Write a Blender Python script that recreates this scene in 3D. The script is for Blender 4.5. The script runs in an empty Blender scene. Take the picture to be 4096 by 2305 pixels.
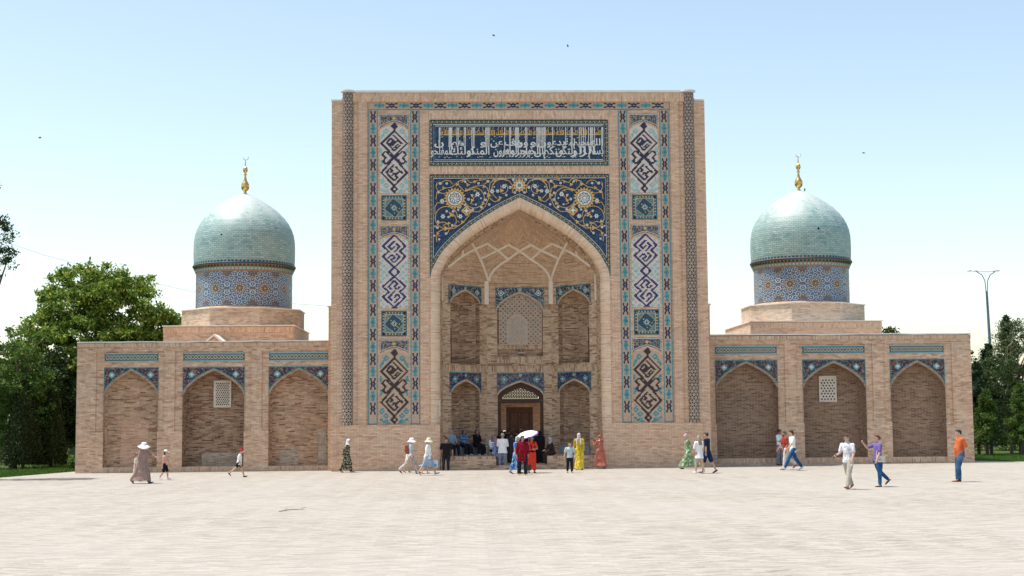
import bpy, bmesh, math, random
import numpy as np
from math import sin, cos, pi, radians as R, atan2, hypot, sqrt
from mathutils import Vector, Matrix, noise as mnoise
from mathutils.geometry import tessellate_polygon
from mathutils.bvhtree import BVHTree

random.seed(7)
scene = bpy.context.scene
COL = scene.collection

# ------------------------------------------------------------------ camera
PITCH, YAW, ROLL = 0.0889, 0.0323, 0.0079
CAM = Vector((-2.556, -68.23, 2.53))
FPX = 5689.0                                   # focal length in pixels of a 4096 px wide picture (50 mm on 36 mm)
_F = Vector((sin(YAW)*cos(PITCH), cos(YAW)*cos(PITCH), sin(PITCH)))
_R0 = Vector((cos(YAW), -sin(YAW), 0)); _U0 = _R0.cross(_F)
_R = _R0*cos(ROLL) - _U0*sin(ROLL); _U = _U0*cos(ROLL) + _R0*sin(ROLL)
cd = bpy.data.cameras.new('camera'); cam = bpy.data.objects.new('camera', cd); COL.objects.link(cam)
cd.sensor_width = 36; cd.lens = FPX/4096*36; cd.clip_end = 5000; cd.clip_start = .5
cam.matrix_world = Matrix(((_R.x, _U.x, -_F.x, CAM.x), (_R.y, _U.y, -_F.y, CAM.y), (_R.z, _U.z, -_F.z, CAM.z), (0, 0, 0, 1)))
scene.camera = cam

# ------------------------------------------------------------------ light
SUN = Vector((-0.33, 0.035, 0.93)).normalized()      # direction towards the sun: high, from the left, a touch behind the front
world = bpy.data.worlds.new("World"); scene.world = world; world.use_nodes = True
wn = world.node_tree; bg = wn.nodes['Background']
sky = wn.nodes.new('ShaderNodeTexSky'); sky.sky_type = 'NISHITA'; sky.sun_disc = False
sky.sun_elevation = math.asin(SUN.z); sky.sun_rotation = atan2(SUN.x, SUN.y)
sky.air_density = 1.0; sky.dust_density = 1.7; sky.ozone_density = 1.0; sky.altitude = 400
tint = wn.nodes.new('ShaderNodeMix'); tint.data_type = 'RGBA'; tint.blend_type = 'MULTIPLY'; tint.inputs[0].default_value = 1
tint.inputs[7].default_value = (1.10, 1.01, .865, 1); wn.links.new(sky.outputs[0], tint.inputs[6])
wn.links.new(tint.outputs[2], bg.inputs[0]); bg.inputs[1].default_value = 0.104
sl = bpy.data.lights.new('sun', 'SUN'); sl.energy = 2.25; sl.angle = R(.53); sl.color = (1, .95, .87)
so = bpy.data.objects.new('sun', sl); COL.objects.link(so); so.rotation_euler = SUN.to_track_quat('Z', 'Y').to_euler()
scene.view_settings.view_transform = 'Standard'; scene.view_settings.look = 'None'
scene.view_settings.gamma = 1; scene.view_settings.exposure = 1.27
scene.cycles.max_bounces = 6; scene.cycles.diffuse_bounces = 4

# ------------------------------------------------------------------ helpers
def ground(x): return 0.003*x
def px(u, v, Y):                                # point of the plane y = Y seen at a pixel of the 4096 px photograph
    d = _F*FPX + _R*(u-2048) - _U*(v-1152.5); t = (Y-CAM.y)/d.y
    return CAM + d*t
def gp(u, v):
    d = _F*FPX + _R*(u-2048) - _U*(v-1152.5); z = 0
    for _ in range(5):
        p = CAM + d*((z-CAM.z)/d.z); z = ground(p.x)
    return p

def tag(o, label=None, cat=None, group=None, kind=None):
    if label: o['label'] = label
    if cat: o['category'] = cat
    if group: o['group'] = group
    if kind: o['kind'] = kind
    return o
def empty(name, loc=(0, 0, 0), label=None, cat=None, group=None, parent=None):
    o = bpy.data.objects.new(name, None); COL.objects.link(o); o.location = loc; o.empty_display_size = .2
    if parent: o.parent = parent
    return tag(o, label, cat, group)
def copy_tree(o, parent=None):
    c = o.copy(); COL.objects.link(c)
    if parent: c.parent = parent
    for ch in o.children: copy_tree(ch, c)
    return c

class MB:
    """collects faces, builds one mesh object"""
    def __init__(s): s.v = []; s.f = []; s.m = []; s.uv = []; s.mats = []
    def mi(s, m):
        if m not in s.mats: s.mats.append(m)
        return s.mats.index(m)
    def face(s, pts, m=None, uv=None):
        n = len(s.v); s.v.extend([tuple(p) for p in pts]); s.f.append(tuple(range(n, n+len(pts))))
        s.m.append(s.mi(m) if m else 0); s.uv.append(uv)
    def mesh(s, vs, fs, m=None):
        n = len(s.v); s.v.extend([tuple(p) for p in vs]); k = s.mi(m) if m else 0
        for f in fs: s.f.append(tuple(n+i for i in f)); s.m.append(k); s.uv.append(None)
    def box(s, a, b, m=None):
        x0, y0, z0 = a; x1, y1, z1 = b
        vs = [(x0,y0,z0),(x1,y0,z0),(x1,y1,z0),(x0,y1,z0),(x0,y0,z1),(x1,y0,z1),(x1,y1,z1),(x0,y1,z1)]
        s.mesh(vs, [(0,3,2,1),(4,5,6,7),(0,1,5,4),(1,2,6,5),(2,3,7,6),(3,0,4,7)], m)
    def tube(s, pts, rad, n=8, m=None, cap=True):
        pts = [Vector(p) for p in pts]; rings = []
        if not isinstance(rad, (list, tuple)): rad = [rad]*len(pts)
        ref = Vector((0, 0, 1)); up = None
        for i, p in enumerate(pts):
            d = (pts[min(i+1, len(pts)-1)]-pts[max(i-1, 0)]).normalized()
            if up is None: up = d.orthogonal().normalized()
            up = (up-d*up.dot(d)).normalized(); sd = d.cross(up)
            rings.append([p+up*cos(2*pi*k/n)*rad[i]+sd*sin(2*pi*k/n)*rad[i] for k in range(n)])
        vs = [q for r in rings for q in r]; fs = []
        for i in range(len(pts)-1):
            for k in range(n): fs.append((i*n+k, i*n+(k+1)%n, (i+1)*n+(k+1)%n, (i+1)*n+k))
        if cap: fs.append(tuple(range(n-1, -1, -1))); fs.append(tuple((len(pts)-1)*n+k for k in range(n)))
        s.mesh(vs, fs, m)
    def lathe(s, prof, c=(0, 0, 0), n=48, m=None, a0=0, a1=2*pi):
        full = abs(a1-a0-2*pi) < 1e-6; k = n if full else n+1; vs = []
        for r, z in prof:
            for i in range(k):
                a = a0+(a1-a0)*i/n; vs.append((c[0]+r*cos(a), c[1]+r*sin(a), c[2]+z))
        fs = []
        for j in range(len(prof)-1):
            for i in range(n):
                i2 = (i+1) % k; fs.append((j*k+i, j*k+i2, (j+1)*k+i2, (j+1)*k+i))
        s.mesh(vs, fs, m)
    def plate(s, outer, holes=(), T=None, d=0.0, back=False, m=None, medge=None, edges=True):
        """polygon (s,z) with holes, front face at depth 0, side walls to depth d. T maps (s,z,depth)->xyz"""
        T = T or (lambda a, b, c: (a, c, b))
        loops = [list(outer)]+[list(h) for h in holes]; flat = [p for l in loops for p in l]
        tri = tessellate_polygon([[Vector((p[0], p[1], 0)) for p in l] for l in loops])
        s.mesh([T(p[0], p[1], 0) for p in flat], tri, m)
        if back: s.mesh([T(p[0], p[1], d) for p in flat], [t[::-1] for t in tri], m)
        if d and edges:
            for l in loops:
                n = len(l)
                for i in range(n):
                    a, b = l[i], l[(i+1) % n]
                    s.mesh([T(a[0], a[1], 0), T(b[0], b[1], 0), T(b[0], b[1], d), T(a[0], a[1], d)], [(0, 1, 2, 3)], medge or m)
    def ribbon(s, pts, w, T=None, dep=-.01, m=None, closed=False):
        """flat strip along a polyline in the plate plane (s,z), raised by dep"""
        T = T or (lambda a, b, c: (a, c, b)); n = len(pts)
        if closed: pts = list(pts)+[pts[0], pts[1]]; n = len(pts)
        L = []; Rr = []
        for i in range(n):
            a = pts[max(i-1, 0)]; b = pts[min(i+1, n-1)]
            if closed and i == 0: a = pts[n-3]
            dx, dz = b[0]-a[0], b[1]-a[1]; l = hypot(dx, dz) or 1
            ww = w[min(i, len(w)-1)] if isinstance(w, (list, tuple)) else w
            nx, nz = -dz/l*ww/2, dx/l*ww/2
            if 0 < i < n-1:
                d1 = (pts[i][0]-a[0], pts[i][1]-a[1]); d2 = (b[0]-pts[i][0], b[1]-pts[i][1])
                l1 = hypot(*d1) or 1; l2 = hypot(*d2) or 1
                c = (d1[0]*d2[0]+d1[1]*d2[1])/l1/l2; k = 1/max(.5, sqrt(max(0, (1+c)/2)))
                nx *= k; nz *= k
            L.append((pts[i][0]+nx, pts[i][1]+nz)); Rr.append((pts[i][0]-nx, pts[i][1]-nz))
        if closed: L = L[:-1]; Rr = Rr[:-1]; n -= 1
        for i in range(n-1):
            s.face([T(Rr[i][0], Rr[i][1], dep), T(Rr[i+1][0], Rr[i+1][1], dep), T(L[i+1][0], L[i+1][1], dep), T(L[i][0], L[i][1], dep)], m)
    def disc(s, c, r, T=None, dep=-.01, m=None, n=8, rot=0, pet=0, k=0.0):
        T = T or (lambda a, b, c: (a, c, b)); q = []
        for i in range(n):
            a = 2*pi*i/n+rot; rr = r*(1+k*cos(pet*a)) if pet else r
            q.append(T(c[0]+rr*cos(a), c[1]+rr*sin(a), dep))
        s.face(q, m)
    def build(s, name, m=None, parent=None, smooth=False, kind=None, label=None, cat=None, group=None, loc=None):
        me = bpy.data.meshes.new(name); me.from_pydata(s.v, [], s.f)
        ms = s.mats or ([m] if m else [])
        if m and not s.mats: ms = [m]
        for q in ms: me.materials.append(q)
        if len(ms) > 1: me.polygons.foreach_set('material_index', s.m)
        if any(u is not None for u in s.uv):
            ul = me.uv_layers.new(name='UVMap'); d = []
            for f, u in zip(s.f, s.uv):
                for i in range(len(f)): d.extend(u[i] if u else (0, 0))
            ul.data.foreach_set('uv', d)
        if smooth:
            b = bmesh.new(); b.from_mesh(me); bmesh.ops.remove_doubles(b, verts=b.verts, dist=1e-4)
            for f in b.faces: f.smooth = True
            if smooth != 'all':
                for e in b.edges:
                    if len(e.link_faces) == 2 and e.calc_face_angle(0) > .6: e.smooth = False
            b.to_mesh(me); b.free()
        me.update()
        o = bpy.data.objects.new(name, me); COL.objects.link(o)
        if loc is not None: o.location = loc
        if parent: o.parent = parent
        return tag(o, label, cat, group, kind)

def join_into(target, others):
    """surface pattern belongs to its part: add the meshes of others to target's mesh"""
    b = bmesh.new(); b.from_mesh(target.data); mats = list(target.data.materials)
    for o in others:
        n0 = len(b.faces); b.from_mesh(o.data); b.faces.ensure_lookup_table(); mp = []
        for m in o.data.materials:
            if m not in mats: mats.append(m); target.data.materials.append(m)
            mp.append(mats.index(m))
        for f in b.faces[n0:]: f.material_index = mp[f.material_index] if mp else 0
        bpy.data.objects.remove(o)
    b.to_mesh(target.data); b.free(); return target
def split_pieces(o, most=60):
    """a mesh that holds pieces standing apart becomes one part per piece"""
    me = o.data; n = len(me.vertices)
    if n > 60000: return
    par = list(range(n))
    def fd(a):
        while par[a] != a: par[a] = par[par[a]]; a = par[a]
        return a
    for e in me.edges:
        a, c = fd(e.vertices[0]), fd(e.vertices[1])
        if a != c: par[a] = c
    root = np.array([fd(i) for i in range(n)]); u, isl = np.unique(root, return_inverse=True); k = len(u)
    if k < 2 or k > 1500: return
    co = np.empty(n*3); me.vertices.foreach_get('co', co); co = co.reshape(-1, 3); lo = np.full((k, 3), np.inf); hi = -lo.copy(); np.minimum.at(lo, isl, co); np.maximum.at(hi, isl, co)
    size = (hi-lo).max(1); gap = np.maximum(0, np.maximum(lo[:, None]-hi[None], lo[None]-hi[:, None])); near = np.sqrt((gap**2).sum(2)) <= np.maximum(.021, .5*np.maximum(size[:, None], size[None]))
    p2 = list(range(k))
    def f2(a):
        while p2[a] != a: a = p2[a]
        return a
    for a, c in zip(*np.nonzero(np.triu(near, 1))):
        ra, rc = f2(a), f2(c)
        if ra != rc: p2[ra] = rc
    piece = np.array([f2(i) for i in range(k)]); ids = np.unique(piece)
    if len(ids) < 2 or len(ids) > most: return
    vp = piece[isl]
    for j, pid in enumerate(ids):
        b = bmesh.new(); b.from_mesh(me); b.verts.ensure_lookup_table(); bmesh.ops.delete(b, geom=[v for v in b.verts if vp[v.index] != pid], context='VERTS')
        nm = bpy.data.meshes.new(me.name); b.to_mesh(nm); b.free()
        for m in me.materials: nm.materials.append(m)
        c = o.copy(); c.data = nm; c.name = o.name.split('.')[0]; COL.objects.link(c)
    bpy.data.objects.remove(o)

# ------------------------------------------------------------------ material DSL
class NT:
    def __init__(s, name, rough=.85, spec=.2):
        s.mat = bpy.data.materials.new(name); s.mat.use_nodes = True; s.t = s.mat.node_tree
        s.b = s.t.nodes['Principled BSDF']; s.b.inputs['Roughness'].default_value = rough
        s.b.inputs['Specular IOR Level'].default_value = spec
    def n(s, typ, **kw):
        q = s.t.nodes.new(typ)
        for k, v in kw.items(): setattr(q, k, v)
        return q
    def put(s, inp, v):
        if isinstance(v, bpy.types.NodeSocket): s.t.links.new(v, inp)
        elif isinstance(v, (tuple, list)) and len(v) == 3 and inp.type == 'RGBA': inp.default_value = (*v, 1)
        else: inp.default_value = v
    def math(s, op, a, b=0.0, c=0.0):
        q = s.n('ShaderNodeMath', operation=op); s.put(q.inputs[0], a); s.put(q.inputs[1], b); s.put(q.inputs[2], c); return q.outputs[0]
    def vm(s, op, a, b=(0, 0, 0), out=0):
        q = s.n('ShaderNodeVectorMath', operation=op); s.put(q.inputs[0], a); s.put(q.inputs[1], b)
        return q.outputs['Value'] if op in ('DOT_PRODUCT', 'LENGTH', 'DISTANCE') else q.outputs[0]
    def sep(s, v): q = s.n('ShaderNodeSeparateXYZ'); s.put(q.inputs[0], v); return q.outputs
    def comb(s, x, y=0.0, z=0.0):
        q = s.n('ShaderNodeCombineXYZ'); s.put(q.inputs[0], x); s.put(q.inputs[1], y); s.put(q.inputs[2], z); return q.outputs[0]
    def mix(s, f, a, b, mode='MIX'):
        q = s.n('ShaderNodeMix', data_type='RGBA', blend_type=mode); s.put(q.inputs[0], f); s.put(q.inputs[6], a); s.put(q.inputs[7], b); return q.outputs[2]
    def noise(s, v, sc, det=3.0, rough=.5, color=False):
        q = s.n('ShaderNodeTexNoise'); s.put(q.inputs['Vector'], v); q.inputs['Scale'].default_value = sc
        q.inputs['Detail'].default_value = det; q.inputs['Roughness'].default_value = rough; return q.outputs[1 if color else 0]
    def vor(s, v, sc, out='Distance', feat='F1', rnd=1.0):
        q = s.n('ShaderNodeTexVoronoi', feature=feat); s.put(q.inputs['Vector'], v); q.inputs['Scale'].default_value = sc
        q.inputs['Randomness'].default_value = rnd; return q.outputs[out]
    def ramp(s, f, stops, interp='LINEAR'):
        q = s.n('ShaderNodeValToRGB'); q.color_ramp.interpolation = interp; e = q.color_ramp.elements
        while len(e) < len(stops): e.new(0)
        for i, (p, c) in enumerate(stops):
            e[i].position = p; e[i].color = (*c, 1) if len(c) == 3 else c
        s.put(q.inputs[0], f); return q.outputs[0]
    def rng(s, f, a, b, c, d, clamp=True):
        q = s.n('ShaderNodeMapRange', clamp=clamp); s.put(q.inputs[0], f)
        for i, v in enumerate((a, b, c, d)): q.inputs[i+1].default_value = v
        return q.outputs[0]
    def geo(s, o='Position'): return s.n('ShaderNodeNewGeometry').outputs[o]
    def tex(s, o='Object'): return s.n('ShaderNodeTexCoord').outputs[o]
    def bump(s, h, st=.3, dist=.01):
        q = s.n('ShaderNodeBump'); q.inputs['Strength'].default_value = st; q.inputs['Distance'].default_value = dist
        s.put(q.inputs['Height'], h); s.t.links.new(q.outputs[0], s.b.inputs['Normal'])
    def col(s, c): s.put(s.b.inputs['Base Color'], c); return s
    def wall_uv(s):
        """metres along the wall and up it, for a wall facing any way"""
        P = s.geo(); N = s.geo('True Normal'); sx = s.sep(P); sn = s.sep(N)
        T = s.vm('NORMALIZE', s.vm('CROSS_PRODUCT', (0, 0, 1), N)); u = s.vm('DOT_PRODUCT', P, T)
        flat = s.math('GREATER_THAN', s.math('ABSOLUTE', sn[2]), .9)
        uu = s.math('ADD', s.math('MULTIPLY', u, s.math('SUBTRACT', 1.0, flat)), s.math('MULTIPLY', sx[0], flat))
        vv = s.math('ADD', s.math('MULTIPLY', sx[2], s.math('SUBTRACT', 1.0, flat)), s.math('MULTIPLY', sx[1], flat))
        return uu, vv

def plain(name, c, rough=.8, spec=.3, metal=0.0, var=.12, sc=6.0):
    t = NT(name, rough, spec); t.b.inputs['Metallic'].default_value = metal
    n = t.noise(t.tex(), sc, 3); t.col(t.mix(t.rng(n, .3, .7, 0, 1), tuple(x*(1-var) for x in c), tuple(min(1, x*(1+var)) for x in c)))
    return t.mat

def brick(name, tones, mortar, row=.066, length=.27, mort=.007, uvmode='wall', swap=False, patch=.16, rough=.9, bump=.25, chev=None, warm=(1.0, .93, .86)):
    t = NT(name, rough, .15)
    if uvmode == 'wall': u, v = t.wall_uv()
    elif uvmode == 'uv': q = t.sep(t.tex('UV')); u, v = q[0], q[1]
    if chev:                                        # herringbone: rows slope up and down either side of each rib
        k, h = chev
        tri = t.math('ABSOLUTE', t.math('SUBTRACT', t.math('FRACT', t.math('DIVIDE', u, k)), .5))
        v = t.math('ADD', v, t.math('MULTIPLY', tri, h))
    if swap: u, v = v, u
    vec = t.comb(u, v, 0.0)
    q = t.n('ShaderNodeTexBrick'); t.put(q.inputs['Vector'], vec); q.inputs['Scale'].default_value = 1
    q.inputs['Color1'].default_value = (0, 0, 0, 1); q.inputs['Color2'].default_value = (1, 1, 1, 1); q.inputs['Mortar'].default_value = (.5, .5, .5, 1)
    q.inputs['Mortar Size'].default_value = mort; q.inputs['Mortar Smooth'].default_value = .2
    q.inputs['Brick Width'].default_value = length; q.inputs['Row Height'].default_value = row; q.offset = .5
    c = t.ramp(q.outputs[0], tones, 'LINEAR')
    big = t.noise(vec, .45, 4, .6); fine = t.noise(vec, 5.0, 4, .65)
    c = t.mix(t.rng(big, .35, .68, 0, 1), c, t.mix(1.0, c, (warm[0], warm[1], warm[2]), 'MULTIPLY'))
    val = t.math('ADD', t.rng(fine, .25, .75, 1-patch, 1+patch), t.rng(t.noise(vec, .9, 3), .3, .7, -.08, .08))
    c = t.mix(1.0, c, t.comb(val, val, val), 'MULTIPLY')
    mm = t.mix(1.0, t.mix(0.0, mortar, mortar), t.comb(val, val, val), 'MULTIPLY')
    c = t.mix(q.outputs['Fac'], c, mm)
    t.col(c); t.bump(t.math('SUBTRACT', t.math('MULTIPLY', fine, .5), q.outputs['Fac']), bump, .012)
    return t.mat

LT = [(.0, (.53, .325, .215)), (.15, (.64, .42, .285)), (.5, (.70, .48, .335)), (.85, (.74, .525, .375)), (1, (.77, .58, .43))]
B_front = brick('front_brick', LT, (.38, .28, .21), mort=.009, patch=.13)
B_front_v = brick('front_brick_upright', LT, (.40, .32, .25), swap=True, length=.27)
LW = [(.0, (.40, .24, .155)), (.15, (.54, .345, .235)), (.5, (.61, .415, .285)), (.85, (.66, .47, .335)), (1, (.71, .54, .40))]
B_wing = brick('wing_brick', LW, (.42, .34, .27), patch=.2)
B_wing_v = brick('wing_brick_upright', LW, (.42, .34, .27), swap=True)
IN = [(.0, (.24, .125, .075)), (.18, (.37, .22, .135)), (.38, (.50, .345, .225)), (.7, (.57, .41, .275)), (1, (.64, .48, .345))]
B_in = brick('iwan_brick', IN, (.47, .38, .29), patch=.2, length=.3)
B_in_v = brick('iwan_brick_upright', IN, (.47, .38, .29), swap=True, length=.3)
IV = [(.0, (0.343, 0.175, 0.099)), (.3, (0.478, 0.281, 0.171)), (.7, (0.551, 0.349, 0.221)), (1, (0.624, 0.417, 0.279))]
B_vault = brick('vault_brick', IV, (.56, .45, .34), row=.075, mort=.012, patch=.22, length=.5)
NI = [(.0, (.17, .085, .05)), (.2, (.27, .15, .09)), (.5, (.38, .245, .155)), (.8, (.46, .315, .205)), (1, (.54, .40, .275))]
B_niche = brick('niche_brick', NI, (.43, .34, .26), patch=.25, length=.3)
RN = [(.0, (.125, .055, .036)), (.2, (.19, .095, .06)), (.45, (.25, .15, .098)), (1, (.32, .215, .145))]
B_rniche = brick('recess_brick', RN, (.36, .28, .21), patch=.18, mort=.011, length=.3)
OC = [(.0, (.36, .25, .17)), (.3, (.48, .36, .26)), (1, (.58, .46, .34))]
B_oct = brick('octagon_brick', OC, (.42, .34, .28), patch=.2)
OC2 = [(.0, (.46, .36, .28)), (.3, (.58, .48, .38)), (1, (.66, .57, .47))]
B_oct_pale = brick('pale_octagon_brick', OC2, (.42, .36, .30), patch=.12)
B_fan = brick('fan_brick', IV, (.58, .47, .36), row=.085, mort=.014, uvmode='uv', length=.4, chev=(1.0, 1.1), patch=.2)
B_pend = brick('pendentive_brick', IV, (.58, .47, .36), row=.085, mort=.014, uvmode='uv', length=.4, chev=(2.0, -1.3), patch=.2)
B_ring = brick('voussoir_brick', LT, (.68, .58, .46), row=.075, mort=.012, uvmode='uv', length=.6, swap=True, patch=.12)
M_coping = plain('coping_lime', (.74, .70, .65), .9, .1, var=.1, sc=2)
M_plaster = plain('rib_plaster', (.78, .68, .56), .9, .1, var=.08, sc=8)
M_white = plain('white_plaster', (.74, .70, .62), .8, .2, var=.05)

def tile(name, c, rough=.35, var=.25, sc=25.0):
    t = NT(name, rough, .45); P = t.geo()
    q = t.vor(P, sc, 'Color'); s = t.sep(q)
    n = t.rng(s[0], 0, 1, 1-var, 1+var); t.col(t.mix(1.0, t.mix(0.0, c, c), t.comb(n, n, n), 'MULTIPLY')); return t.mat
T_dark = tile('navy_glazed_brick', (.020, .018, .052), .4, .5)
T_blue = tile('cobalt_tile', (.035, .05, .22), .3, .3)
T_turq = tile('turquoise_glazed_brick', (.05, .25, .29), .35, .4)
T_pale = tile('pale_turquoise_tile', (.26, .46, .45), .4, .3)
T_gold = tile('gold_tile', (.62, .36, .10), .35, .2)
T_white = tile('white_tile', (.68, .66, .62), .35, .1)
T_green = tile('green_black_tile', (.02, .045, .035), .35, .5)
T_brown = tile('amber_brown_tile', (.20, .12, .045), .4, .5, 40)
T_ink = tile('black_tile', (.02, .02, .02), .4, .2)

def bone(name, c, cell=.05):
    """glazed brick ground of the angular panels"""
    t = NT(name, .6, .3); u, v = t.wall_uv()
    q = t.n('ShaderNodeTexBrick'); t.put(q.inputs['Vector'], t.comb(u, v, 0.0)); q.inputs['Scale'].default_value = 1
    q.inputs['Color1'].default_value = (*[x*.86 for x in c], 1); q.inputs['Color2'].default_value = (*[min(1, x*1.1) for x in c], 1)
    q.inputs['Mortar'].default_value = (*[x*.55 for x in c], 1); q.inputs['Mortar Size'].default_value = .004
    q.inputs['Brick Width'].default_value = cell; q.inputs['Row Height'].default_value = cell
    t.col(q.outputs[0]); return t.mat
T_cream = bone('cream_glazed_brick', (.74, .62, .54))
T_tan = bone('tan_glazed_brick', (.56, .40, .29))

def floral(name, base, gold, white, turq, sc=1.0, gw=.045, ww=.30, tw=.03):
    """painted tile: curling stems and small flowers on a dark ground"""
    t = NT(name, .35, .4); u, v = t.wall_uv(); p = t.comb(u, v, 0.0)
    w = t.noise(p, 3.2*sc, 1, .5, True); pp = t.vm('ADD', p, t.vm('MULTIPLY', t.vm('SUBTRACT', w, (.5, .5, .5)), (.22/sc, .22/sc, 0)))
    a = t.math('ABSOLUTE', t.math('SUBTRACT', t.noise(pp, 4.5*sc, 1), .5))
    b = t.math('ABSOLUTE', t.math('SUBTRACT', t.noise(t.vm('ADD', pp, (7.3, 2.1, 0)), 6.5*sc, 1), .5))
    d = t.vor(p, 8.5*sc)
    c = t.mix(t.rng(t.noise(p, 1.4, 3), .3, .7, 0, 1), tuple(x*.7 for x in base), tuple(x*1.35 for x in base))
    c = t.mix(t.math('LESS_THAN', b, tw), c, turq); c = t.mix(t.math('LESS_THAN', a, gw), c, gold)
    c = t.mix(t.math('LESS_THAN', d, ww), c, white)
    return t.col(c).mat
F_navy = floral('navy_vine_tile', (.012, .014, .045), (.22, .09, .04), (.36, .35, .36), (.02, .05, .10), 1.1, .04, .22)
F_dark = floral('dark_vine_tile', (.010, .013, .04), (.19, .085, .04), (.36, .35, .35), (.02, .06, .10), 1.15, .04, .22)
F_small = floral('small_blue_vine_tile', (.012, .03, .11), (.34, .23, .09), (.34, .37, .40), (.02, .10, .18), 1.7, .045, .20)
F_white = floral('white_vine_tile', (.010, .014, .045), (.30, .28, .26), (.40, .38, .35), (.02, .07, .10), 1.4, .04, .2)
F_spand = floral('deep_blue_field_tile', (.006, .014, .060), (.006, .015, .06), (.006, .014, .055), (.012, .075, .14), 1.0, .0, .0, .035)
F_text = floral('inscription_field_tile', (.006, .010, .045), (.006, .010, .045), (.006, .01, .045), (.012, .10, .165), 1.6, .0, .0, .035)
F_frieze = floral('frieze_tile', (.018, .035, .07), (.45, .42, .33), (.30, .36, .20), (.05, .16, .18), 1.5, .05, .22)

def star_column():
    """lattice of cream lines over navy stars, wrapped on a round column"""
    t = NT('star_lattice_tile', .4, .4); q = t.sep(t.tex('UV')); u, v = q[0], q[1]; m = None
    for k in range(3):
        a = pi*k/3+pi/6
        d = t.math('ADD', t.math('MULTIPLY', u, cos(a)/.155), t.math('MULTIPLY', v, sin(a)/.155))
        f = t.math('ABSOLUTE', t.math('SUBTRACT', t.math('FRACT', d), .5)); l = t.math('GREATER_THAN', f, .405)
        m = l if m is None else t.math('MAXIMUM', m, l)
    w = t.noise(t.comb(u, v, 0.0), 1.2, 3)
    dark = t.mix(t.math('GREATER_THAN', t.noise(t.comb(u, v, 1.0), 9.0, 1), .55), (.022, .018, .03), (.075, .05, .045))
    cream = t.mix(t.rng(w, .35, .65, 0, 1), (.38, .28, .205), (.52, .41, .31))
    return t.col(t.mix(m, dark, cream)).mat
T_col = star_column()

def dome_tile():
    t = NT('turquoise_dome_tile', .45, 1.0); q = t.sep(t.tex('UV')); p = t.comb(q[0], q[1], 0.0)
    b = t.n('ShaderNodeTexBrick'); t.put(b.inputs['Vector'], p); b.inputs['Scale'].default_value = 1
    b.inputs['Color1'].default_value = (0, 0, 0, 1); b.inputs['Color2'].default_value = (1, 1, 1, 1); b.inputs['Mortar Size'].default_value = .011
    b.inputs['Brick Width'].default_value = .27; b.inputs['Row Height'].default_value = .11
    c = t.ramp(b.outputs[0], [(0, (.12, .26, .265)), (.25, (.21, .355, .35)), (.7, (.285, .425, .41)), (1, (.39, .50, .475))])
    c = t.mix(t.rng(t.noise(p, .8, 4), .38, .62, 0, .55), c, (.30, .42, .37))
    st = t.noise(t.vm('MULTIPLY', p, (6, .5, 1)), 1.0, 4, .6)
    c = t.mix(t.rng(st, .58, .75, 0, .4), c, (.46, .50, .44)); c = t.mix(t.math('MULTIPLY', b.outputs['Fac'], .8), c, (.08, .17, .16))
    glare_drips = t.math('ADD', q[1], t.math('MULTIPLY', t.math('SUBTRACT', t.noise(t.vm('MULTIPLY', p, (1, .35, 1)), 1.3, 4, .6), .5), 3.2))   # sun glare on the crown painted into the colour, with some white drips
    c = t.mix(t.rng(glare_drips, 2.0, 4.0, 0, .65), c, (.55, .58, .56))
    t.col(c); t.put(t.b.inputs['Roughness'], t.rng(t.sep(b.outputs[0])[0], 0, 1, .50, .66)); t.bump(t.math('MULTIPLY', b.outputs['Fac'], -1.0), .2, .01)
    return t.mat
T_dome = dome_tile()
M_gold = plain('gilded_metal', (.72, .48, .16), .28, .5, 1.0, .1)
M_wood = plain('dark_carved_wood', (.075, .035, .022), .6, .3, 0, .3, 14)
M_wood2 = plain('old_door_wood', (.17, .085, .055), .6, .3, 0, .3, 10)
M_black = plain('black_hole', (.006, .006, .006), 1, 0)
M_stone = plain('grey_marble', (.26, .28, .31), .5, .4, 0, .25, 12)
M_tin = plain('grey_tin', (.45, .46, .47), .5, .4, .3)
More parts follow.
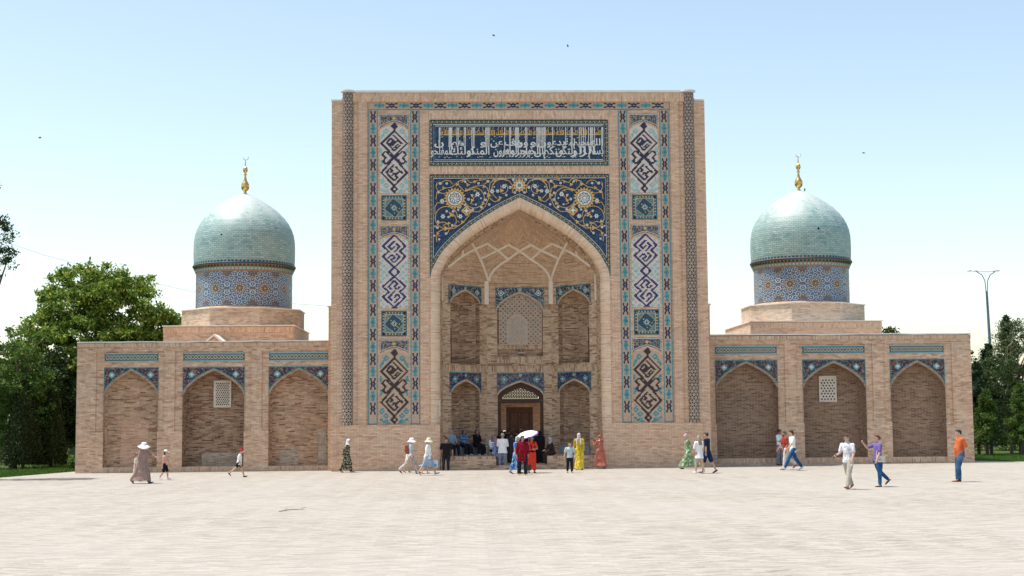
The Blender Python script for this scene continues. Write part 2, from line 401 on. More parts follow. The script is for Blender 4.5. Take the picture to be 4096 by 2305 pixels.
# ------------------------------------------------------------------ ground
def plaza_mat():
    t = NT('pale_brick_paving', .85, .15); P = t.geo(); q = t.sep(P)
    zz = t.math('MULTIPLY', t.math('ABSOLUTE', t.math('SUBTRACT', t.math('FRACT', t.math('DIVIDE', q[0], 1.1)), .5)), .42)
    v = t.math('ADD', q[1], zz)
    b = t.n('ShaderNodeTexBrick'); t.put(b.inputs['Vector'], t.comb(q[0], v, 0.0)); b.inputs['Scale'].default_value = 1
    b.inputs['Color1'].default_value = (0, 0, 0, 1); b.inputs['Color2'].default_value = (1, 1, 1, 1)
    b.inputs['Mortar Size'].default_value = .004; b.inputs['Brick Width'].default_value = .34; b.inputs['Row Height'].default_value = .085; b.offset = .37; b.squash = 1.3; b.squash_frequency = 3
    c = t.ramp(b.outputs[0], [(0, (.27, .24, .20)), (.25, (.345, .313, .268)), (.7, (.39, .357, .31)), (1, (.44, .407, .36))])
    s = t.noise(t.vm('MULTIPLY', P, (1.3, 5.5, 1)), 1.0, 5, .72)            # rows worn to different heights
    s2 = t.noise(t.vm('MULTIPLY', P, (.55, 1.6, 1)), 1.0, 4, .6)
    ph = t.math('GREATER_THAN', t.math('FRACT', t.math('DIVIDE', q[0], 1.1)), .5)  # alternate herringbone halves paler: their unequal reflection is painted into the colour
    k = t.math('ADD', t.math('ADD', t.rng(s, .3, .7, .84, 1.12), t.rng(s2, .3, .7, -.04, .04)), t.math('MULTIPLY', ph, .035))
    c = t.mix(1.0, c, t.comb(k, k, k), 'MULTIPLY')
    gap = t.noise(t.vm('MULTIPLY', P, (2.2, 14, 1)), 1.0, 3, .7)
    c = t.mix(t.rng(gap, .60, .72, 0, .62), c, (.15, .12, .10))
    c = t.mix(t.rng(t.noise(P, .13, 3), .4, .62, 0, .35), c, (.42, .39, .355))
    t.col(c); t.bump(t.math('SUBTRACT', t.math('ADD', s, t.math('MULTIPLY', gap, .5)), t.math('MULTIPLY', b.outputs['Fac'], .12)), .5, .03)
    return t.mat
M_plaza = plaza_mat()
def sheet(name, xs, ys, m, dz=0.0, kind='structure', sub=1):
    b = MB(); x0, x1 = xs; y0, y1 = ys
    b.face([(x0, y0, ground(x0)+dz), (x1, y0, ground(x1)+dz), (x1, y1, ground(x1)+dz), (x0, y1, ground(x0)+dz)], m)
    return b.build(name, m, kind=kind)
def earth_mat():
    t = NT('far_grass_and_soil', .95, .05); n = t.noise(t.geo(), .3, 5)
    return t.col(t.mix(t.rng(n, .3, .7, 0, 1), (.035, .07, .015), (.07, .10, .03))).mat
M_lawn = earth_mat()
sheet('ground', (-600, 600), (-300, 1500), M_lawn, -.05)
def poly_sheet(name, pts, m, dz):
    b = MB(); tri = tessellate_polygon([[Vector((p[0], p[1], 0)) for p in pts]])
    b.mesh([(x, y, ground(x)+dz) for x, y in pts], tri, m); o = b.build(name, m, kind='structure')
    for f in o.data.polygons:
        if f.normal.z < 0: f.flip()
    return o
poly_sheet('plaza', [(-70, -90), (70, -90), (70, -1.2), (24.5, .4), (22.6, 2.6), (22, 16), (-21.1, 16), (-21.3, 4.0), (-23.3, -4.2), (-27, -14), (-70, -40)], M_plaza, 0.0)
# grass blades on the two lawns beside the building
def grass(name, pts_fn, n, label):
    vs = []; fs = []; rnd = random.Random(3)
    for i in range(n):
        x, y = pts_fn(rnd); z = ground(x)-.05; h = rnd.uniform(.05, .13); a = rnd.uniform(0, pi); w = .02
        dx, dy = cos(a)*w, sin(a)*w; lx, ly = rnd.uniform(-.04, .04), rnd.uniform(-.04, .04); k = len(vs)
        vs += [(x-dx, y-dy, z), (x+dx, y+dy, z), (x+lx, y+ly, z+h)]; fs.append((k, k+1, k+2))
    me = bpy.data.meshes.new(name); me.from_pydata(vs, [], fs); t = NT('grass_blade', .8, .2)
    t.col(t.mix(t.noise(t.geo(), 1.2, 3), (.05, .13, .015), (.12, .22, .04))); me.materials.append(t.mat)
    o = bpy.data.objects.new(name, me); COL.objects.link(o); tag(o, label, 'grass', kind='stuff')
def lawnL(r):
    y = r.uniform(-4, 22); return (-21.7-(4-y)*.24 if y < 4 else -21.7)-abs(r.gauss(0, 2.2))-(.2), y
grass('lawn_grass', lawnL, 26000, 'short green grass under the trees left of the building')
def lawnR(r):
    x = 22.8+r.random()*6; return x, max(.3, 2.7-(x-22.6)*1.1)+.15+r.random()**1.6*12
grass('lawn_grass', lawnR, 30000, 'short green grass under the pines right of the building')

# ------------------------------------------------------------------ arches
AR = [(1, 0), (.985, .085), (.946, .175), (.854, .34), (.682, .53), (.507, .68), (.274, .845), (.10, .945), (0, 1)]
def arch_half(n=18):
    """resample the pointed arch from spring to apex"""
    out = []
    P = AR
    for i in range(len(P)-1):
        p0 = P[max(i-1, 0)]; p1 = P[i]; p2 = P[i+1]; p3 = P[min(i+2, len(P)-1)]
        for k in range(3):
            t = k/3; f = lambda a, b, c, d: .5*((2*b)+(-a+c)*t+(2*a-5*b+4*c-d)*t*t+(-a+3*b-3*c+d)*t**3)
            out.append((f(p0[0], p1[0], p2[0], p3[0]), f(p0[1], p1[1], p2[1], p3[1])))
    return out+[(0, 1)]
AH = arch_half()
def arch_curve(c, w, zs, za):
    """left spring -> apex -> right spring"""
    l = [(c-x*w, zs+z*(za-zs)) for x, z in AH]; return l+[(2*c-p[0], p[1]) for p in l[-2::-1]]
def opening(c, w, z0, zs, za): return [(c-w, z0)]+arch_curve(c, w, zs, za)+[(c+w, z0)]
def offset_curve(pts, d):
    out = []
    for i in range(len(pts)):
        a = pts[max(i-1, 0)]; b = pts[min(i+1, len(pts)-1)]; l = hypot(b[0]-a[0], b[1]-a[1]) or 1
        out.append((pts[i][0]-(b[1]-a[1])/l*d, pts[i][1]+(b[0]-a[0])/l*d))
    return out
def plane_T(Y, flip=1): return lambda s_, z, d: (s_, Y+d, z)
def wall_T(A, B):
    """plane through A->B (plan), s measured from A, depth away from the viewer"""
    A = Vector(A); B = Vector(B); t = (B-A).normalized(); n = Vector((-t.y, t.x))
    return lambda s_, z, d: (A.x+t.x*s_+n.x*d, A.y+t.y*s_+n.y*d, z)
def half_width(z, w, zs, za):
    if z <= zs: return w
    k = (z-zs)/(za-zs)
    for i in range(len(AH)-1):
        if AH[i][1] <= k <= AH[i+1][1]:
            f = (k-AH[i][1])/((AH[i+1][1]-AH[i][1]) or 1); return w*(AH[i][0]+(AH[i+1][0]-AH[i][0])*f)
    return 0.0
def apse(mb, T, c, w, z0, zs, za, plan, m, n=26, floor=None):
    """hollow behind an arch: plan is a list of (x/w, depth) from left to right"""
    zs_ = [z0, (z0+zs)/2, zs]+[zs+(za-zs)*(1-(1-i/n)**1.0) for i in range(1, n+1)]
    rows = []
    for z in zs_:
        k = half_width(z, w, zs, za)/w; rows.append([T(c+x*w*k, z, d*(k**.8 if k > 0 else 0)) for x, d in plan])
    for i in range(len(rows)-1):
        for j in range(len(plan)-1):
            q = [rows[i][j], rows[i][j+1], rows[i+1][j+1], rows[i+1][j]]
            if i == len(rows)-2: q = q[:3]
            mb.mesh(q, [tuple(range(len(q)))], m)
    if floor: mb.mesh([T(c+x*w, z0, d) for x, d in plan], [tuple(range(len(plan)))], floor)

MAD = empty('madrasa', (0, 0, 0), 'brick madrasa with tall tiled portal, low arcaded wings and two turquoise domes', 'madrasa')

# ------------------------------------------------------------------ portal
YP = -1.4
POR = None
b = MB()
rope_o = arch_curve(0, 4.24, 9.02, 12.8)
front_open = [(-3.8, 0), (-3.8, 2.1), (-4.24, 2.1)]+rope_o+[(4.24, 2.1), (3.8, 2.1), (3.8, 0)]
b.plate([(-8.9, 17.45), (-8.9, 0), (-3.8, 0)]+front_open[1:-1]+[(3.8, 0), (8.9, 0), (8.9, 17.45)][0:3], T=plane_T(YP), m=B_front)
# raised front frame: outer edge strip and field between groove lines
for sx in (-1, 1):
    x0, x1 = sorted((sx*7.23, sx*7.62)); b.box((x0, YP-.09, 2.1), (x1, YP-.003, 17.40), B_front)
b.box((-7.9, YP-.09, 17.403), (7.9, YP+.4, 17.84), B_front_v)
# side walls, roof, back
for sx in (-1, 1):
    x0, x1 = sorted((sx*7.9, sx*8.93)); b.box((x0, -.6, 7.70), (x1, 5.2, 17.62), B_front)
    x0, x1 = sorted((sx*7.9, sx*9.10)); b.box((x0, -.58, -.3), (x1, 5.3, 7.70), B_front)
    b.box((sx*8.42-.48, -1.37, 0) if sx > 0 else (sx*8.42-.48, -1.37, 0), (sx*8.42+.48, -.61, 2.0), B_front)
    b.box((sx*8.13-.3, -1.37, 2.0), (sx*8.13+.3, -.61, 17.6), B_front)
b.box((-7.85, -.9, 17.2), (7.85, .4, 17.5), B_front)
b.plate([(-8, 0), (-1.45, 0), (-1.45, 4.6), (1.65, 4.6), (1.65, 0), (8, 0), (8, 17.4), (-8, 17.4)], T=plane_T(5.2), d=.2, back=True, m=B_front)
# plinths
for sx in (-1, 1):
    x0, x1 = sorted((sx*3.82, sx*8.5)); b.box((x0, YP-.12, -.2), (x1, YP-.003, 2.1), B_front)
    b.box((sx*7.97-.03 if sx < 0 else 7.85, YP-.12, -.2), (sx*7.97+.03 if sx < 0 else 8.6, YP-.05, 2.1), B_front) if False else None
# moulded jamb and ring of the great arch
ringp = [(-3.82, 2.1)]; oc = [(-4.24, 2.1), (-4.24, 4.4), (-4.24, 6.7)]+rope_o+[(4.24, 6.7), (4.24, 4.4), (4.24, 2.1)]
inn = [(-3.8, 2.1), (-3.8, 4.4), (-3.8, 6.7)]+arch_curve(0, 3.8, 9.02, 12.26)+[(3.8, 6.7), (3.8, 4.4), (3.8, 2.1)]
L = 0; Ls = [0]
for i in range(1, len(oc)): L += hypot(oc[i][0]-oc[i-1][0], oc[i][1]-oc[i-1][1]); Ls.append(L)
prof = [(0, 0), (.02, -.05), (.3, -.05), (.55, -.02), (.8, .08), (.95, .2), (1, .3)]
rg = MB()
for i in range(len(oc)-1):
    for j in range(len(prof)-1):
        q = []; uv = []
        for (ii, jj) in ((i, j), (i+1, j), (i+1, j+1), (i, j+1)):
            f, d = prof[jj]; q.append((oc[ii][0]*(1-f)+inn[ii][0]*f, YP+d, oc[ii][1]*(1-f)+inn[ii][1]*f)); uv.append((Ls[ii], f*.5+.02))
        rg.face(q, B_ring, uv)
def uvgrid(mb, G, UV, m):
    for i in range(len(G)-1):
        for j in range(len(G[0])-1):
            mb.face([G[i][j], G[i][j+1], G[i+1][j+1], G[i+1][j]], m(i, j) if callable(m) else m, [UV[i][j], UV[i][j+1], UV[i+1][j+1], UV[i+1][j]])
# tunnel behind the door
b.box((-1.75, 2.7, -.1), (-1.45, 5.3, 3.4), B_in); b.box((1.65, 2.7, -.1), (1.95, 5.3, 4.6), B_in)

PORTAL = b.build('portal_wall', parent=MAD)
rg.build('arch_moulding', parent=PORTAL, smooth=True)
# coping
c = MB()
c.box((-7.75, YP-.17, 17.843), (7.75, -.7, 17.94), M_coping)
for sx in (-1, 1):
    x0, x1 = sorted((sx*8.0, sx*9.0)); c.box((x0, -.66, 17.623), (x1, 5.25, 17.70), M_coping)
    x0, x1 = sorted((sx*8.94, sx*9.16)); c.box((x0, -.64, 7.703), (x1, 5.35, 7.76), M_coping)
    c.lathe([(0.0, 17.96), (.36, 17.96), (.36, 17.90), (.27, 17.86), (.0, 17.86)], (sx*8.13, YP+.08, 0), 20, M_coping)
c.build('coping', parent=PORTAL)
# corner columns
for sx in (-1, 1):
    k = MB(); n = 28; rr = .27; zz = [2.1+i*.7866 for i in range(21)]
    G = [[(sx*8.13+rr*cos(2*pi*j/n), YP+.08+rr*sin(2*pi*j/n), z) for j in range(n+1)] for z in zz]
    uvgrid(k, G, [[(j/n*2*pi*rr, z) for j in range(n+1)] for z in zz], T_col)
    k.build('corner_column', parent=PORTAL, smooth='all')

# --- ribbons of the great frame: pixel motifs
DK = ["##...##", "##...##", ".##.##.", ".#####.", "###o###", ".#####.", ".##.##.", "##...##", "##...##"]
TQ = ["...#...", ".#####.", "..###..", ".#####.", "###o###", ".#####.", "..###..", ".#####.", "...#..."]
def cells(mb, rows, org, cw, ch, T, cmap, dep=-.02, vertical=True):
    """rows top to bottom; merges runs of equal cells"""
    for r, row in enumerate(rows):
        i = 0
        while i < len(row):
            j = i
            while j < len(row) and row[j] == row[i]: j += 1
            m = cmap.get(row[i])
            if m:
                if vertical: x0, x1, z1, z0 = org[0]+i*cw, org[0]+j*cw, org[1]-r*ch, org[1]-(r+1)*ch
                else: x0, x1, z0, z1 = org[0]+r*ch, org[0]+(r+1)*ch, org[1]+i*cw, org[1]+j*cw
                mb.face([T(x0, z0, dep), T(x1, z0, dep), T(x1, z1, dep), T(x0, z1, dep)], m)
            i = j
TP = plane_T(YP)
def frame_band(x0, x1, z0, z1, vertical, start, name='tile_band'):
    m = MB(); w = .045
    m.plate([(x0, z0), (x1, z0), (x1, z1), (x0, z1)], T=plane_T(YP-.02), d=.017, m=T_tan)
    e = -.026
    if vertical:
        for a in (x0, x1-w): m.face([TP(a, z0, e), TP(a+w, z0, e), TP(a+w, z1, e), TP(a, z1, e)], T_turq)
        m.face([TP(x0+w, z0, e), TP(x1-w, z0, e), TP(x1-w, z0+w, e), TP(x0+w, z0+w, e)], T_turq)
        cw = (x1-x0-4*w)/7; pitch = .576; z = z1-.03; k = start
        while z-9*.062 > z0: cells(m, TQ if k % 2 else DK, (x0+2*w, z), cw, .062, TP, {'#': T_turq if k % 2 else T_dark, 'o': T_ink if k % 2 else T_tan}, e); z -= pitch; k += 1
    else:
        for a in (z0, z1-w): m.face([TP(x0, a, e), TP(x1, a, e), TP(x1, a+w, e), TP(x0, a+w, e)], T_turq)
        cw = (z1-z0-4*w)/7; k = start; pitch = .578; n = int((x1-x0)/pitch); x = (x0+x1)/2-n*pitch/2
        for _ in range(n): cells(m, TQ if k % 2 else DK, (x, z0+2*w), cw, .062, TP, {'#': T_turq if k % 2 else T_dark, 'o': T_ink if k % 2 else T_tan}, e, False); x += pitch; k += 1
    return m.build(name, parent=PORTAL)
frame_band(-7.16, 7.2, 17.02, 17.45, False, 1)
for sx in (-1, 1):
    a, c_ = sorted((sx*7.16, sx*6.72)); frame_band(a, c_, 2.13, 17.0, True, 0)
    a, c_ = sorted((sx*5.18, sx*4.74)); frame_band(a, c_, 2.13, 17.0, True, 0)

def seg_cells(grid, pts, ch, W, H, oy=0):
    for (x0, y0), (x1, y1) in zip(pts, pts[1:]):
        n = int(max(abs(x1-x0), abs(y1-y0))*2)+1
        for i in range(n+1):
            x = x0+(x1-x0)*i/n; y = y0+(y1-y0)*i/n
            for dx in ((0, 1, 2) if ch == '#' else (0, 1)):
                cx_ = int(round(x-.5+dx*.5)); cy_ = int(round(y))
                if 0 <= cx_ < W and 0 <= cy_ < H: grid[cy_][cx_] = ch
def kufic_A():
    W, H = 27, 69; g = [['.']*W for _ in range(H)]; o = 13.2
    S = lambda pts, ch='#': seg_cells(g, [(x+o, y) for x, y in pts], ch, W, H)
    M = lambda pts, ch='#': (S(pts, ch), S([(-x, y) for x, y in pts], ch))
    ring = lambda x, y, r, ch: S([(x, y-r), (x+r, y), (x, y+r), (x-r, y), (x, y-r)], ch)
    for x, y, r in ((7.5, 8, 2.4), (7.3, 61, 2.4), (11.5, 57, 2)): ring(x, y, r, 't'); ring(-x, y, r, 't')
    for pts in ([(9, 10), (13, 14)], [(10, 12), (13, 16)], [(13, 25), (11, 27), (13, 29)], [(13, 37), (11, 39.5), (13, 42)], [(13, 26), (12, 27), (13, 28)],
                [(4, 68), (7, 65), (9, 67), (12, 64), (13, 65)], [(6, 68), (7, 67)], [(12, 56), (10, 54)]): M(pts, 't')
    ring(0, 3.2, 2.6, '#'); M([(0, 0), (0, 8), (12.3, 20), (-.5, 33)]); M([(0, 34), (12.3, 48.5), (0, 61)]); ring(0, 64.5, 2.8, '#'); S([(0, 66), (0, 68)])
    M([(0, 35), (8.1, 27.5), (11.5, 31), (8, 34.3), (11, 37.6), (8.1, 40.3), (0, 33)])
    S([(-.4, 12.4), (7, 20.1)]); S([(-3, 15), (-.8, 17.5), (-4.5, 21)]); S([(-3, 15), (-7, 19.3), (0, 27), (5.3, 22)]); S([(-2.8, 22.5), (2, 18)]); S([(0, 24.5), (3.5, 21)])
    S([(-.4, 40.6), (-7.5, 48.3), (0, 56.3), (3, 53.3), (.8, 51), (4, 47.8)]); S([(-3.8, 44.4), (-1.3, 47)]); S([(1.8, 43.3), (7.4, 48.8)]); S([(-4, 48.5), (-1.5, 46)]); S([(-2, 51), (0, 49)])
    return [''.join(r) for r in g]
def kufic_B():
    W, H = 27, 71; g = [['.']*W for _ in range(H)]; o = 13.2
    out = []                                        # outline half widths
    def hw(y):
        for (a, x0), (b_, x1) in zip(K, K[1:]):
            if a <= y <= b_: return x0+(x1-x0)*(y-a)/(b_-a)
        return 0
    K = [(0, 0), (10.5, 10.75), (15.5, 5), (20.5, 10.75), (31, 0), (35.5, 4.7), (40, 0), (49.8, 10.75), (54.7, 5), (59.6, 10.75), (69.5, 0), (71, 2)]
    for y in range(H):
        for x in range(W):
            d = abs(x-13)-hw(y)
            if d > 3.6 and (x+y) % 6 > 1 and (x-y) % 6 > 1: g[y][x] = 't'
    for y0 in (27, 44, 4, 66):
        for s_ in (-1, 1): seg_cells(g, [(13+s_*8, y0-1), (13+s_*8, y0+1)], '.', W, H); seg_cells(g, [(13+s_*8.5-1, y0), (13+s_*8.5+.5, y0)], '.', W, H)
    S = lambda pts, ch='#': seg_cells(g, [(x+o, y) for x, y in pts], ch, W, H)
    for s_ in (-1, 1): S([(s_*x, y) for y, x in K[:-1]]); S([(0, 69), (s_*2, 70)])
    for pts in ([(.3, 5.5), (-5.2, 11), (-2.6, 13.8), (.6, 11)], [(2, 8.4), (5.2, 11), (0, 16.3)], [(-5.2, 21.5), (-2.3, 18.6), (.6, 21.3), (-2.9, 23.8)], [(2, 18.3), (5.2, 21), (0, 26.3), (-3, 24)],
                [(-2.6, 52.5), (-5.2, 49.5), (0, 44), (3, 46.8), (0, 49.8), (2.6, 52.5), (5.5, 49.5)], [(.3, 54), (-5.2, 60), (-2.6, 62.7)], [(0, 60), (3, 57), (5.5, 60), (0, 65)]): S(pts)
    return [''.join(r) for r in g]
KA, KB = kufic_A(), kufic_B()
def kufic_panel(xc, z0, z1, rows, bgm, zs, turqm, darkm):
    w = .675; m = MB(); ch = (z1-z0)/len(rows); cw = 2*w/27
    top = arch_curve(xc, w, zs, z1)
    sh = [(xc-w, z0)]+top+[(xc+w, z0)]
    m.plate(sh, T=plane_T(YP-.010), m=bgm)
    def ok(x, z): return z <= zs or abs(x-xc) < half_width(z, w, zs, z1)
    rr = []
    for r, row in enumerate(rows):
        z = z1-(r+.5)*ch; rr.append(''.join(q if ok(xc-w+(i+.5)*cw, z) else '.' for i, q in enumerate(row)))
    cells(m, rr, (xc-w, z1), cw, ch, TP, {'#': darkm, 't': turqm}, -.014)
    m.ribbon(offset_curve(sh[1:-1], -.02), .045, TP, -.012, B_front)
    for s_ in (-1, 1): m.box((xc+s_*(w+.012)-.012, YP-.02, z0), (xc+s_*(w+.012)+.012, YP-.002, zs), B_front)
    m.build('angular_script_panel', parent=PORTAL)
def small_spandrel(xc, ztop, zs, za):
    w = .675; m = MB(); cv = arch_curve(xc, w-.01, zs, za)
    m.plate([(xc-w, ztop), (xc-w, zs)]+cv[1:-1]+[(xc+w, zs), (xc+w, ztop)], T=plane_T(YP-.015), d=.012, m=F_small)
    for q in ([(xc-w+.03, zs+.12), (xc-w+.03, ztop-.035), (xc+w-.03, ztop-.035), (xc+w-.03, zs+.12)], offset_curve(cv, .05)[2:-2]):
        m.ribbon(q, .02, TP, -.022, T_white)
    m.disc((xc, ztop-.2), .09, TP, -.023, T_gold, 4); m.build('small_arch_spandrel', parent=PORTAL)
def square_panel(xc, z0, z1):
    w = (z1-z0)/2; zc = (z0+z1)/2; m = MB(); e = -.03
    m.plate([(xc-w-.06, z0-.06), (xc+w+.06, z0-.06), (xc+w+.06, z1+.06), (xc-w-.06, z1+.06)], T=plane_T(YP-.012), d=.01, m=B_front)
    m.plate([(xc-w, z0), (xc+w, z0), (xc+w, z1), (xc-w, z1)], T=plane_T(YP-.022), d=.009, m=T_blue_dark)
    for q, mm in ((.03, T_turq),): m.ribbon([(xc-w+q, z0+q), (xc+w-q, z0+q), (xc+w-q, z1-q), (xc-w+q, z1-q)], .02, TP, e, mm, True)
    i_ = w-.17
    m.ribbon([(xc-i_, zc-i_), (xc+i_, zc-i_), (xc+i_, zc+i_), (xc-i_, zc+i_)], .018, TP, e, T_white, True)
    for sx in (-1, 1):
        for sz in (-1, 1):
            q = [(xc+sx*(i_-.02), zc+sz*(i_-.02)), (xc+sx*(.02 if sx*sz > 0 else .10), zc+sz*(i_-.02)), (xc+sx*(i_-.02), zc+sz*(.10 if sx*sz > 0 else .02))]
            m.face([TP(p[0], p[1], e) for p in q], T_greyteal); m.ribbon(q, .016, TP, e-.004, T_turq2, True)
            cx_ = sum(p[0] for p in q)/3; cz_ = sum(p[1] for p in q)/3
            for k in range(4): m.disc((cx_+.06*cos(k*pi/2), cz_+.06*sin(k*pi/2)), .022, TP, e-.006, T_brown, 6)
    m.ribbon([(xc, zc-.15), (xc+.15, zc), (xc, zc+.15), (xc-.15, zc)], .024, TP, e-.004, T_turq2, True)
    for k in range(6): m.disc((xc+.075*cos(k*pi/3), zc+.075*sin(k*pi/3)), .028, TP, e-.002, T_white, 6)
    m.disc((xc, zc), .03, TP, e-.004, T_ink, 6)
    n = 8
    for k in range(n):
        for (a, b_) in (((xc-w+.1+k*(2*w-.2)/(n-1)), z0+.1), ((xc-w+.1+k*(2*w-.2)/(n-1)), z1-.1), (xc-w+.1, (z0+.1+k*(2*w-.2)/(n-1))), (xc+w-.1, (z0+.1+k*(2*w-.2)/(n-1)))):
            m.disc((a, b_), .042, TP, e-.003, T_goldpale, 6)
    for k in range(-3, 4):
        if abs(k) > 1 or True:
            for s_ in (-1, 1): m.disc((xc+k*.11+s_*.14, zc+s_*k*.11-s_*.14), .036, TP, e-.006, T_goldpale, 5)
    m.build('square_tile_panel', parent=PORTAL)
T_blue_dark = tile('deep_teal_tile', (.018, .05, .085), .35, .5, 40); T_greyteal = tile('grey_teal_tile', (.13, .20, .18), .4, .6, 45)
T_turq2 = tile('light_turquoise_tile', (.22, .42, .44), .35, .2); T_goldpale = tile('pale_gold_tile', (.48, .36, .14), .35, .3)
T_cobalt = tile('navy_cobalt_brick', (.020, .022, .12), .4, .5); T_plum = tile('plum_black_brick', (.028, .014, .018), .4, .5)
for sx in (-1, 1):
    xc = sx*5.95
    small_spandrel(xc, 16.83, 16.13, 16.48); kufic_panel(xc, 13.02, 16.42, KA, T_cream, 16.05, T_pale, T_dark)
    square_panel(xc, 11.72, 12.92)
    small_spandrel(xc, 11.50, 10.82, 11.12); kufic_panel(xc, 7.56, 11.04, KB, T_cream, 10.72, T_pale, T_cobalt)
    square_panel(xc, 6.24, 7.44)
    small_spandrel(xc, 6.10, 5.42, 5.72); kufic_panel(xc, 2.14, 5.64, KA, T_tan, 5.3, T_turq, T_plum)

# --- tiled borders with wave and dots
def wave_border(m, pts, w, T, dep, closed=False, pitch=.22):
    """dark strip along pts with a gold wave and white dots"""
    m.ribbon(pts, w, T, dep, T_green, closed)
    q = list(pts)+([pts[0]] if closed else []); L = [0]
    for a, c_ in zip(q, q[1:]): L.append(L[-1]+hypot(c_[0]-a[0], c_[1]-a[1]))
    def at(s_):
        for i in range(len(q)-1):
            if s_ <= L[i+1] or i == len(q)-2:
                l = (L[i+1]-L[i]) or 1; f = min(1, (s_-L[i])/l); dx, dz = (q[i+1][0]-q[i][0])/l, (q[i+1][1]-q[i][1])/l
                return (q[i][0]+(q[i+1][0]-q[i][0])*f, q[i][1]+(q[i+1][1]-q[i][1])*f), (-dz, dx)
    n = max(2, int(L[-1]/pitch)); st = L[-1]/n; wv = []
    for k in range(n*4+1):
        p, nn = at(k*st/4); a = sin(k*pi/4)*w*.22; wv.append((p[0]+nn[0]*a, p[1]+nn[1]*a))
    m.ribbon(wv, w*.10, T, dep-.004, T_gold)
    for k in range(n):
        for h, s_ in ((.5, -1 if k % 2 == 0 else 1),):
            p, nn = at((k+h)*st); m.disc((p[0]+nn[0]*s_*w*.12, p[1]+nn[1]*s_*w*.12), w*.16, T, dep-.006, T_white, 5)
        if k % 2 == 0:
            p, nn = at((k+.98)*st); m.disc((p[0], p[1]), w*.12, T, dep-.006, T_gold, 4)

# --- inscription panel
ins = MB(); X0, X1, Z0, Z1 = -4.28, 4.26, 14.34, 16.52
ins.plate([(X0, Z0), (X1, Z0), (X1, Z1), (X0, Z1)], T=plane_T(YP-.02), d=.018, m=F_text)
INS = ins.build('inscription_panel', parent=MAD)
m = MB(); h = .085
wave_border(m, [(X0+h, Z0+h), (X1-h, Z0+h), (X1-h, Z1-h), (X0+h, Z1-h)], .17, TP, -.026, True)
m.ribbon([(X0, Z0-.012), (X1, Z0-.012)], .03, TP, -.03, T_turq); m.ribbon([(X0+.01, Z0), (X0+.01, Z1)], .02, TP, -.03, T_turq); m.ribbon([(X1-.01, Z0), (X1-.01, Z1)], .02, TP, -.03, T_turq)
for q, w_ in ((.20, .022), (.275, .02)): m.ribbon([(X0+q, Z0+q), (X1-q, Z0+q), (X1-q, Z1-q), (X0+q, Z1-q)], w_, TP, -.03, T_white, True)
VB1 = m.build('vine_border', parent=INS)

PF = {  # isolated, final, initial, medial presentation forms
 'ا': (0xFE8D, 0xFE8E), 'ب': (0xFE8F, 0xFE90, 0xFE91, 0xFE92), 'ت': (0xFE95, 0xFE96, 0xFE97, 0xFE98), 'ة': (0xFE93, 0xFE94), 'ح': (0xFEA1, 0xFEA2, 0xFEA3, 0xFEA4),
 'خ': (0xFEA5, 0xFEA6, 0xFEA7, 0xFEA8), 'د': (0xFEA9, 0xFEAA), 'ر': (0xFEAD, 0xFEAE), 'س': (0xFEB1, 0xFEB2, 0xFEB3, 0xFEB4), 'ع': (0xFEC9, 0xFECA, 0xFECB, 0xFECC),
 'ف': (0xFED1, 0xFED2, 0xFED3, 0xFED4), 'ك': (0xFED9, 0xFEDA, 0xFEDB, 0xFEDC), 'ل': (0xFEDD, 0xFEDE, 0xFEDF, 0xFEE0), 'م': (0xFEE1, 0xFEE2, 0xFEE3, 0xFEE4),
 'ن': (0xFEE5, 0xFEE6, 0xFEE7, 0xFEE8), 'ه': (0xFEE9, 0xFEEA, 0xFEEB, 0xFEEC), 'و': (0xFEED, 0xFEEE), 'ي': (0xFEF1, 0xFEF2, 0xFEF3, 0xFEF4), 'ى': (0xFEEF, 0xFEF0), 'ئ': (0xFE89, 0xFE8A, 0xFE8B, 0xFE8C)}
def shape(word):
    out = []
    for i, ch in enumerate(word):
        f = PF.get(ch)
        if not f: out.append(ch); continue
        prev = i > 0 and word[i-1] in PF and len(PF[word[i-1]]) == 4; nxt = i < len(word)-1 and len(f) == 4 and word[i+1] in PF
        out.append(chr(f[3 if prev and nxt else 1 if prev else 2 if nxt else 0]))
    return ''.join(reversed(out))
def text_mesh(txt, size, bold=.012):
    cu = bpy.data.curves.new('t', 'FONT'); cu.body = txt; cu.size = size; cu.offset = bold; cu.resolution_u = 3
    o = bpy.data.objects.new('t', cu); COL.objects.link(o); bpy.context.view_layer.update()
    me = bpy.data.meshes.new_from_object(o.evaluated_get(bpy.context.evaluated_depsgraph_get()))
    vs = [tuple(v.co) for v in me.vertices]; fs = [tuple(p.vertices) for p in me.polygons]
    bpy.data.objects.remove(o); bpy.data.curves.remove(cu); bpy.data.meshes.remove(me); return vs, fs
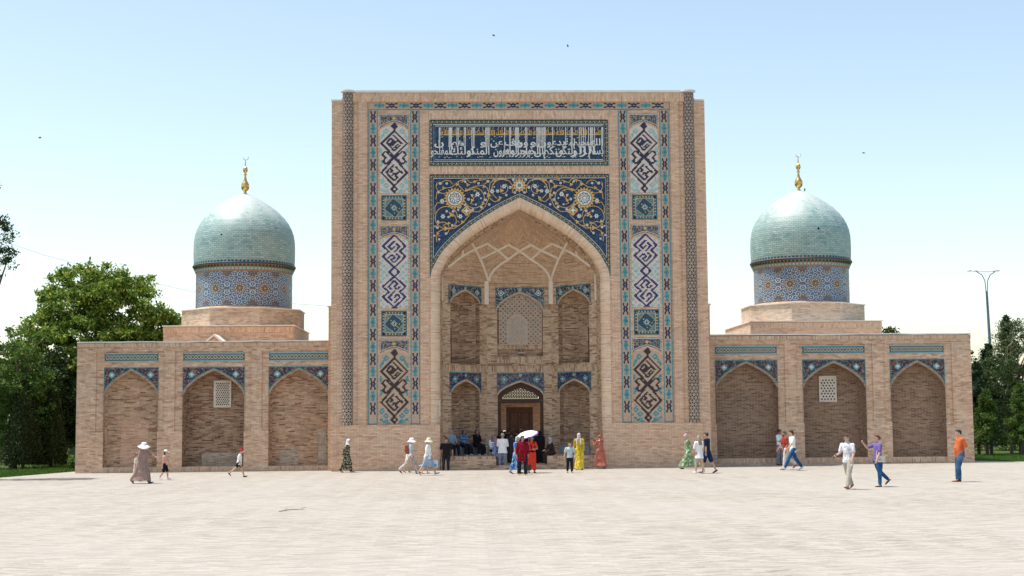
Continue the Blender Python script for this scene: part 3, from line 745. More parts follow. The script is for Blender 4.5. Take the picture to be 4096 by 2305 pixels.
def put_word(m, word, xr, z, size, mat, width=None, tall=None, thr=.56, dep=-.032, bold=.005):
    """xr: right end; letters whose shafts pass thr*size are drawn up to the height tall"""
    vs, fs = text_mesh(shape(word), size, bold)
    if not vs: return 0
    x0 = min(v[0] for v in vs); x1 = max(v[0] for v in vs); k = (width/(x1-x0)) if width else 1
    n = len(vs); par = list(range(n))
    def fd(a):
        while par[a] != a: a = par[a]
        return a
    for f in fs:
        for q_ in f[1:]:
            ra, rb = fd(f[0]), fd(q_)
            if ra != rb: par[ra] = rb
    low = {}
    for i_ in range(n): r_ = fd(i_); low[r_] = min(low.get(r_, 9), vs[i_][1])
    shaft = [low[fd(i_)] < .22*size for i_ in range(n)]          # dots stay where they are
    out = []
    for i_, (x, y, _) in enumerate(vs):
        out.append(TP(xr-(x1-x)*k, z+y, dep))
    m.mesh(out, fs, mat)
    if tall:                                            # upright letters run up the panel as tapering shafts
        ymax = max(v[1] for i_, v in enumerate(vs) if shaft[i_]); xs = sorted(v[0] for i_, v in enumerate(vs) if shaft[i_] and v[1] > ymax-.05*size)
        cl = []
        for x in xs:
            if cl and x-cl[-1][-1] < .11*size: cl[-1].append(x)
            else: cl.append([x])
        for c in cl:
            if c[-1]-c[0] < .22*size:
                xm = xr-(x1-(c[0]+c[-1])/2)*k; sl = (xm-.012, z+ymax-.05*size), (xm, z+(ymax+tall)/2), (xm+.006, z+tall)
                m.ribbon(sl, [.028, .030, .040], TP, dep-.0004, mat)
    return (x1-x0)*k
def cB(x): return 2050+x/2.1975
def ix(u): return (u-2074.5)/717*8.54
lower = [('بسم', cB(795), .72), ('الر', cB(722), .75), ('الر', cB(640), .75), ('ولتكن', cB(560), 1.0), ('منكم', cB(440), .95), ('الى', cB(285), .55), ('الخير', cB(240), .85),
         ('بامر', cB(155), .75), ('بالمعر', cB(75), .95), ('وينهون', 1300+1660/2.1975, 1.0), ('المنكر', 1300+1440/2.1975, 1.1), ('اولئك', 1300+1300/2.1975, 1.15), ('المفلحو', 1300+1110/2.1975, 1.0)]
upper = [('الله', cB(790), .6), ('حمن', cB(710), .6), ('حيم', cB(640), .6), ('امة', cB(545), .5), ('يدعو', cB(455), .85), ('ن', cB(290), .42), ('و', cB(200), .28), ('ون', cB(130), .6), ('وف', 1300+1720/2.1975, .8),
         ('عن', 1300+1560/2.1975, .6), ('و', 1300+1410/2.1975, .28), ('هم', 1300+1215/2.1975, .6), ('ن', 1300+1040/2.1975, .45)]
m = MB()
for i_w, (wd, u, w_) in enumerate(lower): put_word(m, wd, ix(u), 14.87, .54, T_white, w_, 1.30, .5, -.032-i_w*.001, .009)
for i_w, (wd, u, w_) in enumerate(upper): put_word(m, wd, ix(u), 15.30, .46, T_white, w_, dep=-.048-i_w*.001, bold=.008)
rr = random.Random(8)
for i in range(64):                                 # vowel marks between the letters
    x = X0+.45+(X1-X0-.9)*(i+rr.random()*.6)/64; z = rr.choice([15.72, 15.66, 15.60, 14.76, 14.72, 15.24]) + rr.uniform(-.02, .02)
    if i % 3: m.ribbon([(x-.045, z-.015), (x+.045, z+.022)], .022, TP, -.064-i*.0003, T_white)
    else: m.disc((x, z), .026, TP, -.064-i*.0003, T_white, 4)
WS = m.build('white_script', parent=INS)
m = MB(); x = X1-.36; i = 0
while x > X0+.8:
    wd = ('الملك', 'لله', 'الحكم', 'لله')[i % 4]; w_ = .60 if i % 2 == 0 else .40
    put_word(m, wd, x, 15.83, .30, T_gold, w_, None, .4, -.031, .003)
    m.face([TP(x-w_, 15.80, -.0315), TP(x, 15.80, -.0315), TP(x, 15.835, -.0315), TP(x-w_, 15.835, -.0315)], T_gold)
    for k in range(3):
        xx = x-w_*(.2+.3*k)
        m.ribbon([(xx, 15.83), (xx, 16.03), (xx-.045, 16.08), (xx, 16.13), (xx, 16.20)], .022, TP, -.0305, T_gold)
    x -= w_+.05; i += 1
m.build('gold_script', parent=INS)

# --- great arch spandrel
sp = MB(); cv = offset_curve(rope_o, 0)
XS = 4.27; ZT = 13.9
outer = [(-XS, ZT), (-XS, 9.02)]+rope_o[1:-1]+[(XS, 9.02), (XS, ZT)]
sp.plate(outer, T=plane_T(YP-.02), d=.018, m=F_spand)
SPN = sp.build('great_arch_spandrel', parent=MAD)
m = MB(); h = .08
arcb = offset_curve(rope_o, h)
arcb = [p for p in arcb if abs(p[0]) < 4.16]
wave_border(m, arcb, .15, TP, -.026)
wave_border(m, [(-XS+h, 9.25), (-XS+h, ZT-h), (XS-h, ZT-h), (XS-h, 9.25)], .15, TP, -.028)
m.ribbon([(-XS+.17, 9.9), (-XS+.17, ZT-.17), (XS-.17, ZT-.17), (XS-.17, 9.9)], .02, TP, -.034, T_white)
m.ribbon([p for p in offset_curve(rope_o, .17) if abs(p[0]) < 4.08], .02, TP, -.034, T_white)
m.ribbon([p for p in offset_curve(rope_o, .012)], .022, TP, -.034, T_turq)
m.build('vine_border', parent=SPN)
def S_(x, y): return ((x-1035)*.0049, 13.9-(y-120)*.00494)
m = MB(); fl = MB(); md = MB()
def arc(c, r, a0, a1, n=20, k=0.0):
    return [(c[0]+(r+k*i/n)*cos(R(a0+(a1-a0)*i/n)), c[1]-(r+k*i/n)*sin(R(a0+(a1-a0)*i/n))) for i in range(n+1)]
W_ = .033
for sx in (1, -1):
    def Z(p, sx=sx): q = S_(*p); return (q[0]*sx if sx > 0 else -q[0], q[1])
    lines = [arc((595, 345), 98, 200, 500), arc((595, 345), 98, 140, 20, 14, -50), arc((868, 262), 103, 340, 20-360+340-120, 22), arc((868, 262), 103, 220, 60, 16, -10), arc((868, 262), 60, 60, -100, 12, -20),
             arc((325, 535), 108, 0, 330, 26), arc((325, 535), 108, 330, 420, 8, -55), arc((290, 640), 62, -60, 180, 16), arc((300, 230), 72, 150, 300, 12), arc((330, 235), 60, 20, 160, 12),
             [(230, 770), (228, 720), (250, 670), (300, 645), (400, 640), (480, 590), (540, 520), (560, 480)], [(560, 480), (640, 480), (700, 430), (735, 350), (738, 300), (720, 250), (680, 225), (600, 235), (540, 260), (500, 280)],
             [(500, 280), (450, 230), (440, 190), (480, 170), (520, 200), (530, 230)], [(735, 300), (750, 200), (800, 165), (870, 160)], [(740, 345), (790, 385), (840, 370), (850, 340)], [(215, 500), (215, 430), (240, 390), (300, 400)],
             [(225, 360), (235, 290), (300, 255), (380, 240), (430, 200)], [(430, 190), (520, 160), (560, 200), (630, 175)], [(640, 180), (700, 165), (730, 190), (690, 215)], [(560, 310), (590, 350), (560, 400), (590, 410)], [(350, 480), (370, 520), (410, 520)], [(340, 590), (310, 600), (290, 620)]]
    for il, l in enumerate(lines): m.ribbon([Z(p) for p in l], W_, TP, -.034-il*.0004-(.0002 if sx < 0 else 0), T_gold)
    for (x, y, r) in ((520, 270, 17), (735, 322, 22), (430, 215, 18), (680, 400, 18), (320, 640, 22), (560, 480, 15), (690, 235, 18), (860, 275, 20), (575, 370, 16), (370, 510, 20), (845, 345, 16), (800, 180, 16), (300, 250, 16), (480, 580, 18), (240, 690, 15), (600, 190, 15), (535, 218, 16), (350, 590, 14)):
        q = Z((x, y)); m.disc(q, r*.0042, TP, -.0445-(.0003 if sx < 0 else 0), T_gold, 12, .3, 3, .4)
    # tear-shaped leaves
    for (x, y, a, l) in ((600, 345, 60, 40), (870, 255, 120, 42), (355, 500, -40, 40), (460, 580, 150, 45), (640, 170, 20, 40), (480, 200, 70, 35), (270, 700, 200, 40), (650, 440, -20, 40), (820, 365, 10, 36), (590, 285, 30, 30), (240, 230, 100, 30), (400, 625, 20, 35), (560, 560, 200, 35), (770, 180, 40, 30)):
        a = R(a); pts = []
        for k in range(9):
            t_ = k/8; ww = sin(pi*t_)**.7*10*(1-t_*.3)
            pts.append((x+cos(a)*l*t_-sin(a)*ww, y-sin(a)*l*t_-cos(a)*ww))
        for k in range(7, 0, -1): t_ = k/8; pts.append((x+cos(a)*l*t_, y-sin(a)*l*t_+3))
        m.face([TP(*Z(p), -.0435) for p in pts], T_gold)
    for (x, y, r) in ((285, 375, 20), (460, 525, 20), (292, 525, 20), (768, 283, 20), (885, 235, 20), (628, 312, 21), (330, 205, 12), (508, 188, 11), (730, 185, 14), (250, 290, 12), (700, 300, 13), (575, 322, 11), (540, 360, 13),
                      (705, 365, 13), (665, 435, 12), (580, 460, 13), (505, 413, 11), (382, 610, 12), (240, 632, 12), (245, 575, 12), (345, 530, 11), (440, 462, 11), (392, 475, 13), (328, 475, 12), (637, 205, 12), (975, 170, 13), (945, 245, 14),
                      (905, 320, 12), (988, 295, 12), (822, 280, 16), (740, 410, 12), (322, 690, 12), (210, 710, 10), (255, 745, 11), (455, 440, 9), (610, 410, 10), (265, 205, 14), (790, 240, 8), (660, 350, 9), (215, 620, 8)):
        q = Z((x, y)); fl.disc(q, r*.0049*.95, TP, -.046, T_white, 24, 0, 6, .28); fl.disc(q, r*.0049*.32, TP, -.048, T_blue, 6)
    q = Z((408, 350)); md.disc(q, .47, TP, -.0475, T_gold, 80, 0, 20, .13); md.disc(q, .37, TP, -.049, T_green, 40); md.disc(q, .34, TP, -.052, T_white, 40)
    for k in range(9):
        a = k*.7; md.ribbon([(q[0]+.07*cos(a)+.02, q[1]+.07*sin(a)), (q[0]+.2*cos(a+.4), q[1]+.2*sin(a+.4)), (q[0]+.28*cos(a+1.0), q[1]+.28*sin(a+1.0)), (q[0]+.22*cos(a+1.5), q[1]+.22*sin(a+1.5))], .028, TP, -.055, T_ink)
    q = Z((520, 470)); md.disc(q, .21, TP, -.0475, T_gold, 24, 0, 4, .18); md.disc(q, .13, TP, -.049, T_green, 16); md.disc(q, .10, TP, -.052, T_white, 24, 0, 4, .3)
q = S_(1033, 225); md.disc(q, .30, TP, -.0475, T_gold, 60, 0, 12, .15); md.disc(q, .2, TP, -.049, T_green, 24); md.disc(q, .18, TP, -.052, T_white, 32, 0, 8, .12)
for k in (-1, 0, 1): md.ribbon([(q[0]-.1, q[1]+k*.05), (q[0]+.1, q[1]+k*.05)], .02, TP, -.055, T_ink); md.ribbon([(q[0]+k*.05, q[1]-.09), (q[0]+k*.05, q[1]+.09)], .02, TP, -.055, T_ink)
join_into(SPN, [m.build('s', parent=SPN), fl.build('s', parent=SPN), md.build('s', parent=SPN)])
# soldier courses round the panels
m = MB()
for z0, z1 in ((16.55, 16.98), (13.93, 14.31)): m.box((-4.3, YP-.012, z0), (4.3, YP-.003, z1), B_front_v)
m.build('soldier_course', parent=PORTAL)

# ------------------------------------------------------------------ iwan
iw = MB()
# reveal from the ring to the hall corners
inner = [(-3.8, -.1)]+[(-3.8, 4.6)]+arch_curve(0, 3.8, 9.02, 12.26)+[(3.8, 4.6), (3.8, -.1)]
inner2 = [(-3.7, -.1)]+[(-3.7, 4.6)]+arch_curve(0, 3.7, 9.02, 12.16)+[(3.7, 4.6), (3.7, -.1)]
for i in range(len(inner)-1):
    a, b_, c_, d_ = inner[i], inner[i+1], inner2[i+1], inner2[i]
    iw.mesh([(a[0], YP+.3, a[1]), (b_[0], YP+.3, b_[1]), (c_[0], 0, c_[1]), (d_[0], 0, d_[1])], [(0, 3, 2, 1)], B_in)
for sx in (-1, 1): iw.mesh([(sx*3.8, YP, -.1), (sx*3.8, YP, 2.1), (sx*3.8, YP+.3, 2.1), (sx*3.8, YP+.3, -.1)], [(0, 1, 2, 3)], B_front)
PL = [(-3.7, 0.0), (-1.55, 2.2), (1.65, 2.2), (3.72, 0.0)]
TL = wall_T(PL[0], PL[1]); TR = wall_T(PL[2], PL[3]); TB = lambda s_, z, d: (s_, 2.2+d, z)
LW_ = hypot(PL[1][0]-PL[0][0], PL[1][1]-PL[0][1]); RW_ = hypot(PL[3][0]-PL[2][0], PL[3][1]-PL[2][1])
ZV = 9.3                                            # where the vault starts to lean in
zv0 = 8.9
cL, cR_ = LW_*.505, RW_*.50
def side_wall(T, W, c):
    up = opening(c, 1.02, 5.02, 8.0, 8.62); lo = opening(c, .98, 1.02, 3.66, 4.22)
    iw.plate([(0, 0), (W, 0), (W, zv0), (0, zv0)], [up, lo], T=T, m=B_in)
    plan = [(-1, 0), (-1, .28), (-.52, .95), (.52, .95), (1, .28), (1, 0)]
    apse(iw, T, c, 1.02, 5.02, 8.0, 8.62, plan, B_niche, floor=B_in)
    apse(iw, T, c, .98, 1.02, 3.66, 4.22, plan, B_niche, floor=M_stone)
    iw.mesh([T(c-1.0, .61, -.06), T(c+1.0, .61, -.06), T(c+1.0, 1.03, -.06), T(c-1.0, 1.03, -.06), T(c-1.0, 1.03, .1), T(c+1.0, 1.03, .1)], [(0, 1, 2, 3), (3, 2, 5, 4)], M_stone)
side_wall(TL, LW_, cL); side_wall(TR, RW_, cR_)
C0 = .1
upo = opening(C0, 1.13, 5.98, 7.75, 8.58); reca = [(C0-1.13, 5.1), (C0+1.13, 5.1), (C0+1.13, 5.78), (C0-1.13, 5.78)]
door = opening(C0, 1.13, -.05, 3.5, 4.17)
iw.plate([(PL[1][0], -.1), (C0-1.13, -.1)]+door[1:-1]+[(C0+1.13, -.1), (PL[2][0], -.1), (PL[2][0], zv0), (PL[1][0], zv0)], [opening(C0, 1.13, 5.08, 7.75, 8.58)], T=TB, m=B_in)
# reveals of door and upper window
for o_ in (door, opening(C0, 1.13, 5.08, 7.75, 8.58)):
    for a, b_ in zip(o_, o_[1:]): iw.mesh([TB(a[0], a[1], 0), TB(b_[0], b_[1], 0), TB(b_[0], b_[1], .55), TB(a[0], a[1], .55)], [(0, 1, 2, 3)], B_niche)
iw.box((C0-1.13, 2.2+.02, 5.06), (C0+1.13, 2.75, 5.40), B_in_v); iw.box((C0-1.12, 2.2+.28, 5.40), (C0+1.12, 2.74, 5.78), B_niche); iw.box((C0-1.13, 2.2+.2, 5.78), (C0+1.13, 2.73, 6.0), B_in_v)
# soldier band between the storeys
for T, W in ((TL, LW_), (TR, RW_)):
    q = [T(.02, 4.62, -.012), T(W-.02, 4.62, -.012), T(W-.02, 4.97, -.012), T(.02, 4.97, -.012)]; iw.mesh(q, [(0, 1, 2, 3)], B_in_v)
iw.mesh([TB(PL[1][0]+.03, 4.62, -.012), TB(PL[2][0]-.03, 4.62, -.012), TB(PL[2][0]-.03, 4.97, -.012), TB(PL[1][0]+.03, 4.97, -.012)], [(0, 1, 2, 3)], B_in_v)
iw.tube([(-3.7, -.03, 4.99), (PL[1][0], 2.16, 4.99), (PL[2][0], 2.16, 4.99), (3.7, -.03, 4.99)], .03, 6, B_in)
IW = iw.build('iwan_walls', parent=MAD)
# the vault: half-domed shell on the five-sided plan
def vplan(t):                                       # 0..3 along the plan
    i = min(2, int(t)); f = t-i; return (PL[i][0]+(PL[i+1][0]-PL[i][0])*f, PL[i][1]+(PL[i+1][1]-PL[i][1])*f)
NT_ = 60; NZ = 46; G = []; UV = []
ZA = 12.16
for i in range(NZ+1):
    z = zv0+(ZA-zv0)*i/NZ; k = half_width(z, 3.7, 9.02, ZA)/3.7; rnd_ = min(1, max(0, (z-9.6)/1.4)); row = []; ru = []
    for j in range(NT_+1):
        t = 3*j/NT_; x, y = vplan(t); a = pi*(1-j/NT_); ex, ey = 3.7*cos(a), 2.35*sin(a)
        X = x*(1-rnd_)+ex*rnd_; Y = y*(1-rnd_)+ey*rnd_
        pleat = .10*rnd_*abs(((j/NT_*10) % 1)-.5)*k
        row.append((X*k*(1-pleat), Y*k**.85*(1-pleat), z)); ru.append((j/NT_*10, (z-zv0)*1.25+ (1-k)*1.4))
    G.append(row); UV.append(ru)
UVh = UV
PEND = [[(0.0, 0)]]
def inside(pt, poly):
    x, y = pt; r = False
    for (x0, y0), (x1, y1) in zip(poly, poly[1:]+poly[:1]):
        if (y0 > y) != (y1 > y) and x < (x1-x0)*(y-y0)/(y1-y0)+x0: r = not r
    return r
mirr = lambda l: [(2070-x, y) for x, y in l]
zig = [(265, 800), (400, 862), (495, 812), (570, 770), (605, 835), (720, 785), (825, 850), (930, 795), (1035, 855)]
fanpoly = zig+mirr(zig[:-1])[::-1]+[(1900, 300), (170, 300)]
dia = [(720, 785), (605, 835), (655, 930), (825, 850)], [(930, 795), (825, 850), (925, 940), (1035, 855)]
pend = [(735, 1175), (755, 1090), (850, 990), (925, 940), (825, 850), (655, 930), (700, 1040), (725, 1110)]
sidep = [(605, 835), (480, 905), (330, 1020), (270, 1110), (250, 1110), (265, 900), (400, 862), (570, 770)]
def to_crop(p):
    q = Vector(p)-CAM; u = 2048+FPX*q.dot(_R)/q.dot(_F); v = 1152.5-FPX*q.dot(_U)/q.dot(_F); return ((u-1650)*2.4165, (v-650)*2.4165)
def vm_(i, j):
    c_ = to_crop(G[i][j]); c2 = (2070-c_[0], c_[1])
    if inside(c_, fanpoly): return B_fan
    for P_ in (pend,)+dia+(sidep,):
        if inside(c_, P_) or inside(c2, P_): return B_pend
    return B_vault
vt = MB(); uvgrid(vt, G, UV, vm_)
V = vt.build('vault', parent=MAD, smooth='all')
bv = BVHTree.FromPolygons([tuple(v.co) for v in V.data.vertices], [tuple(p.vertices) for p in V.data.polygons])
def on_vault(x, y):
    u, v = 1650+x/2.4165, 650+y/2.4165
    d = (_F*FPX+_R*(u-2048)-_U*(v-1152.5)).normalized(); h = bv.ray_cast(CAM, d)
    return h[0]
def rib_line(m, pts, w=.070):
    P3 = []
    for a, c_ in zip(pts, pts[1:]):
        n = max(2, int(hypot(c_[0]-a[0], c_[1]-a[1])/14))
        for k in range(n):
            q = on_vault(a[0]+(c_[0]-a[0])*k/n, a[1]+(c_[1]-a[1])*k/n)
            if q is not None: P3.append(q)
    q = on_vault(*pts[-1]); P3.append(q) if q is not None else None
    if len(P3) > 1: m.tube(P3, w, 6, M_plaster)
m = MB()
ribs = [[(735, 1150), (755, 1085), (790, 1035), (850, 985), (925, 938), (1035, 855), (1140, 800)], [(735, 1150), (722, 1110), (700, 1040), (655, 930), (605, 835), (570, 770)], [(655, 930), (825, 850), (930, 795), (1035, 855)],
        [(605, 835), (720, 785), (825, 850), (925, 938)], [(605, 835), (480, 905), (330, 1020), (285, 1090), (272, 1140)], [(570, 770), (400, 862), (372, 880)], [(497, 765), (480, 908)]]
for r_ in ribs:
    rib_line(m, r_); rib_line(m, mirr(r_))
for x, y in ((PL[1][0], PL[1][1]), (PL[2][0], PL[2][1])): m.box((x-.11, y-.10, 8.0), (x+.11, y+.02, 9.15), M_plaster)
for sx in (-1, 1): m.box((sx*3.7-.07, -.10, 8.0), (sx*3.7+.03 if sx < 0 else sx*3.7+.02, .02, 9.3), M_plaster)
m.build('vault_rib', parent=V)

def spandrel(parent, T, c, hw, ztop, w, zs, za, m_, med=None, dep=-.02, trim=None, name='arch_spandrel', ring=B_front):
    """tiled rectangle above an arch with a turquoise edge"""
    trim = trim or T_turq; s_ = MB(); cv = arch_curve(c, w, zs, za)
    cvo = [(p[0], p[1]) for p in offset_curve(cv, .05)]; cvo = [p for p in cvo if abs(p[0]-c) < hw-.005]
    s_.plate([(c-hw, ztop), (c-hw, zs-.05)]+cvo+[(c+hw, zs-.05), (c+hw, ztop)], T=lambda a, b_, d: T(a, b_, d+dep), d=-dep-.002, m=m_)
    s_.ribbon([(c-hw+.02, zs), (c-hw+.02, ztop-.02), (c+hw-.02, ztop-.02), (c+hw-.02, zs)], .028, T, dep-.006, trim)
    s_.ribbon([p for p in offset_curve(cv, .065) if abs(p[0]-c) < hw-.01], .035, T, dep-.008, trim)
    s_.ribbon(cv, .07, T, dep-.004, ring)
    if med:
        k = s_
        for sx in (-1, 1):
            q = (c+sx*med[0], ztop-med[1]); k.disc(q, med[2], T, dep-.012, med[3], 32, pi/4, 4, .12); k.disc(q, med[2]*.78, T, dep-.015, med[4], 32, pi/4, 4, .12); k.disc(q, med[2]*.35, T, dep-.018, T_white, 12, 0, 4, .2)
        if len(med) > 5: k.disc((c, ztop-.14), .08, T, dep-.012, T_turq2, 12, 0, 6, .1); k.disc((c, ztop-.14), .04, T, dep-.015, T_gold, 6)
    return s_.build(name, parent=parent)
F_lowblue = floral('blue_vine_tile', (.010, .016, .10), (.26, .17, .09), (.30, .34, .40), (.02, .08, .16), 1.4, .03, .18)
for T, c in ((TL, cL), (TR, cR_)):
    spandrel(MAD, T, c, 1.14, 8.85, 1.02, 8.0, 8.62, F_white, (.82, .3, .12, T_white, T_turq, 1))
    spandrel(MAD, T, c, 1.10, 4.60, .98, 3.66, 4.22, F_lowblue, (.75, .33, .14, T_turq2, T_turq, 1))
spandrel(MAD, TB, C0, 1.22, 8.85, 1.13, 7.75, 8.58, F_white, (.93, .3, .13, T_white, T_turq, 1))
spandrel(MAD, TB, C0, 1.17, 4.60, 1.13, 3.5, 4.17, F_lowblue, (.80, .33, .14, T_turq2, T_turq, 1))

# lattice window of the upper storey, with a second arch behind it
def lattice(T, outline, c, w, z0, z1, step, bar, m_, inside_fn, dep=.1):
    k = MB()
    nx = int(2*w/step); nz = int((z1-z0)/step)
    def seg(p, q):
        mid = ((p[0]+q[0])/2, (p[1]+q[1])/2)
        if all(inside_fn(*a) for a in (p, q)):
            k.ribbon([p, q], bar, T, dep, m_)
    for i in range(-nx, nx+2):
        for j in range(nz+1):
            x = c-w+i*step; z = z0+j*step; h = step/2
            if (i+j) % 2 == 0:
                seg((x, z), (x+step, z+step)); seg((x+step, z), (x, z+step))
            seg((x, z), (x+h, z)); seg((x+h, z), (x+step, z)); seg((x, z), (x, z+h)); seg((x, z+h), (x, z+step))
    return k
def in_up(x, z): return abs(x-C0) < half_width(z, 1.10, 7.75, 8.54) and 5.98 < z < 8.52
k = lattice(TB, None, C0, 1.12, 6.0, 8.6, .115, .028, plain('lattice_plaster', (.74, .60, .48), .85, .2), in_up, .10)
LAT = k.build('lattice_window', parent=MAD)
m = MB(); bk = opening(C0, 1.1, 6.0, 7.75, 8.5); hole = opening(C0-.12, .42, 6.12, 7.1, 7.5)
m.plate(bk, [hole], T=TB, d=.12, m=B_niche) if False else m.plate(bk, [hole], T=lambda a, z, d: TB(a, z, d+.5), m=B_niche)
hole_o = opening(C0-.12, .45, 6.10, 7.12, 7.53)
m.ribbon(hole_o+[hole_o[0]], .12, lambda a, z, d: TB(a, z, d+.49), 0, M_white)
m.plate(opening(C0-.12, .42, 6.12, 7.1, 7.5), T=lambda a, z, d: TB(a, z, d+.62), m=plain('bright_screen', (.62, .56, .48), .9))
m.build('inner_window', parent=LAT)
def bluebits():
    k = MB(); rr = random.Random(5)
    for _ in range(110):
        x = C0+rr.uniform(-1.0, 1.0); top = 7.75+.79*0
        for _ in range(1):
            hwz = [z for z in np.arange(7.6, 8.5, .03) if half_width(z, 1.05, 7.75, 8.5) > abs(x-C0)]
            if not hwz: continue
            z = max(hwz)-rr.random()*.26; s_ = rr.uniform(.02, .04)
            k.face([TB(x-s_, z-s_, .3), TB(x+s_, z-s_, .3), TB(x+s_, z+s_, .3), TB(x-s_, z+s_, .3)], rr.choice([T_blue, T_blue, T_turq2, T_white]))
    join_into(LAT, [k.build('s', parent=LAT)])
bluebits()
# lamp bracket under the lattice
m = MB(); m.tube([(C0+.05, 2.38, 5.95), (C0+.05, 2.30, 5.60)], .018, 6, M_tin); m.box((C0-.1, 2.1, 5.56), (C0+.2, 2.34, 5.60), M_tin); m.build('bracket', parent=IW)
# upper side doors, seen edge-on
for T, c, s_ in ((TL, cL, -1), (TR, cR_, 1)):
    m = MB(); x = c+s_*1.0
    a = [T(x, 5.04, .02), T(x-s_*.02, 5.04, .30), T(x-s_*.02, 6.75, .30), T(x, 6.75, .02)]
    a2 = [tuple(np.array(T(x-s_*.07, p[2], d))) for p, d in zip(a, (.02, .30, .30, .02))]
    m.mesh(a+a2, [(0, 1, 2, 3), (4, 5, 6, 7), (0, 1, 5, 4), (1, 2, 6, 5), (2, 3, 7, 6), (3, 0, 4, 7)], M_wood)
    m.build('gallery_door', parent=IW)
# entrance: posts, lunette with lattice, inner wall and door
EN = MB()
for x in (C0-1.13, C0+.97): EN.box((x, 2.28, 0), (x+.16, 2.46, 3.1), M_wood)
EN.box((C0-1.13, 2.26, 3.1), (C0+1.13, 2.48, 3.22), M_wood)
EN.box((C0-1.125, 2.294, 3.223), (C0-.9, 2.394, 3.5), M_wood); EN.box((C0+.9, 2.294, 3.223), (C0+1.125, 2.394, 3.5), M_wood)
EN.ribbon(arch_curve(C0, 1.0, 3.45, 4.0), .30, lambda a, z, d: TB(a, z, .14), 0, M_wood)
lun = arch_curve(C0, .93, 3.42, 3.92)
for z_ in (3.22, ): EN.box((C0-1.0, 2.3, 3.2), (C0+1.0, 2.42, 3.32), M_wood)
ENT = EN.build('entrance_frame', parent=MAD)
k = MB()
def in_lun(x, z): return 3.3 < z < 3.96 and abs(x-C0) < half_width(z, .96, 3.42, 3.97)
z = 3.36; r_ = 0
while z < 3.95:
    x = C0-.93
    while x < C0+.93:
        x2 = x+.17
        if in_lun(x, z) and in_lun(x2, z): k.ribbon([(x, z), (x2, z)], .05, TB, .16, M_wood)
        if in_lun(x, z) and in_lun(x, z+.09): k.ribbon([(x+(r_ % 2)*.085, z), (x+(r_ % 2)*.085, z+.09)], .055, TB, .165, M_wood)
        x += .125
    z += .07; r_ += 1
k.build('lunette_lattice', parent=ENT)
m = MB(); iwall = [(C0-1.55, 0), (-.56, 0), (-.56, 2.92), (.80, 2.92), (.80, 0), (C0+1.55, 0), (C0+1.55, 3.15), (C0-1.55, 3.15)]
m.plate(iwall, T=plane_T(4.3), d=.25, back=True, m=B_front); m.box((-1.5, 2.25, -.05), (1.7, 5.2, .19), M_stone); INW = m.build('vestibule_wall', parent=MAD)
m = MB(); m.box((-.56, 4.34, 0.19), (-.45, 4.5, 2.92), M_wood2); m.box((.69, 4.34, 0.19), (.80, 4.5, 2.92), M_wood2); m.box((-.45, 4.34, 2.80), (.69, 4.5, 2.92), M_wood2); m.build('door_frame', parent=INW)
for x0, x1 in ((-.45, .119), (.121, .69)):
    d = MB(); d.box((x0, 4.40, .19), (x1, 4.46, 2.80), M_wood2)
    for z0, z1 in ((.35, 1.0), (1.1, 1.9), (2.0, 2.65)):
        for q in ([(x0+.08, z0), (x1-.08, z0), (x1-.08, z1), (x0+.08, z1)],): d.ribbon(q, .035, plane_T(4.40), -.02, M_wood, True)
    d.build('door_leaf', parent=INW)
# sitting platforms either side of the entrance and the threshold step
def sofa(x0, x1, sx):
    m = MB()
    xs = sorted((sx*3.79, sx*1.2+.0)); a, b_ = xs
    m.box((a, YP-.06, -.1), (b_, YP+.3, .48), B_in); m.box((a, YP-.065, .48), (b_, YP+.3, .60), B_in_v)
    wallp = [(sx*3.79, YP+.3), (sx*1.2, YP+.3), (sx*1.2, 2.2), (sx*1.6, 2.2), (sx*3.75, 0.0)]
    n = len(wallp); m.mesh([(p[0], p[1], .6) for p in wallp]+[(p[0], p[1], -.1) for p in wallp], [tuple(range(n))]+[(i, (i+1) % n, n+(i+1) % n, n+i) for i in range(n)], B_in)
    m.build('brick_platform', parent=IW)
sofa(0, 0, -1); sofa(0, 0, 1)
m = MB(); m.box((-1.2, YP-.05, -.1), (1.2, 2.24, .19), B_in); m.build('threshold_step', parent=IW)
# white tube lamps on the jambs
for x, y in ((-3.83, YP+.24), (3.86, YP+.24)):
    m = MB(); m.box((x-.03, y-.06, 2.5), (x+.03, y, 3.25), M_white); m.build('tube_lamp', parent=PORTAL)
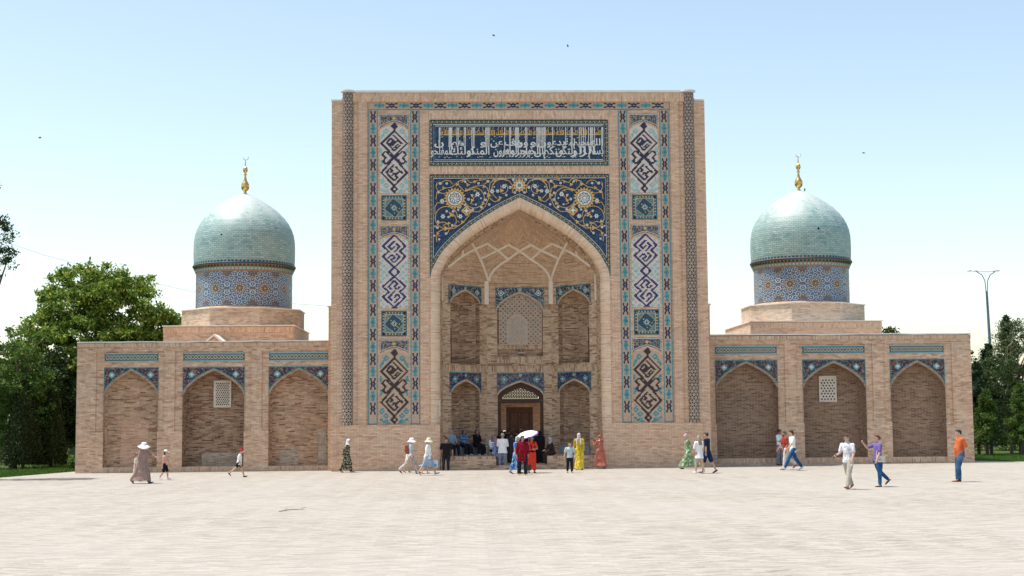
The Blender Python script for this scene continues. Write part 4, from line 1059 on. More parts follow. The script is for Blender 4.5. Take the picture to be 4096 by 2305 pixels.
# ------------------------------------------------------------------ wings
WINGLABEL = {-1: 'left', 1: 'right'}
def wing(sx, xo, bays, recs, dz, top, grille, nz, depths, nmat):
    """bays: (x0, x1) of each niche; recs: recessed frames; sx side"""
    b = MB(); xi = sx*9.10; x0, x1 = sorted((xo, xi)); Z = lambda z: z+dz
    T = plane_T(0)
    holes = []
    for (a, c) in recs:
        holes.append([(a, Z(1.93)), (c, Z(1.93)), (c, Z(5.72)), (a, Z(5.72))])
    low = []
    # front skin 6 cm proud of the recessed frames; niches cut through both
    bb = [((a+c)/2, (c-a)/2) for a, c in bays]
    cut_low = [[(c-w, Z(.25)), (c+w, Z(.25)), (c+w, Z(1.93)), (c-w, Z(1.93))] for c, w in bb]
    edge = [(x0, -.4)]
    segs = []
    # lower skin polygon with niche bites up to 1.93 and frame holes above: build as vertical slabs
    xs = sorted(set([x0, x1]+[q for r in recs for q in r]+[q for r in bays for q in r]))
    for a, c in zip(xs, xs[1:]):
        m_ = (a+c)/2
        inr = any(r[0] < m_ < r[1] for r in recs); inb = any(r[0] < m_ < r[1] for r in bays)
        spans = []
        if inb: spans.append((-.4, Z(.25)))
        if inr: spans += ([] if inb else [(-.4, Z(1.93))])+[(Z(5.72), Z(6.02))]
        elif inb: spans.append((Z(1.93), Z(6.02)))
        else: spans.append((-.4, Z(6.02)))
        for z0, z1 in spans: b.mesh([(a, 0, z0), (c, 0, z0), (c, 0, z1), (a, 0, z1)], [(0, 1, 2, 3)], B_wing)
    for r in recs:                                  # frame reveals
        a, c = r; z0, z1 = Z(1.93), Z(5.72)
        for q in ([(a, z0), (a, z1)], [(a, z1), (c, z1)], [(c, z1), (c, z0)]): b.mesh([(q[0][0], 0, q[0][1]), (q[1][0], 0, q[1][1]), (q[1][0], .07, q[1][1]), (q[0][0], .07, q[0][1])], [(0, 1, 2, 3)], B_wing)
        cuts = [x_ for x_ in bays if a-.3 < (x_[0]+x_[1])/2 < c+.3]
        xs2 = [a]+[q for x_ in cuts for q in x_]+[c]
        for k in range(0, len(xs2)-1, 2):
            if xs2[k+1]-xs2[k] > .01: b.mesh([(xs2[k], 0, z0), (xs2[k+1], 0, z0), (xs2[k+1], .07, z0), (xs2[k], .07, z0)], [(0, 1, 2, 3)], B_wing)
        hl = []
        for x_ in cuts:
            c_, w_ = (x_[0]+x_[1])/2, (x_[1]-x_[0])/2; cv = arch_curve(c_, w_, Z(3.62), Z(4.84))
            out = [(a, z0), (x_[0], z0)]+cv+[(x_[1], z0), (c, z0), (c, z1), (a, z1)]
            out = [p for i, p in enumerate(out) if i == 0 or hypot(p[0]-out[i-1][0], p[1]-out[i-1][1]) > 1e-4]
            b.plate(out, T=plane_T(.07), m=B_wing)
    b.mesh([(x0, -.045, Z(5.93)), (x1, -.045, Z(5.93)), (x1, -.045, Z(6.12)), (x0, -.045, Z(6.12)), (x0, 0.2, Z(5.93)), (x1, 0.2, Z(5.93))], [(0, 1, 2, 3), (0, 4, 5, 1)], B_wing_v)
    # ends, back and roof
    for x in (xo,): b.mesh([(x, 0, -.4), (x, 15, -.4), (x, 15, Z(6.12)), (x, 0, Z(6.12))], [(0, 1, 2, 3)], B_wing)
    b.mesh([(x0, 15, -.4), (x1, 15, -.4), (x1, 15, Z(6.12)), (x0, 15, Z(6.12))], [(0, 1, 2, 3)], B_wing)
    b.mesh([(x0, 0, Z(6.12)), (x1, 0, Z(6.12)), (x1, 15, Z(6.12)), (x0, 15, Z(6.12))], [(0, 1, 2, 3)], B_wing)
    for i, (c_, w_) in enumerate(bb):
        d = depths[i]; plan = [(-1, 0), (-1, d*.45), (-.97, d*.75), (-.86, d), (.86, d), (.97, d*.75), (1, d*.45), (1, 0)]
        zs, za = Z(3.62), Z(4.84)
        wb = [(c_-w_, Z(.25))]+arch_curve(c_, w_, zs, za)+[(c_+w_, Z(.25))]
        # walls of the recess following the arch, rounded into the flat back
        steps = [(1, 0), (1, d*.45), (.985, d*.75), (.93, d)]
        prev = None
        for f, dd in steps:
            cur = [(c_+(p[0]-c_)*f, dd, p[1] if p[1] < zs else zs+(p[1]-zs)*(f*.5+.5)) for p in wb]
            if prev:
                for k in range(len(cur)-1): b.mesh([prev[k], prev[k+1], cur[k+1], cur[k]], [(0, 1, 2, 3)], nmat[i])
            prev = cur
        tri = tessellate_polygon([[Vector((p[0], p[2], 0)) for p in prev]]); b.mesh(prev, tri, nmat[i])
        b.mesh([(c_-w_, -.0, Z(.25)), (c_+w_, 0, Z(.25)), (c_+w_, d, Z(.25)), (c_-w_, d, Z(.25))], [(0, 1, 2, 3)], B_wing_v)
        b.mesh([(c_-w_, -.012, Z(.0)), (c_+w_, -.012, Z(.0)), (c_+w_, -.012, Z(.25)), (c_-w_, -.012, Z(.25)), (c_-w_, 0, Z(.25)), (c_+w_, 0, Z(.25))], [(0, 1, 2, 3), (3, 2, 5, 4)], B_wing_v)
    o = b.build('wing_wall', parent=MAD)
    c = MB(); rr = random.Random(sx+4); n = 14
    zz = [Z(6.125)+rr.uniform(0, .035) for _ in range(n+1)]
    for i in range(n):
        a, e = x0+(x1-x0)*i/n, x0+(x1-x0)*(i+1)/n; za_, zb_ = zz[i], zz[i+1]
        c.mesh([(a, -.09, za_-.0), (e, -.09, zb_), (e, -.09, zb_+.055), (a, -.09, za_+.055), (a, .5, za_+.06), (e, .5, zb_+.06), (a, .5, za_-.01), (e, .5, zb_-.01)], [(0, 1, 2, 3), (3, 2, 5, 4), (0, 6, 7, 1), (4, 5, 7, 6)], M_coping)
    c.build('coping', parent=o)
    for i, (c_, w_) in enumerate(bb):
        zt = Z(4.97)
        T7 = plane_T(.07 if True else 0)
        spandrel(MAD, T7, c_, w_+.02, zt, w_, Z(3.62), Z(4.84), F_navy if nz else F_dark, (w_*.72, .36, .15, T_greyteal, T_turq2), trim=T_turq, ring=B_wing)
        m = MB(); a, e = c_-w_, c_+w_
        m.plate([(a, Z(5.24)), (e, Z(5.24)), (e, Z(5.64)), (a, Z(5.64))], T=plane_T(.05), d=.018, m=T_blue_dark)
        m.ribbon([(a+.02, Z(5.26)), (e-.02, Z(5.26)), (e-.02, Z(5.62)), (a+.02, Z(5.62))], .04, plane_T(.05), -.006, T_turq2, True)
        n = int((e-a-.1)/.155); st = (e-a-.12)/n
        for k in range(n):
            q = (a+.06+(k+.5)*st, Z(5.44)); s_ = k % 2
            m.disc(q, .085, plane_T(.05), -.006, T_paleline, 10); m.disc(q, .063, plane_T(.05), -.009, T_brown if s_ else T_greendk, 8); m.disc((q[0]+st/2, q[1]), .024, plane_T(.05), -.010, T_goldpale, 5)
            for h in (-.115, .115): m.ribbon([(q[0]-st/2, q[1]+h), (q[0], q[1]+h*.75), (q[0]+st/2, q[1]+h)], .016, plane_T(.05), -.008, T_paleline)
        m.build('frieze_panel', parent=MAD)
    if grille:
        gx0, gx1, gz0, gz1, gy, st, rad = grille; m = MB(); gz0, gz1 = Z(gz0), Z(gz1)
        holes = []; r_ = 0; z = gz0+.14
        while z < gz1-.1:
            x = gx0+.13+(r_ % 2)*st/2
            while x < gx1-.11: holes.append([(x+rad*cos(k*pi/3), z+rad*sin(k*pi/3)) for k in range(6)]); x += st
            z += st*.866; r_ += 1
        m.plate([(gx0, gz0), (gx1, gz0), (gx1, gz1), (gx0, gz1)], holes, T=plane_T(gy-.09), d=.088, m=M_grille)
        m.ribbon([(gx0+.03, gz0+.03), (gx1-.03, gz0+.03), (gx1-.03, gz1-.03), (gx0+.03, gz1-.03)], .06, plane_T(gy-.09), -.02, M_grille, True)
        g = m.build('ventilation_grille', parent=MAD)
        k = MB(); k.mesh([(gx0+.04, gy-.012, gz0+.04), (gx1-.04, gy-.012, gz0+.04), (gx1-.04, gy-.012, gz1-.04), (gx0+.04, gy-.012, gz1-.04)], [(0, 1, 2, 3)], M_black); k.build('dark_opening', parent=g)
    return o
T_paleline = tile('pale_line_tile', (.50, .50, .44), .35, .1); T_greendk = tile('dark_green_tile', (.05, .10, .05), .35, .3)
M_grille = plain('pale_grille_plaster', (.66, .58, .49), .85, .2)
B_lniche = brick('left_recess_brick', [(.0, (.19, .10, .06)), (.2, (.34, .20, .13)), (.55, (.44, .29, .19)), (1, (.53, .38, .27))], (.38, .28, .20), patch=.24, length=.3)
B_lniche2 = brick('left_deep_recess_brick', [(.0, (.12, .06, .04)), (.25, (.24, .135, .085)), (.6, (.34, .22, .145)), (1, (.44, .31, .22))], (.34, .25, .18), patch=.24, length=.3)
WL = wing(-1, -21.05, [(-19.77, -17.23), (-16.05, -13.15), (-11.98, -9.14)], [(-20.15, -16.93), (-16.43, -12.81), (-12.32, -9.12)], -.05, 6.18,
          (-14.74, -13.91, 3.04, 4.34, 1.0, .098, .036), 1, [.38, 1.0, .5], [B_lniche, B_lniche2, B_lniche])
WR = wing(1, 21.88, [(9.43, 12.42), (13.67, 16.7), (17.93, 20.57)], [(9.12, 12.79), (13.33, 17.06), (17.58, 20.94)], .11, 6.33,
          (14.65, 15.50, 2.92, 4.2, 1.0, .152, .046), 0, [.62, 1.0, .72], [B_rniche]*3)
# patches of newer brick in the left bays (different brick, not shade)
B_patch = brick('newer_red_brick', [(0, (.40, .22, .14)), (.5, (.52, .32, .22)), (1, (.58, .40, .29))], (.45, .34, .26), patch=.15)
B_patch2 = brick('old_grey_brick', [(0, (.24, .17, .12)), (.5, (.36, .28, .21)), (1, (.46, .38, .30))], (.48, .41, .33), patch=.25, mort=.011)
m = MB()
m.mesh([(-19.05, .372, .2), (-18.98, .372, 2.45), (-17.95, .372, 2.5), (-17.72, .372, 2.0), (-17.72, .372, 1.3), (-17.9, .372, 1.25), (-17.9, .372, .2)], [(0, 6, 5, 4, 3, 2, 1)], B_patch)
m.mesh([(-9.68, .492, .2), (-9.68, .492, 1.85), (-9.3, .492, 1.9), (-9.3, .492, .2)], [(0, 3, 2, 1)], B_patch2)
m.mesh([(-11.5, .492, .2), (-11.5, .492, .9), (-10.6, .492, 1.0), (-10.6, .492, .2)], [(0, 3, 2, 1)], B_patch2)
m.mesh([(-15.3, .992, .2), (-15.3, .992, .8), (-13.5, .992, .85), (-13.5, .992, .2)], [(0, 3, 2, 1)], B_patch2)
m.build('brick_patch', parent=WL)
m = MB(); m.mesh([(-15.9, 4.0, 6.05), (-14.7, 4.0, 6.05), (-15.3, 4.0, 6.62)], [(0, 1, 2)], B_wing); m.mesh([(-16.05, 3.9, 6.1), (-15.3, 3.9, 6.72), (-15.3, 5.5, 6.72), (-16.05, 5.5, 6.1), (-14.55, 3.9, 6.1), (-14.55, 5.5, 6.1), (-15.9, 3.9, 6.1), (-15.3, 3.9, 6.6), (-14.7, 3.9, 6.1)], [(0, 1, 2, 3), (1, 4, 5, 2), (0, 6, 7, 1), (1, 7, 8, 4)], M_coping)
m.build('roof_vent', parent=WL)

# ------------------------------------------------------------------ domed chambers
def petals():
    """ten-fold star pattern: list of petals (centre u, v, direction) and rosette centres, unit = rosette spacing"""
    out = []; seen = set()
    def add(cu, cv_, a, r, flip):
        u, v = cu+cos(a)*r, cv_+sin(a)*r
        if abs(v) > .66 or not (-1e-6 <= u % 1.0 <= 1): return
        key = (round((u % 1)*25) % 25, round(v*25))
        if key in seen: return
        seen.add(key); out.append((u, v, a+(pi if flip else 0)))
    for k in range(10): add(0, 0, pi/2+k*pi/5, .315, False)
    for s in (-1, 1):
        for k in range(10): add(.5, s*.665, pi/2+k*pi/5, .315, False)
    for a in (90, -90): add(0, 0, R(a), .535, True)
    for a in (18, -18, 162, -162): add(0, 0, R(a), .525, True)
    return out
PET = petals()
F_drum = floral('drum_field_tile', (.03, .08, .19), (.22, .14, .07), (.32, .36, .40), (.06, .17, .30), 2.2, .05, .16, .05)
F_rose = floral('drum_rosette_tile', (.09, .065, .035), (.24, .13, .05), (.26, .27, .24), (.05, .08, .08), 2.2, .05, .22, .03)
T_bluewhite = tile('bluish_white_tile', (.46, .54, .60), .35, .1); T_drumblue = tile('drum_blue_tile', (.015, .085, .20), .35, .2)
def domed(x, y, pale, ocm, zoff, hole_a, blk):
    d = MB(); z0 = 8.36+zoff
    # square chamber and octagon
    bx0, bx1, by0, by1, bz = blk
    ch = MB(); ch.box((bx0, by0, 5.8), (bx1, by1, bz), ocm); ch.box((bx0-.01, by0-.025, bz-.32), (bx1+.01, by0-.003, bz-.04), B_wing_v if not pale else B_palev)
    base = ch.build('square_base', parent=MAD)
    cp = MB(); rr = random.Random(int(x)); cp.box((bx0-.06, by0-.08, bz+.003), (bx1+.06, by1+.06, bz+.055), M_coping); cp.build('coping', parent=base)
    ap = 3.12; oc = MB(); R8 = ap/cos(pi/8); pts = [(x+R8*cos(pi/8+k*pi/4), y+R8*sin(pi/8+k*pi/4)) for k in range(8)]
    zt = z0-.16
    for k in range(8):
        p, q = pts[k], pts[(k+1) % 8]; oc.mesh([(p[0], p[1], bz), (q[0], q[1], bz), (q[0], q[1], zt), (p[0], p[1], zt)], [(0, 1, 2, 3)], ocm)
    oc.mesh([(p[0], p[1], zt) for p in pts], [tuple(range(8))], ocm); octo = oc.build('octagonal_base', parent=MAD)
    cp = MB(); pr = [(px_*1.0, py_) for px_, py_ in pts]; o2 = [(x+(p[0]-x)*1.02, y+(p[1]-y)*1.02) for p in pts]
    cp.mesh([(p[0], p[1], zt+.002) for p in o2]+[(p[0], p[1], zt+.05) for p in o2], [tuple(range(8, 16))]+[(k, (k+1) % 8, 8+(k+1) % 8, 8+k) for k in range(8)]+[tuple(range(7, -1, -1))], M_coping); cp.build('coping', parent=octo)
    # drum
    rd = 2.58; n = 96; H = 1.86; dr = MB()
    G = [[(x+rd*cos(2*pi*j/n), y+rd*sin(2*pi*j/n), zt+.05+i*(H+.2)/4) for j in range(n+1)] for i in range(5)]
    uvgrid(dr, G, [[(0, 0)]*(n+1)]*5, F_drum); dr.lathe([(rd+.035, 0), (rd+.035, .10), (rd+.0, .12)], (x, y, zt+.05), n, B_wing)
    D = dr.build('drum', parent=MAD, smooth='all')
    N = 12; sp_ = 2*pi*rd/N; zc = z0+H/2+.02
    def TC(u, v, dep): a = u/rd-pi/2+.06; r_ = rd-dep; return (x+r_*cos(a), y+r_*sin(a), zc+v)
    w = MB(); ros = MB(); blu = MB()
    shp = [(-.125, 0), (-.02, .082), (.065, .082), (.115, 0), (.065, -.082), (-.02, -.082)]
    for k in range(N):
        for cu, cv_ in ((0, 0), (.5, .665), (.5, -.665)):
            q = []
            for i in range(20):
                a = i*pi/10; r_ = (.30 if i % 2 else .185); vv = cv_+sin(a+pi/2)*r_; q.append(((k+cu+cos(a+pi/2)*r_)*sp_, max(-.66, min(.66, vv))*sp_))
            ros.face([TC(p[0], p[1], -.004) for p in q], F_rose)
            if cv_ == 0:
                for i in range(10): a = i*pi/5; ros.disc(((k+cos(a)*.155)*sp_, sin(a)*.155*sp_), .03*sp_, TC, -.008, T_paleline, 6)
                ros.disc((k*sp_, 0), .035*sp_, TC, -.008, T_gold, 8)
        for u, v, a in PET:
            q = []
            for r_, t in shp:
                uu, vv = (k+u+cos(a)*r_-sin(a)*t), (v+sin(a)*r_+cos(a)*t); q.append((uu*sp_, max(-.668, min(.668, vv))*sp_))
            blu.face([TC(p[0], p[1], -.006) for p in q], T_drumblue); blu.disc(((k+u)*sp_, v*sp_), .038*sp_, TC, -.010, T_paleline, 6); blu.disc(((k+u)*sp_, v*sp_), .017*sp_, TC, -.013, T_brown, 5)
            w.ribbon(q, .026, TC, -.012, T_bluewhite, True)
    w.build('white_strapwork', parent=D); ros.build('star_rosettes', parent=D); blu.build('blue_petals', parent=D)
    # cornice
    c = MB(); zt2 = zc+H/2+.01
    c.lathe([(rd, -.02), (rd+.03, .0), (rd+.03, .05), (rd+.02, .06), (rd+.16, .36), (rd+.19, .40), (rd+.19, .44), (rd+.13, .46)], (x, y, zt2), n, B_tanline)
    n2 = 84
    for k in range(n2):
        a = 2*pi*k/n2
        for (r0, z_, r1, z1, ww, mm) in ((rd+.035, .06, rd+.10, .20, .011, T_turq2), (rd+.10, .21, rd+.165, .35, .013, T_green), ):
            vs = []
            for (rr_, zz_, f) in ((r0, z_, 1), (r0+(r1-r0)*.65, z_+(z1-z_)*.65, 1), (r1, z1, 0)):
                for s_ in ((-1, 1) if f else (0,)): vs.append((x+(rr_+.02)*cos(a+s_*ww*2.2), y+(rr_+.02)*sin(a+s_*ww*2.2), zt2+zz_))
            c.mesh(vs, [(0, 1, 3, 2), (2, 3, 4)], mm)
        vs = [(x+(rd+.155)*cos(a+s_*.028), y+(rd+.155)*sin(a+s_*.028), zt2+zz_) for s_, zz_ in ((-1, .47), (1, .47), (.35, .56), (-.35, .56))]; c.mesh(vs, [(0, 1, 2, 3)], T_blue_dark)
    c.lathe([(rd+.20, .36), (rd+.21, .40), (rd+.20, .43)], (x, y, zt2), n, T_blue_dark)
    c.build('cornice', parent=D)
    # dome shell
    zd = zt2+.44; prof = [(2.70, 0), (2.725, .3), (2.735, .7), (2.73, 1.1), (2.715, 1.4), (2.66, 1.72), (2.56, 2.02), (2.40, 2.34), (2.16, 2.67), (1.87, 2.97), (1.52, 3.26), (1.13, 3.53), (.72, 3.77), (.36, 3.94), (.06, 4.05)]
    sc = (14.70-10.66)/4.05
    P2 = []
    for i in range(len(prof)-1):
        for t in (0, .25, .5, .75): P2.append((prof[i][0]*(1-t)+prof[i+1][0]*t, (prof[i][1]*(1-t)+prof[i+1][1]*t)*sc))
    P2.append((prof[-1][0], prof[-1][1]*sc)); s_ = MB(); L = 0; n = 112; G = []; UV = []
    for i, (r_, z_) in enumerate(P2):
        if i: L += hypot(r_-P2[i-1][0], z_-P2[i-1][1])
        G.append([(x+r_*cos(2*pi*j/n-pi/2+.3), y+r_*sin(2*pi*j/n-pi/2+.3), zd+z_) for j in range(n+1)]); UV.append([(j/n*17.04, L) for j in range(n+1)])
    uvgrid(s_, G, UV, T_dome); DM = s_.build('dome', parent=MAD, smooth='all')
    for az, hz in hole_a:
        m = MB(); a = R(az); rr_ = 2.66 if hz > 1.2 else 2.72
        m.tube([(x+(rr_-.15)*cos(a), y+(rr_-.15)*sin(a), zd+hz), (x+(rr_+.05)*cos(a), y+(rr_+.05)*sin(a), zd+hz)], .055, 12, M_black); m.build('vent_hole', parent=DM)
    f = MB(); zf = zd+prof[-1][1]*sc-.08
    f.lathe([(.17, -.02), (.12, .06), (.075, .16), (.07, .2), (.13, .25), (.20, .34), (.232, .46), (.22, .58), (.16, .70), (.095, .82), (.062, .98), (.055, 1.10), (.095, 1.13), (.095, 1.17), (.05, 1.2), (.05, 1.24), (.10, 1.29), (.136, 1.38), (.136, 1.44), (.10, 1.53), (.045, 1.59), (.035, 1.75), (.015, 1.96)], (x, y, zf), 24, M_gold)
    cr = []
    for k in range(15):
        a = R(-205+k*230/14+10); cr.append((x+.02+.14*cos(a), y, zf+2.10+.14*sin(a)))
    f.tube(cr, [.004+.02*sin(pi*k/14) for k in range(15)], 6, M_gold)
    f.build('gilded_finial', parent=DM, smooth=True)
    return DM
B_palev = brick('pale_upright_brick', OC2, (.42, .36, .30), swap=True); B_tanline = plain('terracotta_line', (.32, .20, .13), .8)
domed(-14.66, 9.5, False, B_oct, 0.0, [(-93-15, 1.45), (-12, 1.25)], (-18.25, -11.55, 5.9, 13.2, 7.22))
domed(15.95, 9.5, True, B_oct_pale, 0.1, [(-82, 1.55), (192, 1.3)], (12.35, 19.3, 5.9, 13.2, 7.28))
# ------------------------------------------------------------------ trees
def leaf_mat(name, c0, c1, c2, tr=.35):
    m = bpy.data.materials.new(name); m.use_nodes = True; t = m.node_tree; b = t.nodes['Principled BSDF']; out = t.nodes['Material Output']
    g = t.nodes.new('ShaderNodeNewGeometry'); r = t.nodes.new('ShaderNodeValToRGB'); e = r.color_ramp.elements
    e[0].position = 0; e[0].color = (*c0, 1); e[1].position = 1; e[1].color = (*c2, 1); k = e.new(.6); k.color = (*c1, 1)
    t.links.new(g.outputs['Random Per Island'], r.inputs[0]); t.links.new(r.outputs[0], b.inputs['Base Color'])
    b.inputs['Roughness'].default_value = .55; b.inputs['Specular IOR Level'].default_value = .3
    tl = t.nodes.new('ShaderNodeBsdfTranslucent'); t.links.new(r.outputs[0], tl.inputs[0]); mx = t.nodes.new('ShaderNodeMixShader'); mx.inputs[0].default_value = tr
    t.links.new(b.outputs[0], mx.inputs[1]); t.links.new(tl.outputs[0], mx.inputs[2]); t.links.new(mx.outputs[0], out.inputs[0]); return m
L_walnut = leaf_mat('walnut_leaf', (.07, .15, .02), (.18, .28, .035), (.42, .44, .09))
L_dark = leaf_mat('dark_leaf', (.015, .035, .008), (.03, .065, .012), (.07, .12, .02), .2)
L_mid = leaf_mat('mid_leaf', (.03, .075, .012), (.075, .15, .022), (.20, .27, .05), .35)
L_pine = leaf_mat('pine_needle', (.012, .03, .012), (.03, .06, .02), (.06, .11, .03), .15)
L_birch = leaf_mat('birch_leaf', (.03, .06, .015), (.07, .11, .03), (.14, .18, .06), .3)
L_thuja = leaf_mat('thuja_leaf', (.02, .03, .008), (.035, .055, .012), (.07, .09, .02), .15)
M_bark = plain('grey_brown_bark', (.10, .075, .055), .95, .1, 0, .35, 12)
def leaves(name, pts, nrm, size, mat, parent, rnd, aspect=.5, droop=0.3, loc=(0, 0, 0)):
    n = len(pts); r = np.random.RandomState(rnd)
    a = r.normal(size=(n, 3)); a[:, 2] -= droop; a /= np.linalg.norm(a, axis=1)[:, None]
    b = nrm+r.normal(size=(n, 3))*.7; b = np.cross(a, b); b /= np.linalg.norm(b, axis=1)[:, None]+1e-9
    s = size*r.uniform(.6, 1.3, n)[:, None]; w = s*aspect*.5
    V = np.stack([pts, pts+a*s*.5+b*w, pts+a*s, pts+a*s*.5-b*w], 1).reshape(-1, 3)-np.array(loc)
    me = bpy.data.meshes.new(name); me.vertices.add(4*n); me.vertices.foreach_set('co', V.ravel()); me.loops.add(4*n)
    me.loops.foreach_set('vertex_index', np.arange(4*n)); me.polygons.add(n); me.polygons.foreach_set('loop_start', np.arange(0, 4*n, 4)); me.polygons.foreach_set('loop_total', np.full(n, 4))
    me.materials.append(mat); me.update(); me.validate()
    o = bpy.data.objects.new(name, me); COL.objects.link(o); o.parent = parent; return o
def clumps(lobes, nc, rad, per, seed, shell=.55):
    """clump centres spread through ellipsoid lobes (c, r), leaves through each clump"""
    r = np.random.RandomState(seed); P = []; N = []
    vol = np.array([l[1][0]*l[1][1]*l[1][2] for l in lobes])**.67; vol /= vol.sum()
    for (c, rr), f in zip(lobes, vol):
        for _ in range(max(2, int(nc*f))):
            d = r.normal(size=3); d /= np.linalg.norm(d); k = shell+(1-shell)*r.uniform()**.5
            cc = np.array(c)+d*np.array(rr)*k; q = rad*r.uniform(.55, 1.3); m = int(per*r.uniform(.5, 1.3))
            e = r.normal(size=(m, 3)); e /= np.linalg.norm(e, axis=1)[:, None]; e *= r.uniform(size=(m, 1))**.45
            P.append(cc+e*np.array([q, q, q*.62])); N.append(e+np.array([0, 0, .5]))
    return np.concatenate(P), np.concatenate(N)
def tree(name, label, cat, base, h, lobes, nc, rad, per, size, mat, seed, trunk=.25, group=None, limbs=7, shell=.5, **kw):
    """base: foot of the trunk; lobes relative to base"""
    e = empty(name, base, label, cat, group); r = random.Random(seed)
    t = MB(); top = (r.uniform(-.2, .2), r.uniform(-.2, .2), h*.72); mid = (r.uniform(-.15, .15), 0, h*.35)
    t.tube([(0, 0, -.15), (0.0, 0, .3), mid, top], [trunk*1.25, trunk, trunk*.7, trunk*.2], 9, M_bark)
    for i in range(limbs):
        c, rr = lobes[i % len(lobes)]; z = h*r.uniform(.22, .55); k = r.uniform(.4, .85)
        tip = (c[0]+rr[0]*r.uniform(-k, k), c[1]+rr[1]*r.uniform(-k, k), c[2]+rr[2]*r.uniform(-.1, .8)); s = (mid[0]*z/h*2, 0, z)
        m_ = [(s[j]+tip[j])/2+(.25 if j == 2 else r.uniform(-.15, .15)) for j in range(3)]
        t.tube([s, m_, tip], [trunk*.42, trunk*.26, .015], 6, M_bark)
    t.build('trunk', parent=e, smooth='all')
    P, N = clumps(lobes, nc, rad, per, seed, shell); leaves('crown', P, N, size, mat, e, seed, **kw); return e
def at(u, v, Y): p = px(u, v, Y); return (p.x, p.y, ground(p.x)-.05)
# big walnut behind the left wing
bx = at(405, 1500, 17)
tree('walnut_tree', 'broad walnut tree with bright green leaves rising behind the left wing', 'tree', bx, 12,
     [((0, 0, 6.8), (4.2, 3.5, 4.4)), ((-3.0, -.5, 6.2), (2.2, 2.2, 2.6)), ((3.0, 0, 6.8), (2.2, 2.2, 2.7)), ((1.2, 0, 9.2), (2.6, 2.2, 2.4)), ((-1.4, 0, 9.3), (2.4, 2.2, 2.4)), ((-2.2, -.5, 3.2), (2.2, 2, 3.0)), ((1.0, -1, 3.0), (3.0, 2, 2.6)), ((3.6, 0, 8.3), (1.1, 1, 1.0)), ((-3.9, 0, 8.1), (.9, .8, .7)), ((0, -.5, 10.6), (2.4, 1.8, 1.1)), ((4.2, 0, 6.6), (1.5, 1.4, 1.9)), ((-4.4, -.5, 6.4), (1.5, 1.4, 1.9))],
     900, .50, 100, .24, L_walnut, 11, .3, limbs=10, shell=.35)
bx = at(60, 1500, 9)
tree('leafy_tree', 'mid green leafy tree with low branches at the left edge before the walnut', 'tree', bx, 8.2,
     [((0.1, 0, 4.9), (1.7, 2.0, 2.9)), ((1.0, 0, 4.4), (1.0, 1.2, 2.0)), ((-1.4, 0, 5.0), (1.6, 1.6, 3.0)), ((1.2, 0, 3.0), (1.3, 1.2, 1.5)), ((0, .4, 2.6), (2.2, 1.2, 1.9))], 330, .40, 95, .15, L_mid, 5, .2, shell=.3)
bx = at(205, 1500, 14)
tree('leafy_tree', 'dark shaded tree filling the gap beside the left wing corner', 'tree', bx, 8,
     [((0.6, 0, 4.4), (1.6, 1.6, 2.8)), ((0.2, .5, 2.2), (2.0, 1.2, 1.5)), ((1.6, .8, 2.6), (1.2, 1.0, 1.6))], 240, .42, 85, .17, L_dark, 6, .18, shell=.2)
def thuja(base, h, r_, seed, label):
    e = empty('clipped_thuja', base, label, 'thuja', 'clipped dark thujas on the left lawn'); t = MB(); t.tube([(0, 0, -.1), (0, 0, h*.5)], [.10, .05], 8, M_bark); t.build('trunk', parent=e)
    rr = np.random.RandomState(seed); n = 15000; z = rr.uniform(.05, 1, n); a = rr.uniform(0, 2*pi, n)
    w = np.minimum(1, ((1-z)*1.25+.02)**.55)*np.minimum(1, (z/.10+.45)**.5)*r_*(1+.06*np.sin(a*5+z*9))*rr.uniform(.80, 1.02, n)
    P = np.stack([w*np.cos(a), w*np.sin(a), z*h], 1); N = np.stack([np.cos(a), np.sin(a), .3*np.ones(n)], 1); leaves('crown', P, N, .12, L_thuja, e, seed, droop=-.6)
    core = MB(); core.lathe([(0, h*.15), (r_*.62, h*.2), (r_*.68, h*.5), (r_*.4, h*.8), (0, h*.92)], (0, 0, 0), 14, L_thuja); core.build('inner_foliage', parent=e)
b1 = gp(72, 1876); b2 = gp(182, 1872)
thuja((b1.x, b1.y+.8, b1.z-.05), 4.7, .96, 1, 'larger clipped dark thuja nearer the left edge of the photo')
thuja((b2.x, b2.y+1.0, b2.z-.05), 4.2, .80, 2, 'slimmer clipped dark thuja nearer the brick wing')
# poplar mostly out of frame
p = px(-75, 980, -6)
tree('poplar', 'dark poplar showing only its branch tips at the left edge', 'tree', (p.x, -6, ground(p.x)-.05), 15,
     [((.15, 0, p.z), (1.35, 1.2, 1.75)), ((-.5, 0, p.z-3.5), (1.1, 1.1, 2.6)), ((-.6, 0, p.z+2.5), (1.3, 1.2, 2.0)), ((1.05, 0, p.z-.25), (.5, .4, .35)), ((.75, 0, p.z+1.15), (.45, .4, .4))], 210, .34, 60, .12, L_dark, 21, .24, shell=.5)
